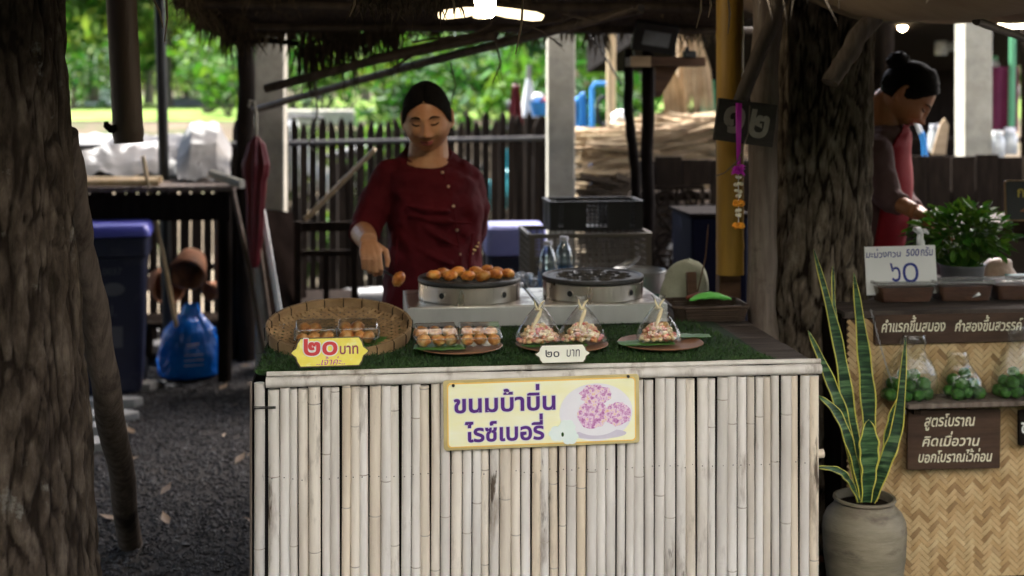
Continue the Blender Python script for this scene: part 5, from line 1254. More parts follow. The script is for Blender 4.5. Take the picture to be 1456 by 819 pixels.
# blouse: body of the garment and sleeves grown together
m = MB()
rg = [(P1(616, 452, .01), .172, .138), (P1(616, 420, .01), .172, .140), (P1(617, 372, .01), .163, .136), (P1(619, 330, .005), .152, .130), (P1(619, 290, .005), .153, .128), (P1(615, 258, .01), .155, .115), (P1(612, 244, .015), .142, .104), (P1(611, 234, .018), .126, .096, .010), (P1(609, 225, .02), .100, .084, .026), (P1(608.5, 218, .02), .078, .072, .036)]
RR = loft_body(m, rg, 60, .010, 2.0)
def sleeve(m, pts, rr, seed):
    pts = [Vector(p) for p in pts]; P = []; Q = []; N = 26
    for k in range(N + 1):
        s = k / N * (len(pts) - 1); i = min(int(s), len(pts) - 2); f = s - i; P.append(pts[i].lerp(pts[i + 1], f)); Q.append((rr[i] + (rr[i + 1] - rr[i]) * f) * (1 + .09 * noise.noise(Vector((k * .45, seed, 0)))))
    m.tube(P, Q, 20)
sleeve(m, [P1(574, 252, .01), P1(553, 254, .0), P1(533, 290, -.02), P1(521, 322, -.05), P1(517, 336, -.09)], [.070, .060, .056, .052, .050], 1)
sleeve(m, [P1(648, 252, .02), P1(664, 258, .03), P1(676, 295, .07), P1(673, 330, .15), P1(660, 345, .20)], [.066, .058, .050, .048, .046], 5)
# folds that run from the arm across the belly
for k, (a, b_) in enumerate((((575, 292), (640, 300)), ((580, 306), (672, 318)), ((598, 318), (655, 352)), ((566, 330), (560, 392)), ((672, 330), (664, 410)), ((590, 350), (650, 378)))):
    A_, B_ = P1(a[0], a[1], -.122), P1(b_[0], b_[1], -.130); m.tube([A_, A_.lerp(B_, .5) + Vector((0, -.002, -.006)), B_], [.003, .0105, .003], 8)
bl = m.build('blouse', MT['red_cloth'], seller, remesh=.0055, smooth_it=4)
def crumple(o, st, sz):
    tx = bpy.data.textures.new('cloth_crumple', 'CLOUDS'); tx.noise_scale = sz; tx.noise_depth = 2; md = o.modifiers.new('crumple', 'DISPLACE'); md.texture = tx; md.strength = st; md.mid_level = .5; md.texture_coords = 'LOCAL'
crumple(bl, .018, .075)
m = MB()
rg = [(Vector((base.x, base.y, .09)), .20, .17), (Vector((base.x, base.y, .40)), .185, .155), (P1(616, 440, .01), .165, .132)]
loft_body(m, rg, 48, .012, 8.0); m.build('skirt', MT['red_cloth'], seller, remesh=.009, smooth_it=3)
def front_of(px, py):      # where the blouse's front is
    z = P1(px, py).z; best = min(RR, key=lambda q: abs(q[0].z - z)); x = P1(px, py, -.12).x; t_ = max(-.97, min(.97, (x - best[0].x) / best[1]))
    return Vector((x, best[0].y - best[2] * (1 - t_ * t_) ** .45 - .001, z))
for k, (px, py) in enumerate(((630, 243), (638, 262), (645, 289), (650, 322), (654, 356), (657, 388))):
    m = MB(); q = front_of(px, py) + Vector((0, -.003, 0)); m.blob(q, (.0055, .0035, .0055), 10, 7); m.build('button', MT['tan_btn'], bl)
m = MB(); m.tube([front_of(px, py) + Vector((0, -.002, 0)) for px, py in ((628, 239), (632, 247), (638, 262), (645, 290), (650, 322), (655, 358), (658, 395), (660, 430))], .0022, 6); m.build('placket_seam', MT['red_cloth'], bl)
m = MB()
for k in range(9):
    q = front_of(668 + 15 * k / 8, 358 - 15 * (k / 8) ** 1.2 + (3 if k % 2 else 0)) + Vector((0, -.004, 0)); m.blob(q, .0035, 8, 6)
m.build('pin', MT['gold'], bl)
m = MB(); ring = [HM @ Vector((0, 0, 0))] ; c_ = P1(608, 224, .02)
m.tube([c_ + Vector((math.cos(a) * .079, -math.sin(a) * .074, -.036 * math.sin(a) + .014)) for a in [2 * PI * k / 40 for k in range(41)]], .0036, 8); m.build('collar', MT['red_cloth'], bl)
# the pick and the ball on its tip
tip = W(562, 395, D1 - .40); gpt = (tips[0] + tips[4]) / 2; top = gpt + (gpt - tip).normalized() * .05
m = MB(); m.tube([top, gpt, tip], [.0048, .0044, .0022], 8); tag(m.build('food_pick', MT['black'], ang=180), 'thin dark pick held by the seller', 'pick')
m = make_bun('snack_ball', 'bun', (.017, .017, .024), 77, 'golden snack ball on the tip of the pick', 'x'); del m['group']; m.location = tip - Vector((0, 0, .02)); m.rotation_euler = (.2, .5, .4)

# ------------------------------------------------------------------ the second seller, side on
D2 = 4.52
def P2(px, py, dd=0.0): return W(px, py, D2 + dd)
base = P2(1222, 400, .1); base.z = 0
p2 = thing('person', 'woman with hair in a bun bending over the neighbouring stall, plum shirt and red apron', 'person', base)
yaw = R(66); fw = Vector((math.sin(yaw), -math.cos(yaw), 0)); sd = Vector((math.cos(yaw), math.sin(yaw), 0))
HM = Matrix.Translation(P2(1288, 133)) @ Matrix.Rotation(PI + yaw, 4, 'Z') @ Matrix.Rotation(R(-4), 4, 'Y') @ Matrix.Rotation(-R(47), 4, 'X')
m = MB(); head_mesh(m, HM, .8)
nb = P2(1254, 182, .0); m.tube([nb - Vector((.01, 0, .05)), nb, HM @ Vector((0, -.030, -.072)), HM @ Vector((0, -.02, -.02))], [.07, .056, .050, .05], 18)
sh = P2(1245, 215) - sd * .125; el_ = P2(1262, 282, -.14); wr2 = P2(1300, 300, -.24)
m.tube([sh, el_, wr2], [.044, .036, .026], 14); hand(m, wr2, Vector((.8, -.35, -.45)), Vector((-.3, .1, -.9)), Vector((0, 1, 0)), (20, 30, 25))
sh2 = P2(1250, 222) + sd * .125; e2 = P2(1285, 290, .12); m.tube([sh2, e2, P2(1318, 312, -.02)], [.044, .036, .026], 14); hand(m, P2(1318, 312, -.02), Vector((.7, -.4, -.5)), Vector((-.3, .1, -.9)), Vector((0, -1, 0)), (20, 30, 25))
m.tube([P2(1256, 212), P2(1240, 270, .04), P2(1224, 360, .08), P2(1222, 440, .1)], [.05, .09, .10, .10], 16)
for s in (-1, 1):
    q = base + sd * s * .08; m.tube([q + Vector((0, 0, .7)), q + Vector((0, 0, .4)), q + Vector((0, 0, .06))], [.085, .06, .042], 12); m.tube([q + Vector((0, 0, .035)) - fw * .04, q + Vector((0, 0, .03)) + fw * .15], [.036, .026], 12)
b2 = m.build('body', MT['skin2'], p2, remesh=.0042, smooth_it=2)
m = MB(); hair_mesh(m, HM, .10, False); m.build('hair', MT['hair'], p2, ang=180)
m = MB(); m.blob(HM @ Vector((0, -.098, .055)), (.040, .040, .036), 20, 14, .35, 3.5); m.build('hair_bun', MT['hair'], p2, ang=180)
face_parts(b2, HM, MT['hair'], 1.0)
m = MB(); rg = [(P2(1222, 445, .10), .165, .125), (P2(1224, 360, .08), .150, .12), (P2(1240, 268, .04), .155, .118), (P2(1244, 212, .02), .148, .10), (P2(1249, 190, .0), .112, .088), (P2(1254, 177, .0), .072, .068)]
R2_ = loft_body(m, rg, 50, .009, 4.0, fw, sd)
sleeve(m, [sh + sd * .03, sh, sh.lerp(el_, .5), el_, el_.lerp(wr2, .55)], [.068, .062, .055, .048, .040], 3); sleeve(m, [sh2 - sd * .03, sh2, e2, e2.lerp(P2(1318, 312, -.02), .5)], [.066, .060, .048, .040], 6)
crumple(m.build('shirt', MT['plum'], p2, remesh=.007, smooth_it=4), .016, .07)
m = MB(); vs = []
def apr(u, v):
    s = v * (len(R2_) - 1); i = min(int(s), len(R2_) - 2); f = s - i; c0, a0, b0 = R2_[i]; c1, a1, b1 = R2_[i + 1]; c = c0.lerp(c1, f); a = a0 + (a1 - a0) * f; b = b0 + (b1 - b0) * f
    t_ = PI * (.10 + .80 * u) if v < .55 else PI * (.5 + (u - .5) * (.80 - .45 * (v - .55) / .45)); return c + sd * math.cos(t_) * (a + .012) + fw * math.sin(t_) * (b + .020 + .004 * noise.noise(Vector((u * 6, v * 6, 1))))
m.grid(apr, 26, 44); m.build('apron', MT['red_apron'], p2, solid=.004, ang=180)
m = MB(); loft_body(m, [(base + Vector((0, 0, .12)), .17, .14), (P2(1222, 440, .1), .16, .12)], 40, .01, 1.0, fw, sd); m.build('skirt', MT['red_apron'], p2, ang=180)
# ================================================================== NEIGHBOUR STALL (right)
Y2 = 3.60
x0 = WY(1208, 600, Y2).x; x1 = x0 + 1.35
st = thing('woven_counter', 'stall counter clad in woven bamboo herringbone', 'counter', ((x0 + x1) / 2, Y2 + .3, 0))
zt, zb = .795, .025
def herring(m, xa, xb, za, zb_, y, L0=.039, Wd=.0105):
    """twilled matting: every visible float is a slightly bowed strip of its own"""
    c = L0 / 3.0 * .98; n = int((xb - xa + zb_ - za) / c / 1.2) + 8; cx, cz = (xa + xb) / 2, (za + zb_) / 2
    for i in range(-n, n):
        for j in range(-n, n):
            ph = (i + j) % 6 if False else (i - j) % 6
            # floats start at phase 0 (along i) and 3 (along j)
            for kind in (0, 1):
                if kind == 0 and ph != 0: continue
                if kind == 1 and ph != 3: continue
                if kind == 0: a0, a1, b0, b1 = i - 0, i + 3, j, j + 1
                else: a0, a1, b0, b1 = i, i + 1, j - 2, j + 1
                ctr_ = ((a0 + a1) / 2 * c, (b0 + b1) / 2 * c); X = cx + (ctr_[0] - ctr_[1]) * .7071; Z = cz + (ctr_[0] + ctr_[1]) * .7071
                if not (xa < X < xb and za < Z < zb_): continue
                vs = []; g = .0005
                for q in range(5):
                    f = q / 4; lift = .0016 * math.sin(PI * f)
                    for e in (0, 1):
                        if kind == 0: a, b = a0 * c + (a1 - a0) * c * f, (b0 * c + g if e == 0 else b1 * c - g)
                        else: a, b = (a0 * c + g if e == 0 else a1 * c - g), b0 * c + (b1 - b0) * c * f
                        vs.append((cx + (a - b) * .7071, y - lift - .0004, cz + (a + b) * .7071))
                m.add(vs, [(2 * q, 2 * q + 1, 2 * q + 3, 2 * q + 2) for q in range(4)])
m = MB(); herring(m, x0, x1, zb, zt, Y2); m.build('woven_panel', MT['weave'], st, ang=180)
m = MB(); m.box(((x0 + x1) / 2, Y2 + .012, (zt + zb) / 2), (x1 - x0 + .01, .02, zt - zb)); m.build('panel_backing', MT['brown_wood'], st)
m = MB(); m.box(((x0 + x1) / 2, Y2 + .018, .021), (x1 - x0, .05, .042)); m.build('bottom_rail', MT['dark_wood'], st, bev=.003)
m = MB(); m.box((x0 - .012, Y2 + .33, .41), (.02, .64, .80)); m.build('end_panel', MT['black_wood'], st)
m = MB(); m.box(((x0 + x1) / 2, Y2 + .33, .81), (x1 - x0 + .04, .68, .02)); m.build('top_board', MT['table_wood'], st, bev=.002)
# lettered plank along the top edge
tl, br = WY(1244, 449, Y2 - .014), WY(1470, 486, Y2 - .014)
sg = thing('lettered_plank', 'long dark brown plank with cream Thai writing on the counter top edge', 'sign', ((tl.x + br.x) / 2, tl.y, br.z))
w_ = .62; h_ = tl.z - br.z; xL = tl.x; ym = tl.y
m = MB(); m.box((xL + w_ / 2, ym + .006, (tl.z + br.z) / 2 + .001), (w_, .012, h_)); m.build('plank', MT['sign_wood'], sg, bev=.0015)
BMp = board_frame((xL, ym, (tl.z + br.z) / 2))
def px2(x, y): q = WY(x, y, ym); return q.x - xL, q.z - (tl.z + br.z) / 2
for s, (a, b_, c_, d_) in (('คำแรกขึ้นสมอง', (1253, 447.5, 1344, 473)), ('คำสองขึ้นสวรรค์', (1357.5, 447, 1454, 472))):
    (ax, ay), (cx_, cy_) = px2(a, d_), px2(c_, b_)
    m = MB(); lettering(m, s, (ax, ay, cx_, cy_), BMp, off=.012, shear=.22, th=.0009, stretch=True, wob=.02); m.build('lettering', MT['ink_cream'], sg, flat=True)
# hanging lettered board
tl, br = WY(1291, 584.5, Y2 - .05), WY(1422.5, 665, Y2 - .05); cx, cz = (tl.x + br.x) / 2, (tl.z + br.z) / 2
hb = thing('lettered_board', 'square brown board with three lines of cream Thai writing under the shelf', 'sign', (cx, tl.y, cz))
BMp = board_frame((cx, tl.y, cz), 0, 0, R(-.8)); w_, h_ = br.x - tl.x, tl.z - br.z
m = MB(); m.prism(rrect(w_, h_, .003), .012, BMp @ Matrix.Translation((0, 0, -.012))); m.build('board', MT['sign_wood'], hb, bev=.0012)
for s, (a, b_, c_, d_) in (('สูตรโบราณ', (1314, 587, 1386, 613)), ('คิดเมื่อวาน', (1311, 612, 1393, 636)), ('บอกโบราณไว้ก่อน', (1306, 636, 1411, 659))):
    q0, q1 = WY(a, d_, tl.y), WY(c_, b_, tl.y); m = MB()
    lettering(m, s, (q0.x - cx, q0.z - cz, q1.x - cx, q1.z - cz), BMp, off=.012, shear=.22, th=.0009, stretch=True, wob=.02); m.build('lettering', MT['ink_cream'], hb, flat=True)
# second, darker sign cut by the picture edge
tl, br = WY(1449, 584, Y2 - .05), WY(1560, 630, Y2 - .05); BMp = board_frame(((tl.x + br.x) / 2, tl.y, (tl.z + br.z) / 2))
dk = thing('dark_board', 'dark board with white lettering at the right edge under the shelf', 'sign', ((tl.x + br.x) / 2, tl.y, br.z)); m = MB(); m.prism(rrect(br.x - tl.x, tl.z - br.z, .003), .01, BMp @ Matrix.Translation((0, 0, -.01))); m.build('board', MT['black_wood'], dk, bev=.001)
m = MB(); lettering(m, 'ข', (-(br.x - tl.x) / 2 + .006, -.02, -(br.x - tl.x) / 2 + .03, .02), BMp, off=.01, th=.0008); m.build('lettering', MT['white'], dk, flat=True)
# shelf
a = WY(1290, 575, Y2 - .09); sh_ = thing('display_shelf', 'narrow grey brown shelf on the woven counter front', 'shelf', (a.x + .3, Y2 - .06, a.z)); zs = a.z
m = MB(); m.box((a.x - .004 + .31, Y2 - .062, zs), (.63, .115, .014)); m.build('board', MT['grey_wood'], sh_, bev=.002)
for xx in (a.x + .03, a.x + .5):
    m = MB(); m.box((xx, Y2 - .05, zs - .0185), (.02, .08, .022)); m.build('bracket', MT['dark_wood'], sh_)
# chain
m = MB(); A_, B_ = WY(1238, 440, Y2 - .02), WY(1288, 588, Y2 - .09); N = 46
ch = thing('hanging_chain', 'thin steel chain holding the shelf', 'chain', A_)
for k in range(N):
    f = (k + .5) / N; p = A_.lerp(B_, f) + Vector((0, -.006 * math.sin(PI * f), -.035 * math.sin(PI * f))); q = A_.lerp(B_, f + .01) + Vector((0, -.006 * math.sin(PI * (f + .01)), -.035 * math.sin(PI * (f + .01)))); t_ = (q - p).normalized()
    u, v = frame_of(t_); u = u if k % 2 else v; ln, wd_ = .0044, .0024
    m.tube([p + t_ * ln * math.cos(a) + u * wd_ * math.sin(a) for a in [2 * PI * i / 10 for i in range(11)]], .0008, 5, caps=False)
m.build('chain_links', MT['chain'], ch)
# bags of limes
fr = []
for k in range(3):
    m = MB(); m.blob((0, 0, .0185), (.0205, .0205, .0190), 24, 16, .16, 5.0, seed=k * 9); fr.append(tag(m.build('lime', MT['fruit'], loc=(0, 0, 0), ang=180), 'x', 'lime', 'x'))
def lime_bag(px0, px1, top, py, lb, seed):
    r = random.Random(seed); c = WY((px0 + px1) / 2, py, Y2 - .065); w = L(px1 - px0, DY(px0, Y2 - .065)); z0 = zs + .007; h = L(py - top, 3.7); dp = .09
    t = thing('lime_bag', lb, 'bag', (c.x, c.y, z0), 'clear bags of limes on the shelf'); m = MB(); n = 36; vs = []
    prof = [(.9, .0), (1, .06), (1.02, .22), (.95, .42), (.7, .60), (.45, .78), (.5, .9), (.38, 1.0)]
    for j, (k, f) in enumerate(prof):
        for i in range(n):
            a = 2 * PI * i / n; q = 1 + (.04 + .22 * f) * noise.noise(Vector((math.cos(a) * 3, math.sin(a) * 3, f * 3 + seed))); vs.append((c.x + math.cos(a) * w / 2 * k * q + .02 * f * (1 if seed % 2 else -1), c.y + math.sin(a) * dp / 2 * k * q, z0 + .001 + f * h))
    m.add(vs, [(j * n + i, j * n + (i + 1) % n, (j + 1) * n + (i + 1) % n, (j + 1) * n + i) for j in range(len(prof) - 1) for i in range(n)]); m.build('film', MT['soft_film'], t, ang=180)
    kk = 0; na = max(3, int(w / .037))
    for lay, nx, ny in ((0, na, 2), (1, na - 1, 2), (2, max(1, na - 2), 1)):
        for ix in range(nx):
            for iy in range(ny):
                if lay == 2 and r.random() < .25: continue
                x = c.x + (ix - (nx - 1) / 2) * .0365 + r.uniform(-.004, .004); y = c.y + (iy - (ny - 1) / 2) * .036 + r.uniform(-.004, .004) - .003; z = z0 + .002 + lay * .0265 + r.uniform(0, .003)
                kk = (kk + 1) % 3; put(fr[kk], 'l%d' % kk, (x, y, z), (r.uniform(-.4, .4), r.uniform(-.4, .4), r.uniform(0, 6)), 'green bumpy lime in a clear bag on the shelf', 'limes in the bags on the shelf', r.uniform(.80, .98))
lime_bag(1250, 1331, 480, 571, 'clear bag of limes beside the chain', 1); lime_bag(1337, 1403, 505, 571, 'clear bag of limes in the middle of the shelf', 2); lime_bag(1408, 1475, 470, 571, 'clear bag of limes next to the picture edge', 3)
# tubs of brown paste on the counter
def tub(px0, px1, py0, py1, lb, paper=False):
    Yt = Y2 + .12; a, b_ = WY(px0, py1, Yt), WY(px1, py1, Yt); w = b_.x - a.x; z0 = .8205; h = .058; c = ((a.x + b_.x) / 2, Yt + .04)
    t = thing('paste_tub', lb, 'tub', (c[0], c[1], z0), 'clear tubs of brown fruit paste')
    def ring(s, z): return [(c[0] + x, c[1] + y, z0 + z) for x, y in rrect(w * s, .10 * s, .016 * s, 5)]
    def loft(m, rings, caps=(False, False)):
        n = len(rings[0]); vs = [p for q in rings for p in q]; fs = [(j * n + i, j * n + (i + 1) % n, (j + 1) * n + (i + 1) % n, (j + 1) * n + i) for j in range(len(rings) - 1) for i in range(n)]
        if caps[0]: fs.append(tuple(range(n))[::-1])
        if caps[1]: fs.append(tuple((len(rings) - 1) * n + i for i in range(n)))
        m.add(vs, fs)
    m = MB(); loft(m, [ring(.80, .001), ring(.86, .02), ring(.94, h - .006)], (True, False)); m.build('tub_wall', MT['clear'], t)
    m = MB(); loft(m, [ring(.95, h - .004), ring(1.0, h - .003), ring(1.0, h + .003), ring(.95, h + .004), ring(.92, h)], (False, True)); m.build('lid', MT['smoky'], t)
    m = MB(); loft(m, [ring(.78, .0025), ring(.845, .02), ring(.91, h - .012)], (True, True)); m.build('paste', MT['paste'], t)
    m = MB(); loft(m, [ring(.955, h - .006), ring(1.012, h - .004), ring(1.012, h - .001), ring(.955, h - .001)]); m.build('tub_rim', MT['smoky'], t)
    if paper: m = MB(); m.add([(c[0] + .012, c[1] - .0475, z0 + .012), (c[0] + .040, c[1] - .049, z0 + .020), (c[0] + .034, c[1] - .0495, z0 + .030)], [(0, 1, 2)]); m.build('paper_scrap', MT['white'], t, solid=.0006)
tub(1246, 1334, 400, 440, 'brown paste tub under the handwritten price board'); tub(1332, 1417, 400, 438, 'brown paste tub with a torn white label', True); tub(1414, 1500, 398, 437, 'brown paste tub at the picture edge')
# handwritten white board
tl, br = W(1229.5, 350, 3.92), W(1333, 418, 3.92); c = (tl + br) / 2; wb = thing('price_board', 'white board with blue handwritten price behind the paste tubs', 'sign', c); BMp = board_frame(c, R(-3), -R(6), R(1.2)); w_, h_ = br.x - tl.x, tl.z - br.z
m = MB(); m.prism([(-w_ / 2, -h_ / 2), (w_ / 2, -h_ / 2), (w_ / 2, h_ / 2), (-w_ / 2, h_ / 2)], .003, BMp @ Matrix.Translation((0, 0, -.003))); m.build('board', MT['white'], wb)
def tbx(x0, y0, x1, y1): return ((x0 - 1281) / 103.5 * w_, -(y1 - 384) / 68 * h_, (x1 - 1281) / 103.5 * w_, -(y0 - 384) / 68 * h_)
m = MB()
lettering(m, 'มะม่วงกวน', tbx(1231, 353, 1282, 366), BMp, off=.014, th=.0006, stretch=True, wob=.05, shear=.1); lettering(m, '500', tbx(1289, 354.5, 1309, 365), BMp, off=.012, th=.0006, stretch=True, shear=.15, wob=.03); lettering(m, 'กรัม', tbx(1311, 352, 1329, 365), BMp, off=.012, th=.0006, stretch=True, shear=.1, wob=.04)
m.build('lettering', MT['ink_blue'], wb, flat=True)
m = MB()
lettering(m, '๖', tbx(1265, 374, 1280, 400), BMp, off=.004, th=.0006, stretch=True); lettering(m, '๐', tbx(1283, 374, 1306, 402), BMp, off=-.006, th=.0006, stretch=True); m.build('numeral', MT['ink_blue'], wb, flat=True)
# spray bottle
c = W(1309, 380, 4.02); sp = thing('spray_bottle', 'spray bottle with a white trigger head behind the white board', 'bottle', (c.x, c.y, .82)); T = Matrix.Translation((c.x, c.y, .82))
zh = W(1309, 345, 4.02).z - .82
m = MB(); m.lathe([(0, 0), (.030, 0), (.031, .01), (.031, zh * .55), (.024, zh * .72), (.012, zh * .85), (.011, zh * .9), (0, zh * .9)], 24, T); m.build('bottle', MT['smoky'], sp)
m = MB(); m.lathe([(0, zh * .88), (.0125, zh * .88), (.0125, zh + .004), (.009, zh + .012), (.008, zh + .03), (0, zh + .03)], 20, T)
m.tube([(0, 0, zh + .028), (-.010, -.008, zh + .04), (-.026, -.016, zh + .043)], [.010, .011, .007], 10, M=T); m.tube([(.004, 0, zh + .034), (.018, .008, zh + .036), (.030, .012, zh + .026)], [.009, .007, .004], 10, M=T); m.tube([(-.006, -.006, zh + .03), (-.014, -.01, zh + .014), (-.012, -.01, zh)], [.005, .004, .003], 8, M=T); m.build('trigger_head', MT['white'], sp)
# herbs in a bucket
c = W(1368, 385, 4.12); hp = thing('potted_herb', 'bushy green leafed herb in a grey metal bucket', 'plant', (c.x, c.y, .82)); zr = W(1368, 378, 4.12).z
m = MB(); r = L(62, 4.12) / 2; m.lathe([(0, .82), (r * .86, .82), (r, zr), (r * 1.05, zr + .002), (r * 1.05, zr + .006), (r * .95, zr + .004), (r * .95, zr - .01), (0, zr - .01)], 40, Matrix.Translation((c.x, c.y, 0))); m.build('bucket', M_('zinc', (.10, .10, .105), (.17, .17, .175), 8, rough=.45, metal=.6), hp)
m = MB(); ms = MB(); zc_ = W(1368, 335, 4.12).z
for k in range(560):
    a = rng.uniform(0, 2 * PI); el2 = math.acos(rng.uniform(-.6, 1)); q = rng.uniform(.45, 1.0); d_ = Vector((math.sin(el2) * math.cos(a) * .155, math.sin(el2) * math.sin(a) * .12, math.cos(el2) * .10))
    p = Vector((c.x, c.y, zc_ + .0)) + d_ * q; o = (d_ + Vector((0, 0, .03))).normalized(); o = (o + Vector((rng.gauss(0, .5), rng.gauss(0, .5), rng.gauss(-.1, .4)))).normalized(); s = o.cross(Vector((rng.gauss(0, .3), rng.gauss(0, .3), 1))).normalized(); n_ = s.cross(o); l_ = rng.uniform(.028, .050); wv = l_ * rng.uniform(.24, .34)
    m.add([p, p + o * l_ * .35 + s * wv + n_ * .002, p + o * l_ * .4 - n_ * .003, p + o * l_ * .35 - s * wv + n_ * .002, p + o * l_ * .75 + s * wv * .7 - n_ * .003, p + o * l_ * .75 - s * wv * .7 - n_ * .003, p + o * l_ - n_ * .010], [(0, 1, 2), (0, 2, 3), (1, 4, 2), (2, 5, 3), (2, 4, 6), (2, 6, 5)])
    if k % 5 == 0: ms.tube([Vector((c.x + d_.x * .15, c.y + d_.y * .15, zr - .01)), Vector((c.x, c.y, zr + .03)) + d_ * .5, p], [.0022, .0018, .001], 5)
m.build('foliage', MT['herb'], hp, flat=True); ms.build('stem', MT['herb'], hp)
# framed dark sign at the right edge
tl, br = W(1428, 256, 4.25), W(1530, 314, 4.25); c = (tl + br) / 2; fs_ = thing('menu_sign', 'small dark framed sign with gold Thai writing at the right edge', 'sign', c); BMp = board_frame(c, R(-4), -R(4)); w_, h_ = br.x - tl.x, tl.z - br.z
m = MB(); m.prism(rrect(w_, h_, .01), .008, BMp @ Matrix.Translation((0, 0, -.009))); m.build('frame', MT['wicker'], fs_, bev=.001)
m = MB(); m.prism(rrect(w_ - .010, h_ - .010, .008), .002, BMp @ Matrix.Translation((0, 0, -.0008))); m.build('face', MT['black_plastic'], fs_)
m = MB(); lettering(m, 'กล้วย', (-w_ / 2 + .018, .010, w_ / 2 - .07, h_ / 2 - .012), BMp, off=.02, th=.0020, stretch=False); m.build('lettering', MT['ink_gold'], fs_, flat=True)
m = MB(); m.prism([(-.07 + x, -.035 + y) for x, y in ((0, 0), (.05, -.01), (.1, .0), (.09, .02), (.04, .026))], .0018, BMp); m.build('food_picture', MT['terracotta'], fs_)
m = MB(); m.box((0, -h_ / 2 - .03, -.03), (w_ * .7, .06, .02), None, 0, BMp); m.box((0, -h_ / 2 - .058, -.02), (w_ * .8, .012, .08), None, 0, BMp); m.build('stand', MT['dark_wood'], fs_)
# things on the counter behind: foil pack, green box, cardboard
c = W(1420, 372, 4.2); m = MB(); m.grid(lambda u, v: (c.x + .055 * math.cos(2 * PI * u) * math.sin(PI * v) ** .6 * (1 + .3 * noise.noise(Vector((math.cos(2*PI*u) * 2, v * 4, 1)))), c.y + .04 * math.sin(2 * PI * u) * math.sin(PI * v) ** .6, .822 + .07 * (1 - math.cos(PI * v)) / 2 * 1.3), 16, 14, wrap=True); tag(m.build('snack_pack', M_('foil', (.35, .22, .15), (.6, .42, .3), 20, rough=.3, bump=1, bscale=30), ang=60), 'crumpled shiny snack pack beside the herb bucket', 'snack pack')
c = W(1448, 385, 4.1); m = MB(); m.box((c.x + .02, c.y, .8205 + .022), (.09, .07, .044)); m.box((c.x + .02, c.y, .8205 + .0475), (.096, .076, .006)); tag(m.build('green_tub', MT['teal'], bev=.006), 'dark green lidded box at the right edge', 'box')
c = W(1430, 300, 4.75); m = MB(); m.box((c.x, c.y, .485), (.50, .35, .97)); m.box((c.x, c.y - .02, .981), (.52, .36, .02)); tag(m.build('stall_cabinet', M_('cardboard', (.025, .016, .009), (.045, .03, .017), 5, rough=.8), bev=.004), 'brown cabinet behind the herb at the neighbouring stall', 'cabinet')

# ------------------------------------------------------------------ snake plant in its jar
c = W(1229, 760, 3.50); jr = L(117, 3.50) / 2; z0 = .0; zrim = W(1229, 709, 3.5).z; zmax = W(1229, 752, 3.5).z
pl = thing('snake_plant', 'tall yellow edged snake plant in an old round grey jar', 'plant', (c.x, c.y, 0))
m = MB(); T = Matrix.Translation((c.x, c.y, 0)); rn = L(88, 3.5) / 2
m.lathe([(0, z0), (jr * .68, z0), (jr * .72, .01), (jr * .84, zmax * .35), (jr * .97, zmax * .75), (jr, zmax), (jr * .98, zmax + .025), (jr * .90, zmax + .045), (jr * .74, zrim - .018), (rn * .95, zrim - .011), (rn * .93, zrim - .006), (rn, zrim), (rn * .98, zrim + .006), (rn * .90, zrim + .006), (rn * .88, zrim - .02), (0, zrim - .022)], 64, T, fn=lambda a, z: 1 + .008 * noise.noise(Vector((math.cos(a) * 2, math.sin(a) * 2, z * 30))))
m.build('jar', MT['pot'], pl, ang=50)
m = MB(); m.lathe([(0, zrim - .013), (rn * .86, zrim - .016)], 24, T); m.build('soil', MT['dark_wood'], pl)
def sleaf(pts, wmax, twist=0.0, tipb=.0, mid=.45, face=Vector((0, -1, 0))):
    pts = [W(*p) for p in pts]; N = 34; m = MB(); vs = []; P = []
    for k in range(N + 1):
        s = k / N * (len(pts) - 1); i = min(int(s), len(pts) - 2); f = s - i
        p0 = pts[max(i - 1, 0)]; p1 = pts[i]; p2_ = pts[i + 1]; p3 = pts[min(i + 2, len(pts) - 1)]
        P.append(.5 * ((2 * p1) + (p2_ - p0) * f + (2 * p0 - 5 * p1 + 4 * p2_ - p3) * f * f + (3 * p1 - p0 - 3 * p2_ + p3) * f ** 3))
    es = []
    for k, p in enumerate(P):
        v = k / N; t_ = (P[min(k + 1, N)] - P[max(k - 1, 0)]).normalized(); s = t_.cross(face).normalized(); s = (Matrix.Rotation(twist * (1 - .5 * v), 3, t_) @ s); nn = s.cross(t_)
        w = wmax * (.45 + .55 * min(1, v / mid)) if v < mid else wmax * (1 - ((v - mid) / (1 - mid)) ** 2.2) + .0006
        w *= 1 + .06 * math.sin(k * .9)
        for e in (-1, -.86, -.5, 0, .5, .86, 1): vs.append(p + s * e * w / 2 - nn * (.10 * w * (1 - e * e)) + nn * .0015 * math.sin(k * .8 + e * 2) * abs(e))
    for k in range(N):
        for q in range(6): m.f.append((k * 7 + q, k * 7 + q + 1, (k + 1) * 7 + q + 1, (k + 1) * 7 + q)); m.mi.append(1 if q in (0, 5) else 0)
    m.v = vs; m.build('leaf', [MT['snake'], MT['snake_edge']], pl, solid=.003, ang=180)
D = 3.5
sleaf([(1228, 712, D), (1210, 600, D), (1190, 480, D - .01), (1157, 355, D - .03)], .040, R(15), mid=.3)
sleaf([(1222, 712, D + .01), (1208, 620, D + .02), (1188, 470, D + .02), (1184, 378, D + .02)], .032, R(60), mid=.35)
sleaf([(1233, 712, D + .02), (1236, 600, D + .03), (1228, 500, D + .03), (1214, 388, D + .02)], .042, R(-10), mid=.4)
sleaf([(1222, 714, D - .03), (1204, 610, D - .05), (1180, 540, D - .06), (1149, 470, D - .07)], .034, R(20), mid=.4)
sleaf([(1226, 714, D - .04), (1214, 650, D - .06), (1192, 590, D - .07), (1163, 562, D - .08)], .030, R(35), mid=.4)
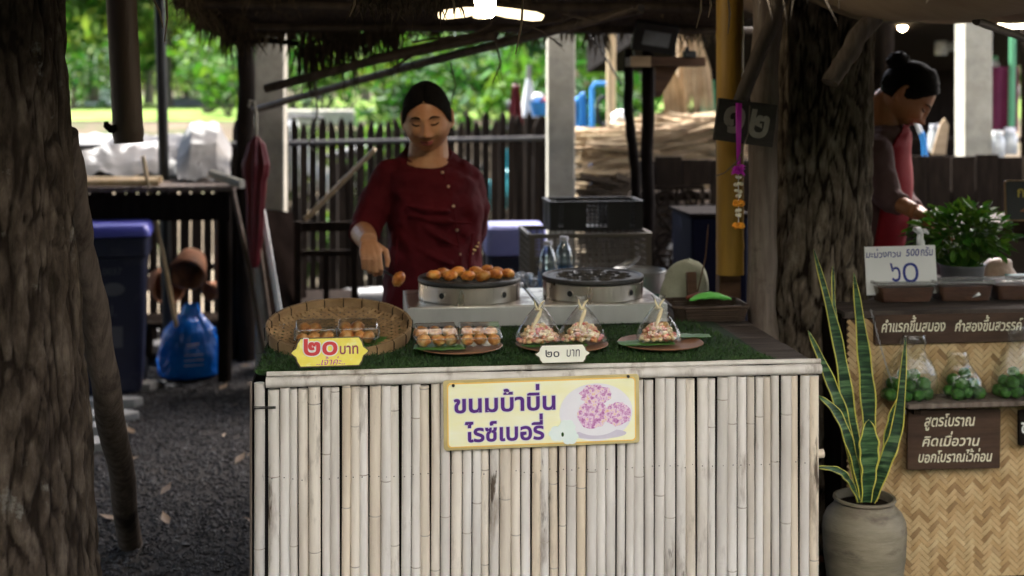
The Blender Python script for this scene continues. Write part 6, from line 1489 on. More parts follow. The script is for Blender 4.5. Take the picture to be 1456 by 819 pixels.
sleaf([(1232, 715, D - .04), (1236, 670, D - .06), (1236, 630, D - .07), (1235, 597, D - .07)], .058, R(5), mid=.55)
sleaf([(1240, 714, D - .02), (1258, 660, D - .03), (1277, 600, D - .03), (1288, 480, D - .02)], .036, R(-40), mid=.35)
sleaf([(1222, 714, D - .05), (1208, 684, D - .08), (1190, 668, D - .11), (1157, 664, D - .13)], .018, R(30), mid=.4)
sleaf([(1243, 712, D + .02), (1262, 640, D + .03), (1272, 590, D + .03), (1282, 560, D + .03)], .034, R(-20), mid=.4)
p = WZ(1172, 805, .05); m = MB(); m.blob((p.x - .03, p.y + .05, .045), (.05, .05, .055), 14, 10, .35, 2.2); tag(m.build('broken_brick', MT['terracotta'], ang=50), 'broken reddish brick lump behind the jar', 'brick')

# awning over the neighbour stall
m = MB(); a, b_ = W(1240, 0, 3.3), W(3000, 0, 3.3)  # carried forward and right out of view to shade the second seller
def aw(u, v):
    x = a.x + (b_.x - a.x) * u; y = 1.9 + 2.6 * v; sag = .12 * abs(math.sin(PI * u * 6)) ** .8 ; z = 1.735 - sag * (1 - .7 * abs(v - .5)) + .04 * v + .006 * noise.noise(Vector((x * 9, y * 9, 0))); return (x, y, z)
m.grid(aw, 110, 30); tag(m.build('cloth_awning', MT['awning'], solid=.004, ang=180), 'sagging beige cloth awning over the neighbouring stall', 'awning')
m = MB(); knobbly(m, [W(1388, 30, 3.6), W(1440, 48, 3.9), W(1500, 75, 4.2)], .012, .012, 10, 3.0); tag(m.build('awning_pole', MT['bamboo_dark']), 'dark pole under the beige awning', 'pole')
# tube lamp
A_, B_ = W(1422, 36, 4.4), W(1520, 36, 4.5); t = thing('tube_lamp', 'lit tube lamp at the right edge under the awning', 'lamp', A_); m = MB(); m.tube([A_, B_], .012, 12); m.build('tube', lamp_mat('tube_glow', (1, .8, .5), 2.2), t); m = MB(); m.tube([A_ + Vector((0, .012, .02)), B_ + Vector((0, .012, .02))], .018, 8); m.build('batten', MT['white'], t)
# ================================================================== LEFT ALLEY
d = 7.0; m = MB(); p = W(351, HY, d); knobbly(m, [(p.x, p.y, 0), (p.x - .01, p.y, .9), (p.x + .0, p.y, 1.9)], .050, .048, 14, 12.0, .08, 24); tag(m.build('timber_post', MT['black_wood']), 'black timber post the red umbrella hangs on', 'post')
d = 6.9; a, b_ = W(226, -40, d), W(240, 430, d); b_.z = 0; m = MB(); m.tube([a, b_], .028, 16); tag(m.build('metal_pole', MT['black']), 'slim black metal pole in front of the tarp', 'pole')
d = 3.9; m = MB(); a, b_ = W(171, -30, d), W(183, 203, d); pts = []; rr = []
for k in range(40):
    f = k / 39; pts.append(a.lerp(b_, f)); rr.append(L(21, d) * (1.04 if abs(f - .935) < .014 else 1) * (.97 if f > .95 else 1))
m.tube(pts, rr, 18); 
hp_ = thing('hanging_bamboo', 'thick dark brown bamboo length hanging from the roof at the left', 'bamboo', b_); m.build('stem', M_('bamboo_brown', (.045, .028, .018), (.085, .052, .032), 7, (3, 3, .4), .55, .2), hp_, ang=60)
m = MB(); q = W(157, 183, d - .04); m.tube([q + Vector((.02, .03, -.004)), q, q + Vector((-.012, 0, .010)), q + Vector((-.013, 0, .022))], [.014, .013, .010, .006], 8); m.build('side_shoot', MT['black_wood'], hp_)
# table under the tarp
tt = W(232, HY, 6.9); tx0, tx1 = W(112, HY, 6.7).x, W(342, HY, 6.7).x; ty0, ty1 = 6.55, 7.25; tz = .965
t = thing('work_table', 'rough dark table with planks, poles and tarp piled on it', 'table', ((tx0 + tx1) / 2, 6.9, 0)); m = MB(); y = ty0
while y < ty1: m.box(((tx0 + tx1) / 2, y + .055, tz + rng.uniform(-.004, .004)), (tx1 - tx0 + rng.uniform(-.05, .05), .105, .024), (0, 0, rng.uniform(-.01, .01))); y += .112
m.build('top_board', MT['grey_wood'], t, bev=.003)
m = MB(); m.box(((tx0 + tx1) / 2, ty0 + .05, tz - .09), (tx1 - tx0 - .06, .03, .13)); m.build('apron_board', MT['black_wood'], t, bev=.003)
for xx in (tx0 + .06, tx1 - .06):
    for yy in (ty0 + .08, ty1 - .08):
        m = MB(); m.tube([(xx, yy, 0), (xx, yy, tz - .014)], .035, 10); m.build('leg', MT['black_wood'], t)
for k, (ya, yb, z, px0, px1, lb) in enumerate(((6.60, 6.64, .998, 112, 226, 'pale bamboo pole nearest the table edge'), (6.70, 6.70, 1.0, 110, 222, 'pale bamboo pole behind the nearest one on the table'), (6.80, 6.77, 1.003, 116, 230, 'third pale bamboo pole, against the tarp'))):
    m = MB(); a, b_ = WY(px0, HY, ya), WY(px1, HY, yb); a.z = b_.z = z; m.tube([a.lerp(b_, q / 10) for q in range(11)], [.016 * (1.06 if q % 3 == 1 else 1) for q in range(11)], 10); tag(m.build('bamboo_pole', MT['bamboo_tan']), lb, 'bamboo pole', 'bamboo poles on the rough table')
m = MB(); a, b_ = W(300, 247, 6.6), W(345, 262, 6.45); m.tube([a, b_], .022, 12); tag(m.build('plastic_pipe', MT['concrete']), 'short grey pipe lying on the table end', 'pipe')
def drape(px0, px1, prof, seed, lb, amp=.03, mt='tarp', hump=0.0):
    m = MB(); N, K = 60, 46
    def fn(u, v):
        s = v * (len(prof) - 1); i = min(int(s), len(prof) - 2); f = s - i; f = f * f * (3 - 2 * f)
        dd = prof[i][0] + (prof[i + 1][0] - prof[i][0]) * f; z = prof[i][1] + (prof[i + 1][1] - prof[i][1]) * f
        p = W(px0 + (px1 - px0) * u + 8 * noise.noise(Vector((v * 3, seed, 0))), HY, dd); n1 = noise.noise(Vector((u * 5 + seed, v * 4, 0))) + .5 * noise.noise(Vector((u * 13 + seed, v * 9, 3)))
        return (p.x, p.y + amp * n1, max(.985, z + amp * .9 * n1 * (1 - v) - hump * max(0, z - 1.0) * max(0, abs(u - .5) * 2.2 - .55)))
    m.grid(fn, N, K); return tag(m.build('tarpaulin', MT[mt], solid=.004, ang=180), lb, 'tarpaulin', None)
drape(96, 262, [(6.95, 1.0), (7.05, 1.06), (7.25, 1.15), (7.55, 1.20), (7.75, 1.19), (7.8, .9), (7.82, .5)], 2.0, 'blotchy pale tarp sheet draped over the table and fence', .05)
drape(252, 328, [(6.75, .99), (6.85, 1.06), (7.0, 1.17), (7.2, 1.26), (7.5, 1.27), (7.75, 1.22), (7.8, .7)], 9.0, 'second blotchy tarp humped higher beside the black post', .03, hump=.9)
# leaning sticks
def stick(p0, p1, r, mt, lb, sd=0.0, name='stick'):
    m = MB(); knobbly(m, [p0, p1], r, r * .85, 9, sd, .08, 14); return tag(m.build(name, MT[mt]), lb, 'stick')
def onG(px, d): q = W(px, HY, d); q.z = .0; return q
stick(onG(266, 6.55), W(203, 222, 6.45), .012, 'bamboo_tan', 'slim pale stick leaning left in front of the black metal pole', 1)
stick(onG(322, 7.0), W(306, 300, 7.1), .022, 'grey_wood', 'pale peeled stick leaning on the table front', 2)
stick(onG(338, 7.1), W(322, 312, 7.15), .016, 'bamboo_tan', 'thin tan stick standing by the table leg', 3)
stick(onG(385, 6.4), W(330, 262, 6.5), .014, 'grey_wood', 'thin grey stick slanting past the red umbrella', 4)
stick(W(434, 312, 6.6), W(533, 212, 6.5), .013, 'bamboo_tan', 'pale bamboo stick slanting behind the seller arm', 5)
# ---- bins
def bin_(px, d, wpx, ytop, lidh, label, rot, tilt=0.0, marks=True, lidmat='blue_lid'):
    c = onG(px, d); zt_ = ZC - (ytop - HY) / F * d; w = L(wpx, d); dp = w * 1.05; t = thing('wheeled_bin', label, 'bin', (0, 0, 0)); zb_ = zt_ - lidh
    def ring(s, z, r=.03): return [(x, y, z) for x, y in rrect(w * s, dp * s, r, 5)]
    def loft(m, rings, c0=True, c1=True):
        n = len(rings[0]); vs = [p for q in rings for p in q]; fs = [(j * n + i, j * n + (i + 1) % n, (j + 1) * n + (i + 1) % n, (j + 1) * n + i) for j in range(len(rings) - 1) for i in range(n)]
        if c0: fs.append(tuple(range(n))[::-1])
        if c1: fs.append(tuple((len(rings) - 1) * n + i for i in range(n)))
        m.add(vs, fs)
    m = MB(); loft(m, [ring(.76, .03), ring(.78, .05), ring(.90, zb_ - .10), ring(.98, zb_ - .09), ring(.98, zb_ - .005)]); m.build('body', MT['navy'], t)
    m = MB(); loft(m, [ring(1.0, zb_), ring(1.04, zb_ + .004), ring(1.04, zb_ + .02), ring(.98, zt_ - .012), ring(.90, zt_)]); ld = m.build('lid', MT[lidmat], t)
    for s in (-1, 1):
        m = MB(); m.lathe([(0, -.02), (.06, -.02), (.075, -.012), (.075, .012), (.06, .02), (0, .02)], 24, Matrix.Translation((s * w * .36, dp * .40, .075)) @ Matrix.Rotation(R(90), 4, 'Y')); m.build('wheel', MT['rubber'], t)
    m = MB(); m.tube([(-w * .38, dp * .5, zb_ - .03), (-w * .38, dp * .5 + .05, zb_ - .02), (w * .38, dp * .5 + .05, zb_ - .02), (w * .38, dp * .5, zb_ - .03)], .012, 8); m.build('handle', MT['navy'], t)
    if marks:
        sl_ = (.90 - .78) / 2 * dp / (zb_ - .15); lean_ = -math.atan(sl_); yf = lambda z: -dp / 2 * (.78 + .12 * (z - .05) / (zb_ - .15)) - .0025
        for z, fnm in ((zb_ - .245, 'e'), (zb_ - .47, 'p'), (zb_ - .16, 't'), (zb_ - .345, 'g')):
            BMx = board_frame((w * .02, yf(z), z), 0, -lean_); m = MB()
            if fnm == 'e': m.prism([(.052 * math.cos(a), .031 * math.sin(a)) for a in [2 * PI * k / 24 for k in range(24)]], .001, BMx); q = m.build('oval_sticker', MT['faint_mark'], t)
            if fnm == 'p': m.prism([(-.042, -.05), (.042, -.05), (.042, .05), (-.042, .05)], .001, BMx); m.build('paper_label', MT['faint_mark'], t)
            if fnm == 't': lettering(m, '0037', (-.06, -.016, .05, .016), BMx, th=.0008, off=.01); m.build('lettering', MT['faint_mark'], t, flat=True)
            if fnm == 'g': lettering(m, 'ป.', (-.04, -.026, .02, .026), BMx, th=.0008, off=.005); m.build('lettering', MT['faint_mark'], t, flat=True)
    t.location = c; t.rotation_euler = (0, 0, rot); return t
bin_(163, 6.25, 100, 316, .055, 'navy wheeled bin with violet lid behind the leaning log', R(6))
bin_(732, 5.9, 84, 318, .13, 'navy wheeled bin with tall lilac lid behind the seller', R(-3), marks=False, lidmat='lilac_lid')
# ---- blue rubbish bag
d = 6.6; c = onG(267, d); m = MB(); wB, hB = L(88, d), L(103, d)
t = thing('rubbish_bag', 'full bright blue plastic rubbish bag standing on the gravel', 'bag', (c.x, c.y, 0)); SD = 4.0
def bagp(u, v):
    a = 2 * PI * u; prof_ = [(0, .72), (.04, .96), (.2, 1.02), (.45, .98), (.65, .84), (.78, .58), (.86, .34), (.92, .30), (1, .22)]
    for (v0, r0), (v1, r1) in zip(prof_, prof_[1:]):
        if v <= v1: k = r0 + (r1 - r0) * (v - v0) / (v1 - v0); break
    n1 = noise.noise(Vector((math.cos(a) * 1.6, math.sin(a) * 1.6, v * 2.2 + SD))); n2 = abs(noise.noise(Vector((math.cos(a) * 5, math.sin(a) * 5, v * 3 + SD)))); n3 = abs(noise.noise(Vector((math.cos(a) * 9, math.sin(a) * 9, v * 8))))
    n4 = noise.ridged_multi_fractal(Vector((math.cos(a) * 2.2, math.sin(a) * 2.2, v * 3.2 + SD)), 1.0, 2.1, 4, 1.0, 2.0)
    k *= 1 + .10 * n1 - .14 * n2 * (.3 + v) - .06 * n3 + .05 * (n4 - 1)
    return (c.x + wB / 2 * k * math.cos(a) + .02 * v * v, c.y + wB * .42 * k * math.sin(a), hB * v * (1 + (.06 * noise.noise(Vector((math.cos(a) * 2, math.sin(a) * 2, 9))) if v > .8 else 0)) + .004)
m.grid(bagp, 90, 60, wrap=True); m.f.append(tuple(range(90))[::-1]); m.mi.append(0); m.build('film', MT['blue_bag'], t, ang=180)
m = MB()
for k in range(5):
    z = hB * (.50 - .035 * k if k < 2 else .36 - .07 * (k - 2)); x0_, x1_ = (.006, .075 - .01 * k) if k < 2 else (.0, .09)
    pts = []
    for q in range(9):
        x = x0_ + (x1_ - x0_) * q / 8; u = (math.atan2(-math.sqrt(max(0, 1 - (x / (wB * .5)) ** 2)), x / (wB * .5)) / (2 * PI)) % 1; p = Vector(bagp(u, z / hB)); pts.append(p + Vector((0, -.002, .0)))
    m.tube(pts, .0016 if k else .0035, 5)
m.build('faint_print', MT['label'], t)
# ---- terracotta pots on a low plank
c = W(262, HY, 7.1); t = thing('low_bench', 'low dark bench holding the clay pots', 'bench', (c.x, c.y, 0)); m = MB(); m.box((c.x, c.y, .20), (.5, .32, .03)); m.build('seat', MT['dark_wood'], t, bev=.003)
for s in (-1, 1): m = MB(); m.box((c.x + s * .2, c.y, .092), (.03, .28, .184)); m.build('leg', MT['dark_wood'], t)
def clay(px, py, d, r, M, lb):
    p = W(px, py, d); m = MB(); T = Matrix.Translation(p) @ M; h = r * 1.55
    m.lathe([(0, -h * .5), (r * .62, -h * .5), (r * .78, -h * .42), (r * .92, -h * .1), (r, h * .25), (r * 1.0, h * .42), (r * 1.10, h * .46), (r * 1.10, h * .53), (r * .98, h * .53), (r * .92, h * .40), (r * .84, -h * .1), (r * .6, -h * .42), (0, -h * .44)], 40, T); return tag(m.build('clay_pot', MT['terracotta'], loc=p), lb, 'pot')
clay(270, 378, 6.98, L(25, 6.98), Matrix.Rotation(R(12), 4, 'Y') @ Matrix.Rotation(R(122), 4, 'X'), 'terracotta pot lying tipped with its mouth forward')
clay(232, 404, 7.12, L(24, 7.1), Matrix.Rotation(R(35), 4, 'Z') @ Matrix.Rotation(R(95), 4, 'X'), 'darker clay pot lying behind the black metal pole')
clay(304, 412, 7.1, L(13, 7.1), Matrix.Rotation(R(-40), 4, 'Z') @ Matrix.Rotation(R(100), 4, 'X'), 'small clay pot tipped beside the bigger one')
# ---- red folded umbrella
d = 6.0; tp, bt = W(366, 192, d), W(364, 378, d); t = thing('folded_umbrella', 'folded dark red umbrella hanging on the black timber post', 'umbrella', bt); m = MB(); n = 48
def um(u, v):
    a = 2 * PI * u; k = [(0, .10), (.06, .55), (.22, 1.0), (.3, .9), (.34, .72), (.7, .62), (.95, .34), (1, .2)]
    for (v0, r0), (v1, r1) in zip(k, k[1:]):
        if v <= v1: rr = r0 + (r1 - r0) * (v - v0) / (v1 - v0); break
    rr *= L(17, d) * (1 + .22 * math.cos(8 * a + 3 * v) + .1 * noise.noise(Vector((math.cos(a) * 2, math.sin(a) * 2, v * 7)))); p = tp.lerp(bt, v); return (p.x + rr * math.cos(a), p.y - .06 + rr * math.sin(a) * .8, p.z)
m.grid(um, n, 50, wrap=True); m.build('canopy', MT['red_umbrella'], t, ang=180)
m = MB(); m.tube([tp + Vector((0, -.06, -.01)), tp + Vector((0, -.06, .10)), tp + Vector((-.01, -.06, .155)), tp + Vector((-.03, -.05, .16)), tp + Vector((-.036, -.05, .13))], .006, 8); m.build('hook_handle', MT['concrete'], t)
# ---- dark folded boards and chair
for (a0, b0, w_, lb, e) in ((onG(440, 6.1), W(394, 300, 6.3), .30, 'black board with a pale edge leaning beside the chair', 1), (onG(412, 6.3), W(378, 318, 6.55), .22, 'second dark board leaning behind the pale edged one', 0)):
    t = thing('leaning_board', lb, 'board', a0); ax = (b0 - a0); ln = ax.length; u = ax.normalized(); s = Vector((.35, .93, 0)); s = (s - u * s.dot(u)).normalized(); nn = u.cross(s); M = Matrix(((s.x, u.x, nn.x, a0.x), (s.y, u.y, nn.y, a0.y), (s.z, u.z, nn.z, a0.z), (0, 0, 0, 1)))
    m = MB(); m.box((0, ln / 2, 0), (w_, ln, .02), None, 0, M); m.build('panel', MT['matt_black'], t, bev=.002)
    m = MB(); m.box((-w_ / 2 - .005, ln / 2, 0), (.008, ln, .024), None, 0, M); m.build('edge_band', MT['white' if e else 'grey_wood'], t)
d = 6.2; c = onG(464, d); t = thing('wooden_chair', 'dark wooden chair with open rail back, behind the woven tray', 'chair', c); xw = L(40, d)
for s in (-1, 1):
    m = MB(); q = c + Vector((s * xw, 0, 0)); m.box((q.x, q.y, ZC - (316 - HY) / F * d * 1.0 - .40), (.034, .03, .80)) if False else m.box((q.x, q.y, (ZC - (314 - HY) / F * d) / 2), (.034, .03, ZC - (314 - HY) / F * d)); m.build('back_leg', MT['dark_wood'], t, bev=.003)
    m = MB(); m.box((q.x, q.y + .36, .21), (.034, .03, .42)); m.build('front_leg', MT['dark_wood'], t, bev=.003)
for py, hh in ((322, .045), (360, .03)): m = MB(); m.box((c.x, c.y, ZC - (py - HY) / F * d), (2 * xw - .036, .02, hh)); m.build('back_rail', MT['dark_wood'], t, bev=.003)
m = MB(); m.box((c.x, c.y, ZC - (385 - HY) / F * d - .05), (.028, .018, .30)); m.build('back_slat', MT['dark_wood'], t, bev=.002)
m = MB(); m.box((c.x, c.y + .18, .435), (2 * xw + .02, .40, .025)); m.build('seat', MT['dark_wood'], t, bev=.004)
m = MB(); m.box((c.x, c.y + .01, .22), (2 * xw - .036, .02, .03)); m.build('stretcher', MT['dark_wood'], t, bev=.002)
for k, (px, d_, s, lb) in enumerate(((525, 7.6, .10, 'pale rubble stone behind the seller hip'), (507, 7.4, .07, 'smaller pale rubble stone near the chair'), (470, 7.5, .08, 'pale stone seen under the chair'), (543, 7.3, .06, 'round pale stone close to the seller'))):
    q = onG(px, d_); m = MB(); m.blob((q.x, q.y, s * .4), (s, s * .8, s * .6), 16, 10, .4, 2.0, seed=k * 3); tag(m.build('rubble_stone', MT['stone'], ang=60), lb, 'stone', 'pale stones along the fence foot')
m = MB(); q = onG(520, 7.3); q.z = 0
m.box((q.x, q.y, .17), (.26, .2, .34), (0, 0, .2)); tag(m.build('stone_block', MT['stone'], bev=.03), 'rough grey stone block between chair and seller', 'stone')

# ================================================================== BACK TABLE BEHIND THE STOVES
bx0, bx1, by0, by1, bzt = W(696, HY, 4.9).x, W(968, HY, 4.9).x, 4.55, 5.35, .70
t = thing('back_table', 'dark low table behind the stoves carrying crates and bottles', 'table', ((bx0 + bx1) / 2, 4.95, 0)); m = MB(); m.box(((bx0 + bx1) / 2, (by0 + by1) / 2, bzt - .012), (bx1 - bx0, by1 - by0, .024)); m.build('tabletop', MT['dark_wood'], t, bev=.003)
for xx in (bx0 + .04, bx1 - .04):
    for yy in (by0 + .04, by1 - .04): m = MB(); m.box((xx, yy, (bzt - .024) / 2), (.04, .04, bzt - .024)); m.build('leg', MT['dark_wood'], t)
def crate(px0, px1, yt, yb, d, dp, mt, lb, holes, rx=0.0, z0=None, open_win=False):
    a, b_ = W(px0, yb, d), W(px1, yt, d); w = b_.x - a.x; h = b_.z - a.z; zb_ = a.z if z0 is None else z0; h = b_.z - zb_
    cx, cy = (a.x + b_.x) / 2, (a.y + b_.y) / 2 + dp / 2; t = thing('plastic_crate', lb, 'crate', (cx, cy, zb_)); T = Matrix.Translation((cx, cy, zb_)) @ Matrix.Rotation(rx, 4, 'X')
    for nm, (ox, oy), (lw,), rot in (('long_side', (0, -dp / 2), (w,), 0), ('long_side', (0, dp / 2), (w,), 0), ('short_side', (-w / 2, 0), (dp,), 90), ('short_side', (w / 2, 0), (dp,), 90)):
        m = MB(); T2 = T @ Matrix.Translation((ox, oy, 0)) @ Matrix.Rotation(R(rot), 4, 'Z'); th = .006; lw -= .008 if rot else 0
        def bxs(x0, x1, z0_, z1, y=0, tt=th): m.box(((x0 + x1) / 2, y, (z0_ + z1) / 2), (x1 - x0, tt, z1 - z0_), None, 0, T2)
        bxs(-lw / 2, lw / 2, h * .93, h, 0, .014); bxs(-lw / 2, lw / 2, 0, h * .10)
        segs = [(-.5, -.42, 0), (-.42, -.36, 1), (-.36, -.12, 0), (-.12, .12, 1), (.12, .36, 0), (.36, .42, 1), (.42, .5, 0)] if open_win else [(-.5, -.46, 0), (-.46, .46, 1), (.46, .5, 0)]
        for s0, s1, op in segs:
            if not op: bxs(s0 * lw, s1 * lw, h * .10, h * .93)
            else:
                wseg = (s1 - s0) * lw; nx = max(2, int(wseg / holes)); nz = max(3, int(h * .83 / holes)); 
                for q in range(nx + 1): x = s0 * lw + wseg * q / nx; bxs(x - .0022, x + .0022, h * .10, h * .93, 0, th * .8)
                for q in range(nz + 1): z = h * .10 + h * .83 * q / nz; bxs(s0 * lw, s1 * lw, z - .0022, z + .0022, 0, th * .6)
        m.build(nm, MT[mt], t)
    m = MB(); m.box((0, 0, .004), (w - .01, dp - .01, .006), None, 0, T); m.build('crate_bottom', MT[mt], t)
    return t, zb_ + h
_, ztop = crate(752, 928, 332, 402, 4.95, .32, 'crate_beige', 'dull beige plastic crate under the black one', .024, z0=bzt)
crate(782, 915, 286, 342, 5.05, .20, 'black_plastic', 'black plastic crate lying on top of the beige one', .0145, R(0), z0=ztop + .002, open_win=True)
# bottles
def bottle(px, ytop, d, lb, z0):
    p = W(px, ytop, d); h = p.z - z0; r = L(14, d); t = thing('water_bottle', lb, 'bottle', (p.x, p.y, z0), 'clear water bottles behind the griddle'); T = Matrix.Translation((p.x, p.y, z0))
    m = MB(); m.lathe([(0, .002), (r * .8, 0), (r, .008)] + [(r * (1 - .05 * (k % 2)), .012 + (h * .60 - .012) * k / 9) for k in range(10)] + [(r * .95, h * .66), (r * .7, h * .80), (r * .38, h * .90), (r * .36, h * .95)], 28, T); m.build('body', MT['bottle'], t)
    m = MB(); m.lathe([(0, h), (r * .42, h), (r * .44, h * .985), (r * .44, h * .93), (0, h * .93)], 18, T); m.build('cap', MT['label'], t)
    m = MB(); m.lathe([(r * 1.01, h * .22), (r * 1.012, h * .48)], 28, T); m.build('label_band', clear_mat('bottle_label', (.25, .42, .62), .1, .3, .3), t)
bottle(779, 343, 4.72, 'clear water bottle nearer the seller', bzt); bottle(802, 336, 4.82, 'clear water bottle farther from the seller, against the crate', bzt)
# scoop, pot, bowl, crumpled bags
p = W(888, 374, 4.62); m = MB(); M = Matrix.Translation(p) @ Matrix.Rotation(R(-24), 4, 'Y')
t = thing('clear_scoop', 'cloudy clear plastic scoop lying over the pot', 'scoop', p); m.grid(lambda u, v: (-.06 + .12 * v, .022 * math.cos(PI * u) * math.sin(PI * min(.98, v * .9 + .08)) ** .5 * 1.2, -.022 * math.sin(PI * u) * math.sin(PI * min(.98, v * .9 + .08)) ** .5), 16, 22, M=M); m.build('bowl', MT['smoky'], t, ang=180)
m = MB(); m.tube([M @ Vector((-.06, 0, 0)), M @ Vector((-.10, 0, -.01)), M @ Vector((-.13, 0, -.03))], [.008, .007, .006], 8); m.build('handle', MT['smoky'], t)
p = W(909, 384, 4.62); r = L(36, 4.62); t = thing('cooking_pot', 'dull metal cooking pot behind the empty griddle', 'pot', (p.x, p.y, bzt)); h = p.z - bzt; m = MB(); m.lathe([(0, .0), (r * .9, 0), (r * .96, .01), (r, h - .006), (r * 1.06, h), (r * 1.05, h + .003), (r * .98, h - .004), (r * .94, .012), (0, .010)], 44, Matrix.Translation((p.x, p.y, bzt))); m.build('pot_body', MT['alu'], t)
m = MB(); m.lathe([(0, h * .8), (r * .965, h * .8)], 32, Matrix.Translation((p.x, p.y, bzt))); m.build('broth', MT['black'], t)
p = W(938, 405, 4.45); r = L(20, 4.45); m = MB(); z0 = CZ - .01; t = None
m.lathe([(0, 0), (r * .6, 0), (r * .9, .03), (r, .05), (r * .96, .05), (r * .85, .03), (r * .55, .006), (0, .006)], 32, Matrix.Translation((p.x, p.y, bzt))); tag(m.build('plastic_bowl', MT['teal'], loc=(p.x, p.y, bzt)), 'small dark teal bowl beside the metal pot', 'bowl')
for k, (px, py, d_, r_, lb) in enumerate(((716, 392, 4.62, .05, 'crumpled clear plastic bag beside the cooking snack balls'), (745, 388, 4.75, .045, 'knotted clear plastic bag left of the bottles'), (699, 372, 4.85, .04, 'crumpled blue and clear wrapper at the seller elbow'))):
    p = W(px, py, d_); m = MB(); m.blob((p.x, p.y, bzt + r_ * .8), (r_ * 1.2, r_, r_ * .8 + .01), 40, 26, .75, 3.2, seed=k * 4); tag(m.build('plastic_bag', clear_mat('wrap_%d' % k, (.75, .78, .82) if k < 2 else (.25, .35, .8), .12, .22, .4, .8, 60, .10), ang=180), lb, 'plastic bag')
# navy box behind the bamboo post
p = W(1004, 345, 5.6); m = MB(); w_ = L(46, 5.6); t = thing('storage_box', 'dark navy storage box with a grey rim behind the sage cloth', 'box', (p.x, p.y, 0)); zt_ = W(1000, 306, 5.6).z
m.box((p.x + .04, p.y + .1, zt_ / 2), (w_ + .1, .34, zt_), None, 0, None, 1.05); m.build('body', M_('ink_navy', (.003, .004, .012), (.006, .007, .02), 5, rough=.7, spec=.1), t, bev=.01); m = MB(); m.box((p.x + .04, p.y + .1, zt_ + .008), (w_ + .13, .38, .016)); m.build('lid', MT['black_wood'], t, bev=.003)

# ================================================================== TWIN POLES, BRACKET AND FLOODLIGHT
m = MB(); a, b_ = onG(904, 5.75), W(895, 70, 5.75); knobbly(m, [a, W(903, 240, 5.75), W(893, 150, 5.75), b_], .024, .021, 12, 1.0, .12, 24); tag(m.build('dark_pole', MT['black_wood']), 'thinner of two dark poles left under the floodlight', 'pole')
m = MB(); a, b_ = onG(921, 5.6), W(921, 20, 5.6); knobbly(m, [a, b_], .029, .027, 12, 2.0, .08, 24); tag(m.build('dark_pole', MT['black_wood']), 'thicker of two dark poles, carrying the bracket shelf', 'pole')
c = W(946, 88, 5.5); t = thing('bracket_shelf', 'small wooden bracket shelf on the thicker dark pole', 'shelf', c); wv = L(106, 5.5); m = MB(); m.box((c.x, c.y, c.z), (wv, .14, L(13, 5.5))); m.build('board', MT['brown_wood'], t, bev=.002)
m = MB(); m.box((c.x - wv * .5 + .035, c.y - .075, c.z), (.085, .012, L(15, 5.5))); m.build('end_block', MT['light_wood'], t, bev=.001)
m = MB(); m.prism([(0, 0), (.10, 0), (.02, -.13), (0, -.13)], .03, Matrix.Translation((c.x - .045, c.y + .02, c.z - L(7, 5.5))) @ Matrix.Rotation(R(90), 4, 'X')); m.build('brace', MT['brown_wood'], t)
c2_ = W(931, 53, 5.45); t = thing('floodlight', 'black rectangular floodlight with a glass front on the bracket shelf', 'floodlight', c2_); M = Matrix.Translation(c2_) @ Matrix.Rotation(R(8), 4, 'Y') @ Matrix.Rotation(R(20), 4, 'X'); w_, h_ = L(62, 5.45), L(42, 5.45)
m = MB(); m.box((0, 0, 0), (w_, .04, h_), None, 0, M); m.build('housing', MT['black_plastic'], t, bev=.004); m = MB(); m.box((.004, -.0215, .0), (w_ * .62, .003, h_ * .5), None, 0, M); m.build('glass_front', M_('lamp_glass', (.12, .13, .14), (.25, .27, .3), 9, rough=.08), t)
m = MB(); m.tube([M @ Vector((-w_ * .5, .02, -h_ * .2)), c2_ + Vector((-w_ * .45, .02, -h_ * .75)), c2_ + Vector((w_ * .45, .02, -h_ * .75)), M @ Vector((w_ * .5, .02, -h_ * .2))], .005, 6); m.build('yoke', MT['black'], t)
m = MB(); q = W(980, 76, 5.45); m.box((q.x, q.y, q.z - .004), (.05, .05, .03)); m.box((q.x - .01, q.y, q.z + .018), (.018, .02, .016)); tag(m.build('switch_box', MT['black'], bev=.003), 'small black switch box on the bracket shelf end', 'box')
m = MB(); m.tube([W(836, 48, 5.8), W(852, 66, 5.75), W(872, 100, 5.75), W(884, 122, 5.72)], .004, 6); tag(m.build('cable', MT['black'], ang=180), 'black cable looping from the roof to the dark poles', 'cable')
# palm leaf heap
c = W(922, 215, 7.1); t = thing('palm_leaf_heap', 'heap of dried palm leaves piled along the board fence', 'heap', (c.x, c.y, 0)); m = MB()
xa, xb = W(868, HY, 7.1).x, W(1040, HY, 7.1).x
for k in range(2600):
    f = rng.random(); x = xa + (xb - xa) * f; hi = 1.20 + .11 * max(0, f - .05) + .05 * noise.noise(Vector((f * 5, 0, 0))); q = rng.random()
    z = hi - (hi - .86) * q ** 1.1; y = 6.98 + rng.uniform(-.02, .05) if k % 2 else 7.0 + rng.uniform(0, .5) * (1 - q); z = z if k % 2 else hi - .03 * rng.random()
    ln = rng.uniform(.25, .6); tl_ = rng.gauss(0, .16) + .08; a = Vector((x - ln / 2, y + rng.uniform(-.04, .04), z - tl_ * ln * .5)); b_ = Vector((x + ln / 2, y + rng.uniform(-.06, .04), z + tl_ * ln * .5))
    a.z = max(.7, min(hi + .03, a.z)); b_.z = max(.7, min(hi + .05, b_.z)); m.strand(a, b_, rng.uniform(.005, .018), Vector((0, 0, rng.uniform(-.01, .03))), side=Vector((0, rng.uniform(-1, .2), rng.uniform(.2, 1))))
m.build('palm_leaf', MT['straw'], t, flat=True)['kind'] = 'stuff'
m = MB(); m.box(((xa + xb) / 2, 7.27, .78), (xb - xa, .5, .09)); 
for xx in (xa + .05, xb - .05):
    for yy in (7.06, 7.48): m.box((xx, yy, .365), (.06, .06, .73))
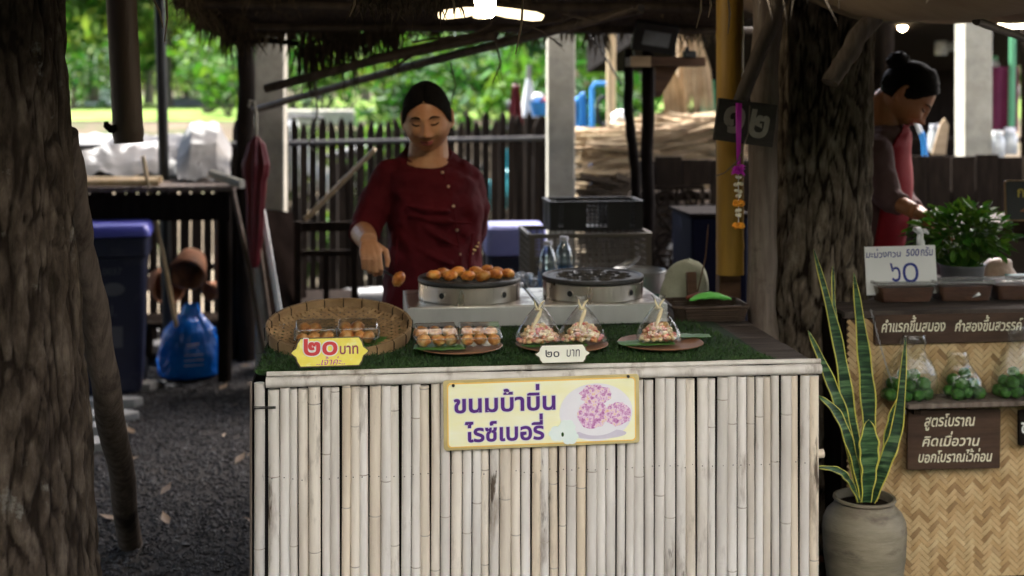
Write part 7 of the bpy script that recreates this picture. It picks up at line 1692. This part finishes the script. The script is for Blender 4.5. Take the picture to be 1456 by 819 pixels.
m.build('rack', MT['dark_wood'], t)
m = MB()
for k in range(260):
    x = xa + (xb - xa) * .36 * rng.random(); z = rng.uniform(.5, .95); ln = rng.uniform(.2, .5); m.strand((x - ln / 2, 6.93 + rng.uniform(-.03, .03), z - rng.gauss(0, .04)), (x + ln / 2, 6.93 + rng.uniform(-.03, .03), z + rng.gauss(0, .04)), rng.uniform(.015, .04), side=Vector((0, -1, .6)))
m.build('dark_palm_leaf', MT['thatch_dark'], t, flat=True)
a, b_ = W(900, HY, 8.2), W(1022, HY, 8.3); m = MB(); m.box(((a.x + b_.x) / 2, 8.2, .46), (b_.x - a.x, .12, .94)); tag(m.build('bright_gap_wall', MT['cream_wall'], bev=.01), 'pale low wall added to brighten the gaps of the fretwork panel', 'wall')  # invented pale surface that makes the fretwork gaps look bright
# bamboo uprights and straw brooms
for px, d, y0, lb, mt in ((869, 8.6, 30, 'pale bamboo upright beside the blue frame', 'bamboo_tan'), (969, 8.2, 15, 'pale bamboo upright between the straw brooms', 'light_wood')):
    m = MB(); a, b_ = onG(px, d), W(px, y0, d); m.tube([a.lerp(b_, k / 20) for k in range(21)], [.030 * (1.06 if k % 4 == 0 else 1) for k in range(21)], 14); tag(m.build('bamboo_post', MT[mt]), lb, 'bamboo post')
def broom(px, y0, y1, wpx, d, lb):
    a, b_ = W(px, y0, d), W(px + 6, y1, d); t = thing('straw_broom', lb, 'broom', b_, None); m = MB(); w = L(wpx, d)
    for k in range(170):
        q = rng.uniform(-1, 1); e = b_ + Vector((q * w / 2, rng.uniform(-.03, .03), rng.uniform(-.03, .06))); m.strand(a + Vector((q * .012, rng.uniform(-.01, .01), 0)), e, .008, Vector((q * w * .16, 0, 0)), side=Vector((rng.uniform(-.3, .3), 1, 0)))
    m.build('straw', MT['straw'], t, flat=True); m = MB(); m.tube([a + Vector((0, 0, .06)), a - Vector((0, 0, .03))], [.010, .018], 10); m.build('binding', MT['bamboo_tan'], t)
broom(988, 40, 165, 44, 7.9, 'long straw broom hanging right of the pale bamboo'); broom(955, 98, 176, 34, 8.0, 'shorter straw broom hanging left of the pale bamboo')
# blue cloth, frame, white bag, parasol
p = W(824, 205, 8.4); m = MB(); m.grid(lambda u, v: (W(814 + 17 * u + 3 * math.sin(v * 3), 0, 8.4).x, p.y + .02 * math.sin(u * 9 + v * 2), W(0, 142 + 66 * v - (12 * u if v < .3 else 0), 8.4).z), 12, 14); tag(m.build('blue_sheet', MT['blue'], solid=.006, ang=180), 'bright blue plastic sheet hanging right of the concrete post', 'plastic sheet')
a = W(841, 190, 9.0); m = MB(); m.tube([W(842, 300, 9), W(842, 126, 9), W(846, 119, 9), W(862, 119, 9), W(866, 126, 9), W(866, 300, 9)], .017, 10); tag(m.build('blue_tube_stand', MT['blue']), 'bright blue tubular frame behind the palm leaf heap', 'frame')
m = MB(); m.tube([W(858 + 9 * math.cos(a), 158 + 20 * math.sin(a), 9.1) for a in [2 * PI * k / 30 for k in range(31)]], .014, 8); tag(m.build('old_tyre', MT['rubber']), 'dark tyre ring hanging inside the blue frame', 'tyre')
p = W(884, 172, 7.6); m = MB(); m.blob(p, (L(15, 7.6), .05, L(16, 7.6)), 24, 16, .45, 2.5, seed=2); tag(m.build('white_bag', MT['white'], ang=180), 'crumpled white bag on the palm leaf heap', 'bag')
d = 10.2; p = W(752, 165, d); t = thing('folded_parasol', 'folded white parasol beyond the picket fence', 'parasol', onG(752, d)); m = MB(); tz_ = W(752, 98, d).z; bz_ = W(752, 172, d).z
m.grid(lambda u, v: (p.x + L(13, d) * v ** .8 * math.cos(2 * PI * u) * (1 + .12 * math.cos(16 * PI * u)), p.y + L(13, d) * v ** .8 * math.sin(2 * PI * u) * (1 + .12 * math.cos(16 * PI * u)), tz_ + (bz_ - tz_) * v), 48, 12, wrap=True); m.build('canopy', MT['white'], t, ang=180); m = MB(); m.tube([(p.x, p.y, hz(p.y)), (p.x, p.y, tz_ + .03)], .02, 8); m.build('pole', MT['alu'], t)
c = W(769, 150, 9.9); t = thing('plastic_basket', 'blue plastic basket with red and white packs beside the parasol', 'basket', (c.x, c.y, c.z - .1)); m = MB(); m.lathe([(0, -.08), (.06, -.08), (.085, .02), (.09, .03)], 20, Matrix.Translation(c)); m.build('basket_body', MT['blue'], t); m = MB(); m.blob(c + Vector((-.02, 0, .06)), (.05, .05, .04), 12, 8, .3); m.build('white_pack', MT['white'], t); m = MB(); m.blob(c + Vector((.03, -.02, .03)), (.05, .04, .03), 12, 8, .3); m.build('red_pack', MT['redpaint'], t)
m = MB(); m.box((c.x, c.y + .02, (c.z - .09) / 2), (.3, .25, c.z - .09)); tag(m.build('low_cupboard', MT['dark_wood'], bev=.01), 'dark low cupboard behind the fence holding the basket', 'cupboard')
m = MB(); q = W(733, 145, 9.6); m.grid(lambda u, v: (q.x + (-.5 + u) * .10 * (.5 + .6 * v), q.y + .02 * math.sin(u * 12), q.z + .13 - .30 * v), 12, 10); tag(m.build('red_cloth', MT['red_umbrella'], solid=.005, ang=180), 'dark red cloth hanging beyond the fence near the parasol', 'cloth')
m = MB(); m.tube([onG(733, 9.62), W(733, 115, 9.62)], .015, 8); tag(m.build('cloth_pole', MT['dark_wood']), 'dark pole carrying the red cloth beyond the fence', 'pole')
# motorbikes beyond the fence
def motorbike(px, d, rot, body, lb):
    c = onG(px, d); c.z = hz(c.y); t = thing('motorbike', lb, 'motorbike', (0, 0, 0), None)
    for x in (-.6, .6):
        T = Matrix.Translation((x, 0, .29)) @ Matrix.Rotation(R(90), 4, 'X'); m = MB(); m.lathe([(.23, -.035), (.275, -.03), (.29, 0), (.275, .03), (.23, .035)], 28, T, closed=True); w_ = m.build('wheel', MT['rubber'], t)
        m = MB()
        for k in range(8): m.tube([T @ Vector((0, 0, 0)), T @ Vector((.235 * math.cos(k * PI / 4), .235 * math.sin(k * PI / 4), 0))], .008, 5)
        m.build('spoke', MT['alu'], w_)
    m = MB(); m.tube([(-.62, 0, .30), (-.30, 0, .48), (.05, 0, .40), (.36, 0, .62), (.50, 0, .86)], [.05, .11, .12, .09, .05], 12); m.build('frame_shell', MT[body], t)
    m = MB(); m.tube([(-.85, 0, .74), (-.55, 0, .76), (-.15, 0, .72), (.10, 0, .68)], [.06, .11, .12, .05], 12, sq=.5); m.build('saddle', MT['black'], t)
    m = MB(); m.tube([(.60, 0, .29), (.50, 0, .70), (.45, 0, .98)], .03, 8); m.build('fork', MT['alu'], t)
    m = MB(); m.tube([(.36, -.34, 1.0), (.45, -.12, 1.02), (.45, .12, 1.02), (.36, .34, 1.0)], .018, 8); m.build('handlebar', MT['black'], t)
    m = MB(); m.blob((.52, 0, .93), (.10, .13, .10), 14, 10); m.build('headlamp', MT['white'], t)
    m = MB(); m.tube([(.36, -.17, .82), (.30, -.19, .45), (.22, -.17, .35)], [.08, .11, .04], 10); m.tube([(.36, .17, .82), (.30, .19, .45), (.22, .17, .35)], [.08, .11, .04], 10); m.build('leg_shield', MT[body], t)
    for s in (-1, 1): m = MB(); m.tube([(.40, s * .25, 1.02), (.40, s * .30, 1.16)], .008, 5); m.blob((.40, s * .32, 1.2), (.015, .07, .045), 10, 8); m.build('mirror', MT['black'], t)
    t.location = c; t.rotation_euler = (0, 0, rot); return t
motorbike(480, 11.2, R(150), 'white', 'dark motorbike with white panels beyond the fence, left of the seller'); motorbike(676, 10.9, R(12), 'tealpaint', 'teal motorbike beyond the fence, right of the seller')
m = MB(); q = W(430, 168, 12.5); m.box((q.x, q.y, q.z), (1.0, .25, .16)); tag(m.build('concrete_kerb', MT['concrete'], bev=.02), 'pale concrete edge stone beyond the left fence end', 'kerb')

# ================================================================== DARK HUT AT THE BACK RIGHT
hx0, hx1 = W(905, HY, 9.5).x, W(1640, HY, 9.5).x
t = thing('back_hut', 'dark open hut across the back of the market', 'hut', ((hx0 + hx1) / 2, 10, 0)); m = MB()
m.add([(hx0, 8.4, 1.92), (hx1, 8.4, 1.92), (hx1, 11.5, 1.62), (hx0, 11.5, 1.62), (hx0, 8.4, 2.02), (hx1, 8.4, 2.02), (hx1, 11.5, 3.0), (hx0, 11.5, 3.0)], [(0, 3, 2, 1), (4, 5, 6, 7), (0, 1, 5, 4), (1, 2, 6, 5), (2, 3, 7, 6), (3, 0, 4, 7)]); m.build('roof', MT['black_wood'], t)
m = MB(); fx0 = W(1020, HY, 9.5).x; m.box(((fx0 + hx1) / 2, 9.8, hz(9.8) + .03), (hx1 - fx0, 3.2, .06)); m.build('dark_floor_sheet', MT['ground'], t)  # dark slab added over the sand so the hut floor looks shaded
m = MB(); x = W(1010, HY, 11).x
while x < hx1: w_ = rng.uniform(.12, .18); m.box((x + w_ / 2, 11.3, .85), (w_ - .006, .03, 1.6)); x += w_
m.build('back_wall', MT['black_wood'], t)
for px in (1026, 1262, 1460): m = MB(); q = onG(px, 8.7); m.tube([q, q + Vector((0, 0, 1.9))], .04, 10); m.build('hut_post', MT['dark_wood'], t)
for z in (.7, 1.05): m = MB(); m.box((W(1330, HY, 10.4).x, 10.3, z), (1.9, .35, .03)); m.build('rack_shelf', MT['dark_wood'], t)
p = W(1014, 143, 8.9); m = MB(); m.box((p.x, p.y, p.z), (L(26, 8.9), .2, L(46, 8.9))); m.box((p.x, p.y - .02, p.z + L(26, 8.9)), (L(30, 8.9), .24, .03)); m.box((p.x, p.y, (p.z - L(23, 8.9)) / 2), (L(22, 8.9), .16, p.z - L(23, 8.9))); tag(m.build('green_cabinet', MT['green_box'], bev=.01), 'small green cabinet behind the yellow bamboo post', 'cabinet')
# bulbs, jars and goods on the racks
glow = lamp_mat('bulb_glow', (1, .72, .38), 25); 
for k, (px, py, d, r, lb) in enumerate(((1283, 38, 9.0, .030, 'brightest warm bulb hanging in the dark hut'), (1257, 42, 9.6, .014, 'small warm bulb left of the brightest one'), (1312, 47, 9.8, .014, 'small warm bulb right of the brightest one'))):
    p = W(px, py, d); t = thing('hanging_bulb', lb, 'lamp', p); m = MB(); m.lathe([(0, -r), (r * .7, -r * .7), (r, 0), (r * .7, r * .8), (r * .35, r * 1.4)], 16, Matrix.Translation(p)); m.build('bulb', glow, t); m = MB(); m.tube([p + Vector((0, 0, r * 1.3)), p + Vector((0, 0, .25))], .006, 6); m.build('cord', MT['black'], t)
jar = M_('goods_glass', (.25, .27, .28), (.5, .5, .48), 9, rough=.08, spec=.9)
for k, (px, py, d, mt, lb) in enumerate(((1418, 205, 8.3, 'white', 'white lidded jar behind the board fence, right of the concrete post'), (1436, 200, 8.4, 'porcelain', 'tall jar beside the white lidded jar'), (1330, 196, 8.2, 'label', 'pale jar left of the concrete post'), (1440, 128, 9.4, 'cream_bead', 'cream jar high on the hut rack'), (1412, 96, 9.8, 'green_box', 'green jar high on the hut rack'), (1338, 62, 9.8, 'alu', 'shiny tin hanging under the hut roof'), (1352, 56, 9.9, 'white', 'shiny white tin hanging under the hut roof'))):
    p = W(px, py, d); r = .045; t = thing('storage_jar', lb, 'jar', p); T = Matrix.Translation(p); m = MB(); m.lathe([(0, -.09), (r, -.088), (r * 1.05, -.05), (r, .03), (r * .7, .05), (r * .7, .06)], 20, T); m.build('glass', jar, t); m = MB(); m.lathe([(0, .085), (r * .75, .085), (r * .78, .055), (0, .055)], 20, T); m.build('lid', MT[mt], t)
m = MB(); q = W(1420, 140, 9.0); m.grid(lambda u, v: (q.x + (-.5 + u) * .26, q.y + .03 * math.sin(u * 11 + v), q.z + .22 - .45 * v), 14, 12); tag(m.build('figure_cloth', M_('wine_cloth', (.09, .008, .03), (.14, .015, .05), 6, rough=.9), solid=.006, ang=180), 'dark wine red cloth standing in for a blurred figure right of the concrete post', 'cloth')  # plain cloth in place of a blurred figure's clothes
m = MB(); m.tube([W(1440, 50, 8.6), W(1438, 180, 8.6)], .022, 8); tag(m.build('green_pole', MT['green_box']), 'pale green pole at the right edge of the hut', 'pole')
# white tap and blue pipe
t = thing('water_pipe', 'blue water pipe with a white curved spout behind the second seller', 'pipe', W(1317, 222, 6.9)); m = MB(); d = 6.9; m.tube([W(1319, 300, d), W(1314, 200, d), W(1310, 188, d)], .014, 10); m.build('blue_pipe', MT['blue'], t); m = MB(); m.tube([W(1310, 190, d), W(1303, 172, d), W(1300, 168, d)], .012, 10); m.tube([W(1296, 172, d), W(1306, 168, d), W(1316, 158, d), W(1320, 146, d)], [.010, .013, .013, .008], 10); m.build('white_spout', MT['white'], t)
for k, (px, py, lb) in enumerate(((1340, 170, 'pale wooden paddle leaning behind the water pipe'),)):
    m = MB(); q = W(1331, 220, 7.1); m.prism([(-.03, 0), (.05, 0), (.07, .16), (.045, .20), (.02, .17)], .012, Matrix.Translation(q) @ Matrix.Rotation(R(90), 4, 'X')); tag(m.build('wooden_paddle', MT['light_wood'], bev=.003), lb, 'paddle')

# ================================================================== NUMBER BOARD AND GARLAND
d = 3.76; c = W(1060.5, 174, d); nb_ = thing('number_board', 'dark wooden board with Thai number twelve painted in grey', 'sign', c); BMx = board_frame(c, R(3), 0, R(-7)); w_, h_ = L(88, d), L(60, d)
m = MB(); m.prism([(-w_ / 2, -h_ / 2), (w_ / 2, -h_ / 2 - .002), (w_ / 2 + .002, h_ / 2), (-w_ / 2 + .001, h_ / 2)], .014, BMx @ Matrix.Translation((0, 0, -.014))); m.build('board', MT['board_grey'], nb_, bev=.002)
m = MB(); lettering(m, '๑', (-w_ * .38, -h_ * .30, -w_ * .02, h_ * .36), BMx, off=.03, th=.0009, stretch=True, shear=.1); lettering(m, '๒', (w_ * .06, -h_ * .34, w_ * .40, h_ * .34), BMx, off=.03, th=.0009, stretch=True, shear=.1); m.build('numeral', MT['ink_grey'], nb_, flat=True)
d = 3.72; t = thing('flower_garland', 'marigold garland on a pink ribbon hanging over the number board', 'garland', W(1050, 325, d)); m = MB()
m.add([W(1046, 146, d), W(1055, 147, d), W(1054, 190, d), W(1046.5, 190, d), W(1053, 234, d), W(1047.5, 234, d)], [(0, 1, 2, 3), (3, 2, 4, 5)]); m.build('ribbon', MT['pink'], t, solid=.0008)
m = MB()
for k in range(26):
    a = 2 * PI * k / 13 + k; p = W(1050, 240 + (k % 3) * 3, d); m.strand(p, p + Vector((math.cos(a) * .022, math.sin(a) * .014, rng.uniform(-.014, .012))), .010, Vector((0, 0, .006)))
m.build('ribbon_bow', MT['pink'], t, flat=True)
m = MB(); r = random.Random(4)
for py, rr, n_ in ((251, 3, 5), (262, 5, 14), (272, 4, 8), (278, 2.5, 5), (300, 3, 7), (306, 2.6, 6)):
    p = W(1050, py, d)
    for k in range(n_): a = 2 * PI * k / n_; m.blob(p + Vector((math.cos(a) * L(rr, d), math.sin(a) * L(rr, d), r.uniform(-.003, .003))), .0045, 7, 5)
m.build('jasmine_buds', MT['cream_bead'], t, ang=180)
for py in (289, 321):
    p = W(1050, py, d); m = MB()
    for k in range(70):
        a = 2 * PI * r.random(); e = r.uniform(-.9, .9); q = Vector((math.cos(a) * math.cos(e), math.sin(a) * math.cos(e), math.sin(e) * .6)) * L(9.5, d); m.blob(p + q * .8, (.0042, .0042, .0034), 6, 4, .3, 3, seed=k)
    m.blob(p, (L(7.5, d), L(7.5, d), L(4.5, d)), 12, 8); m.build('marigold_flower', MT['marigold'], t, ang=180)
m = MB(); m.tube([W(1050, 246, d), W(1050, 322, d)], .001, 5); m.build('thread', MT['white'], t)
m = MB(); m.tube([W(1066, 150, d + .01), W(1064, 190, d), W(1050, 228, d - .01), W(1030, 246, d), W(1018, 250, d + .05)], .0018, 6); tag(m.build('cord', MT['grey_wood'], ang=180), 'thin grey cord looping below the number board', 'cord')
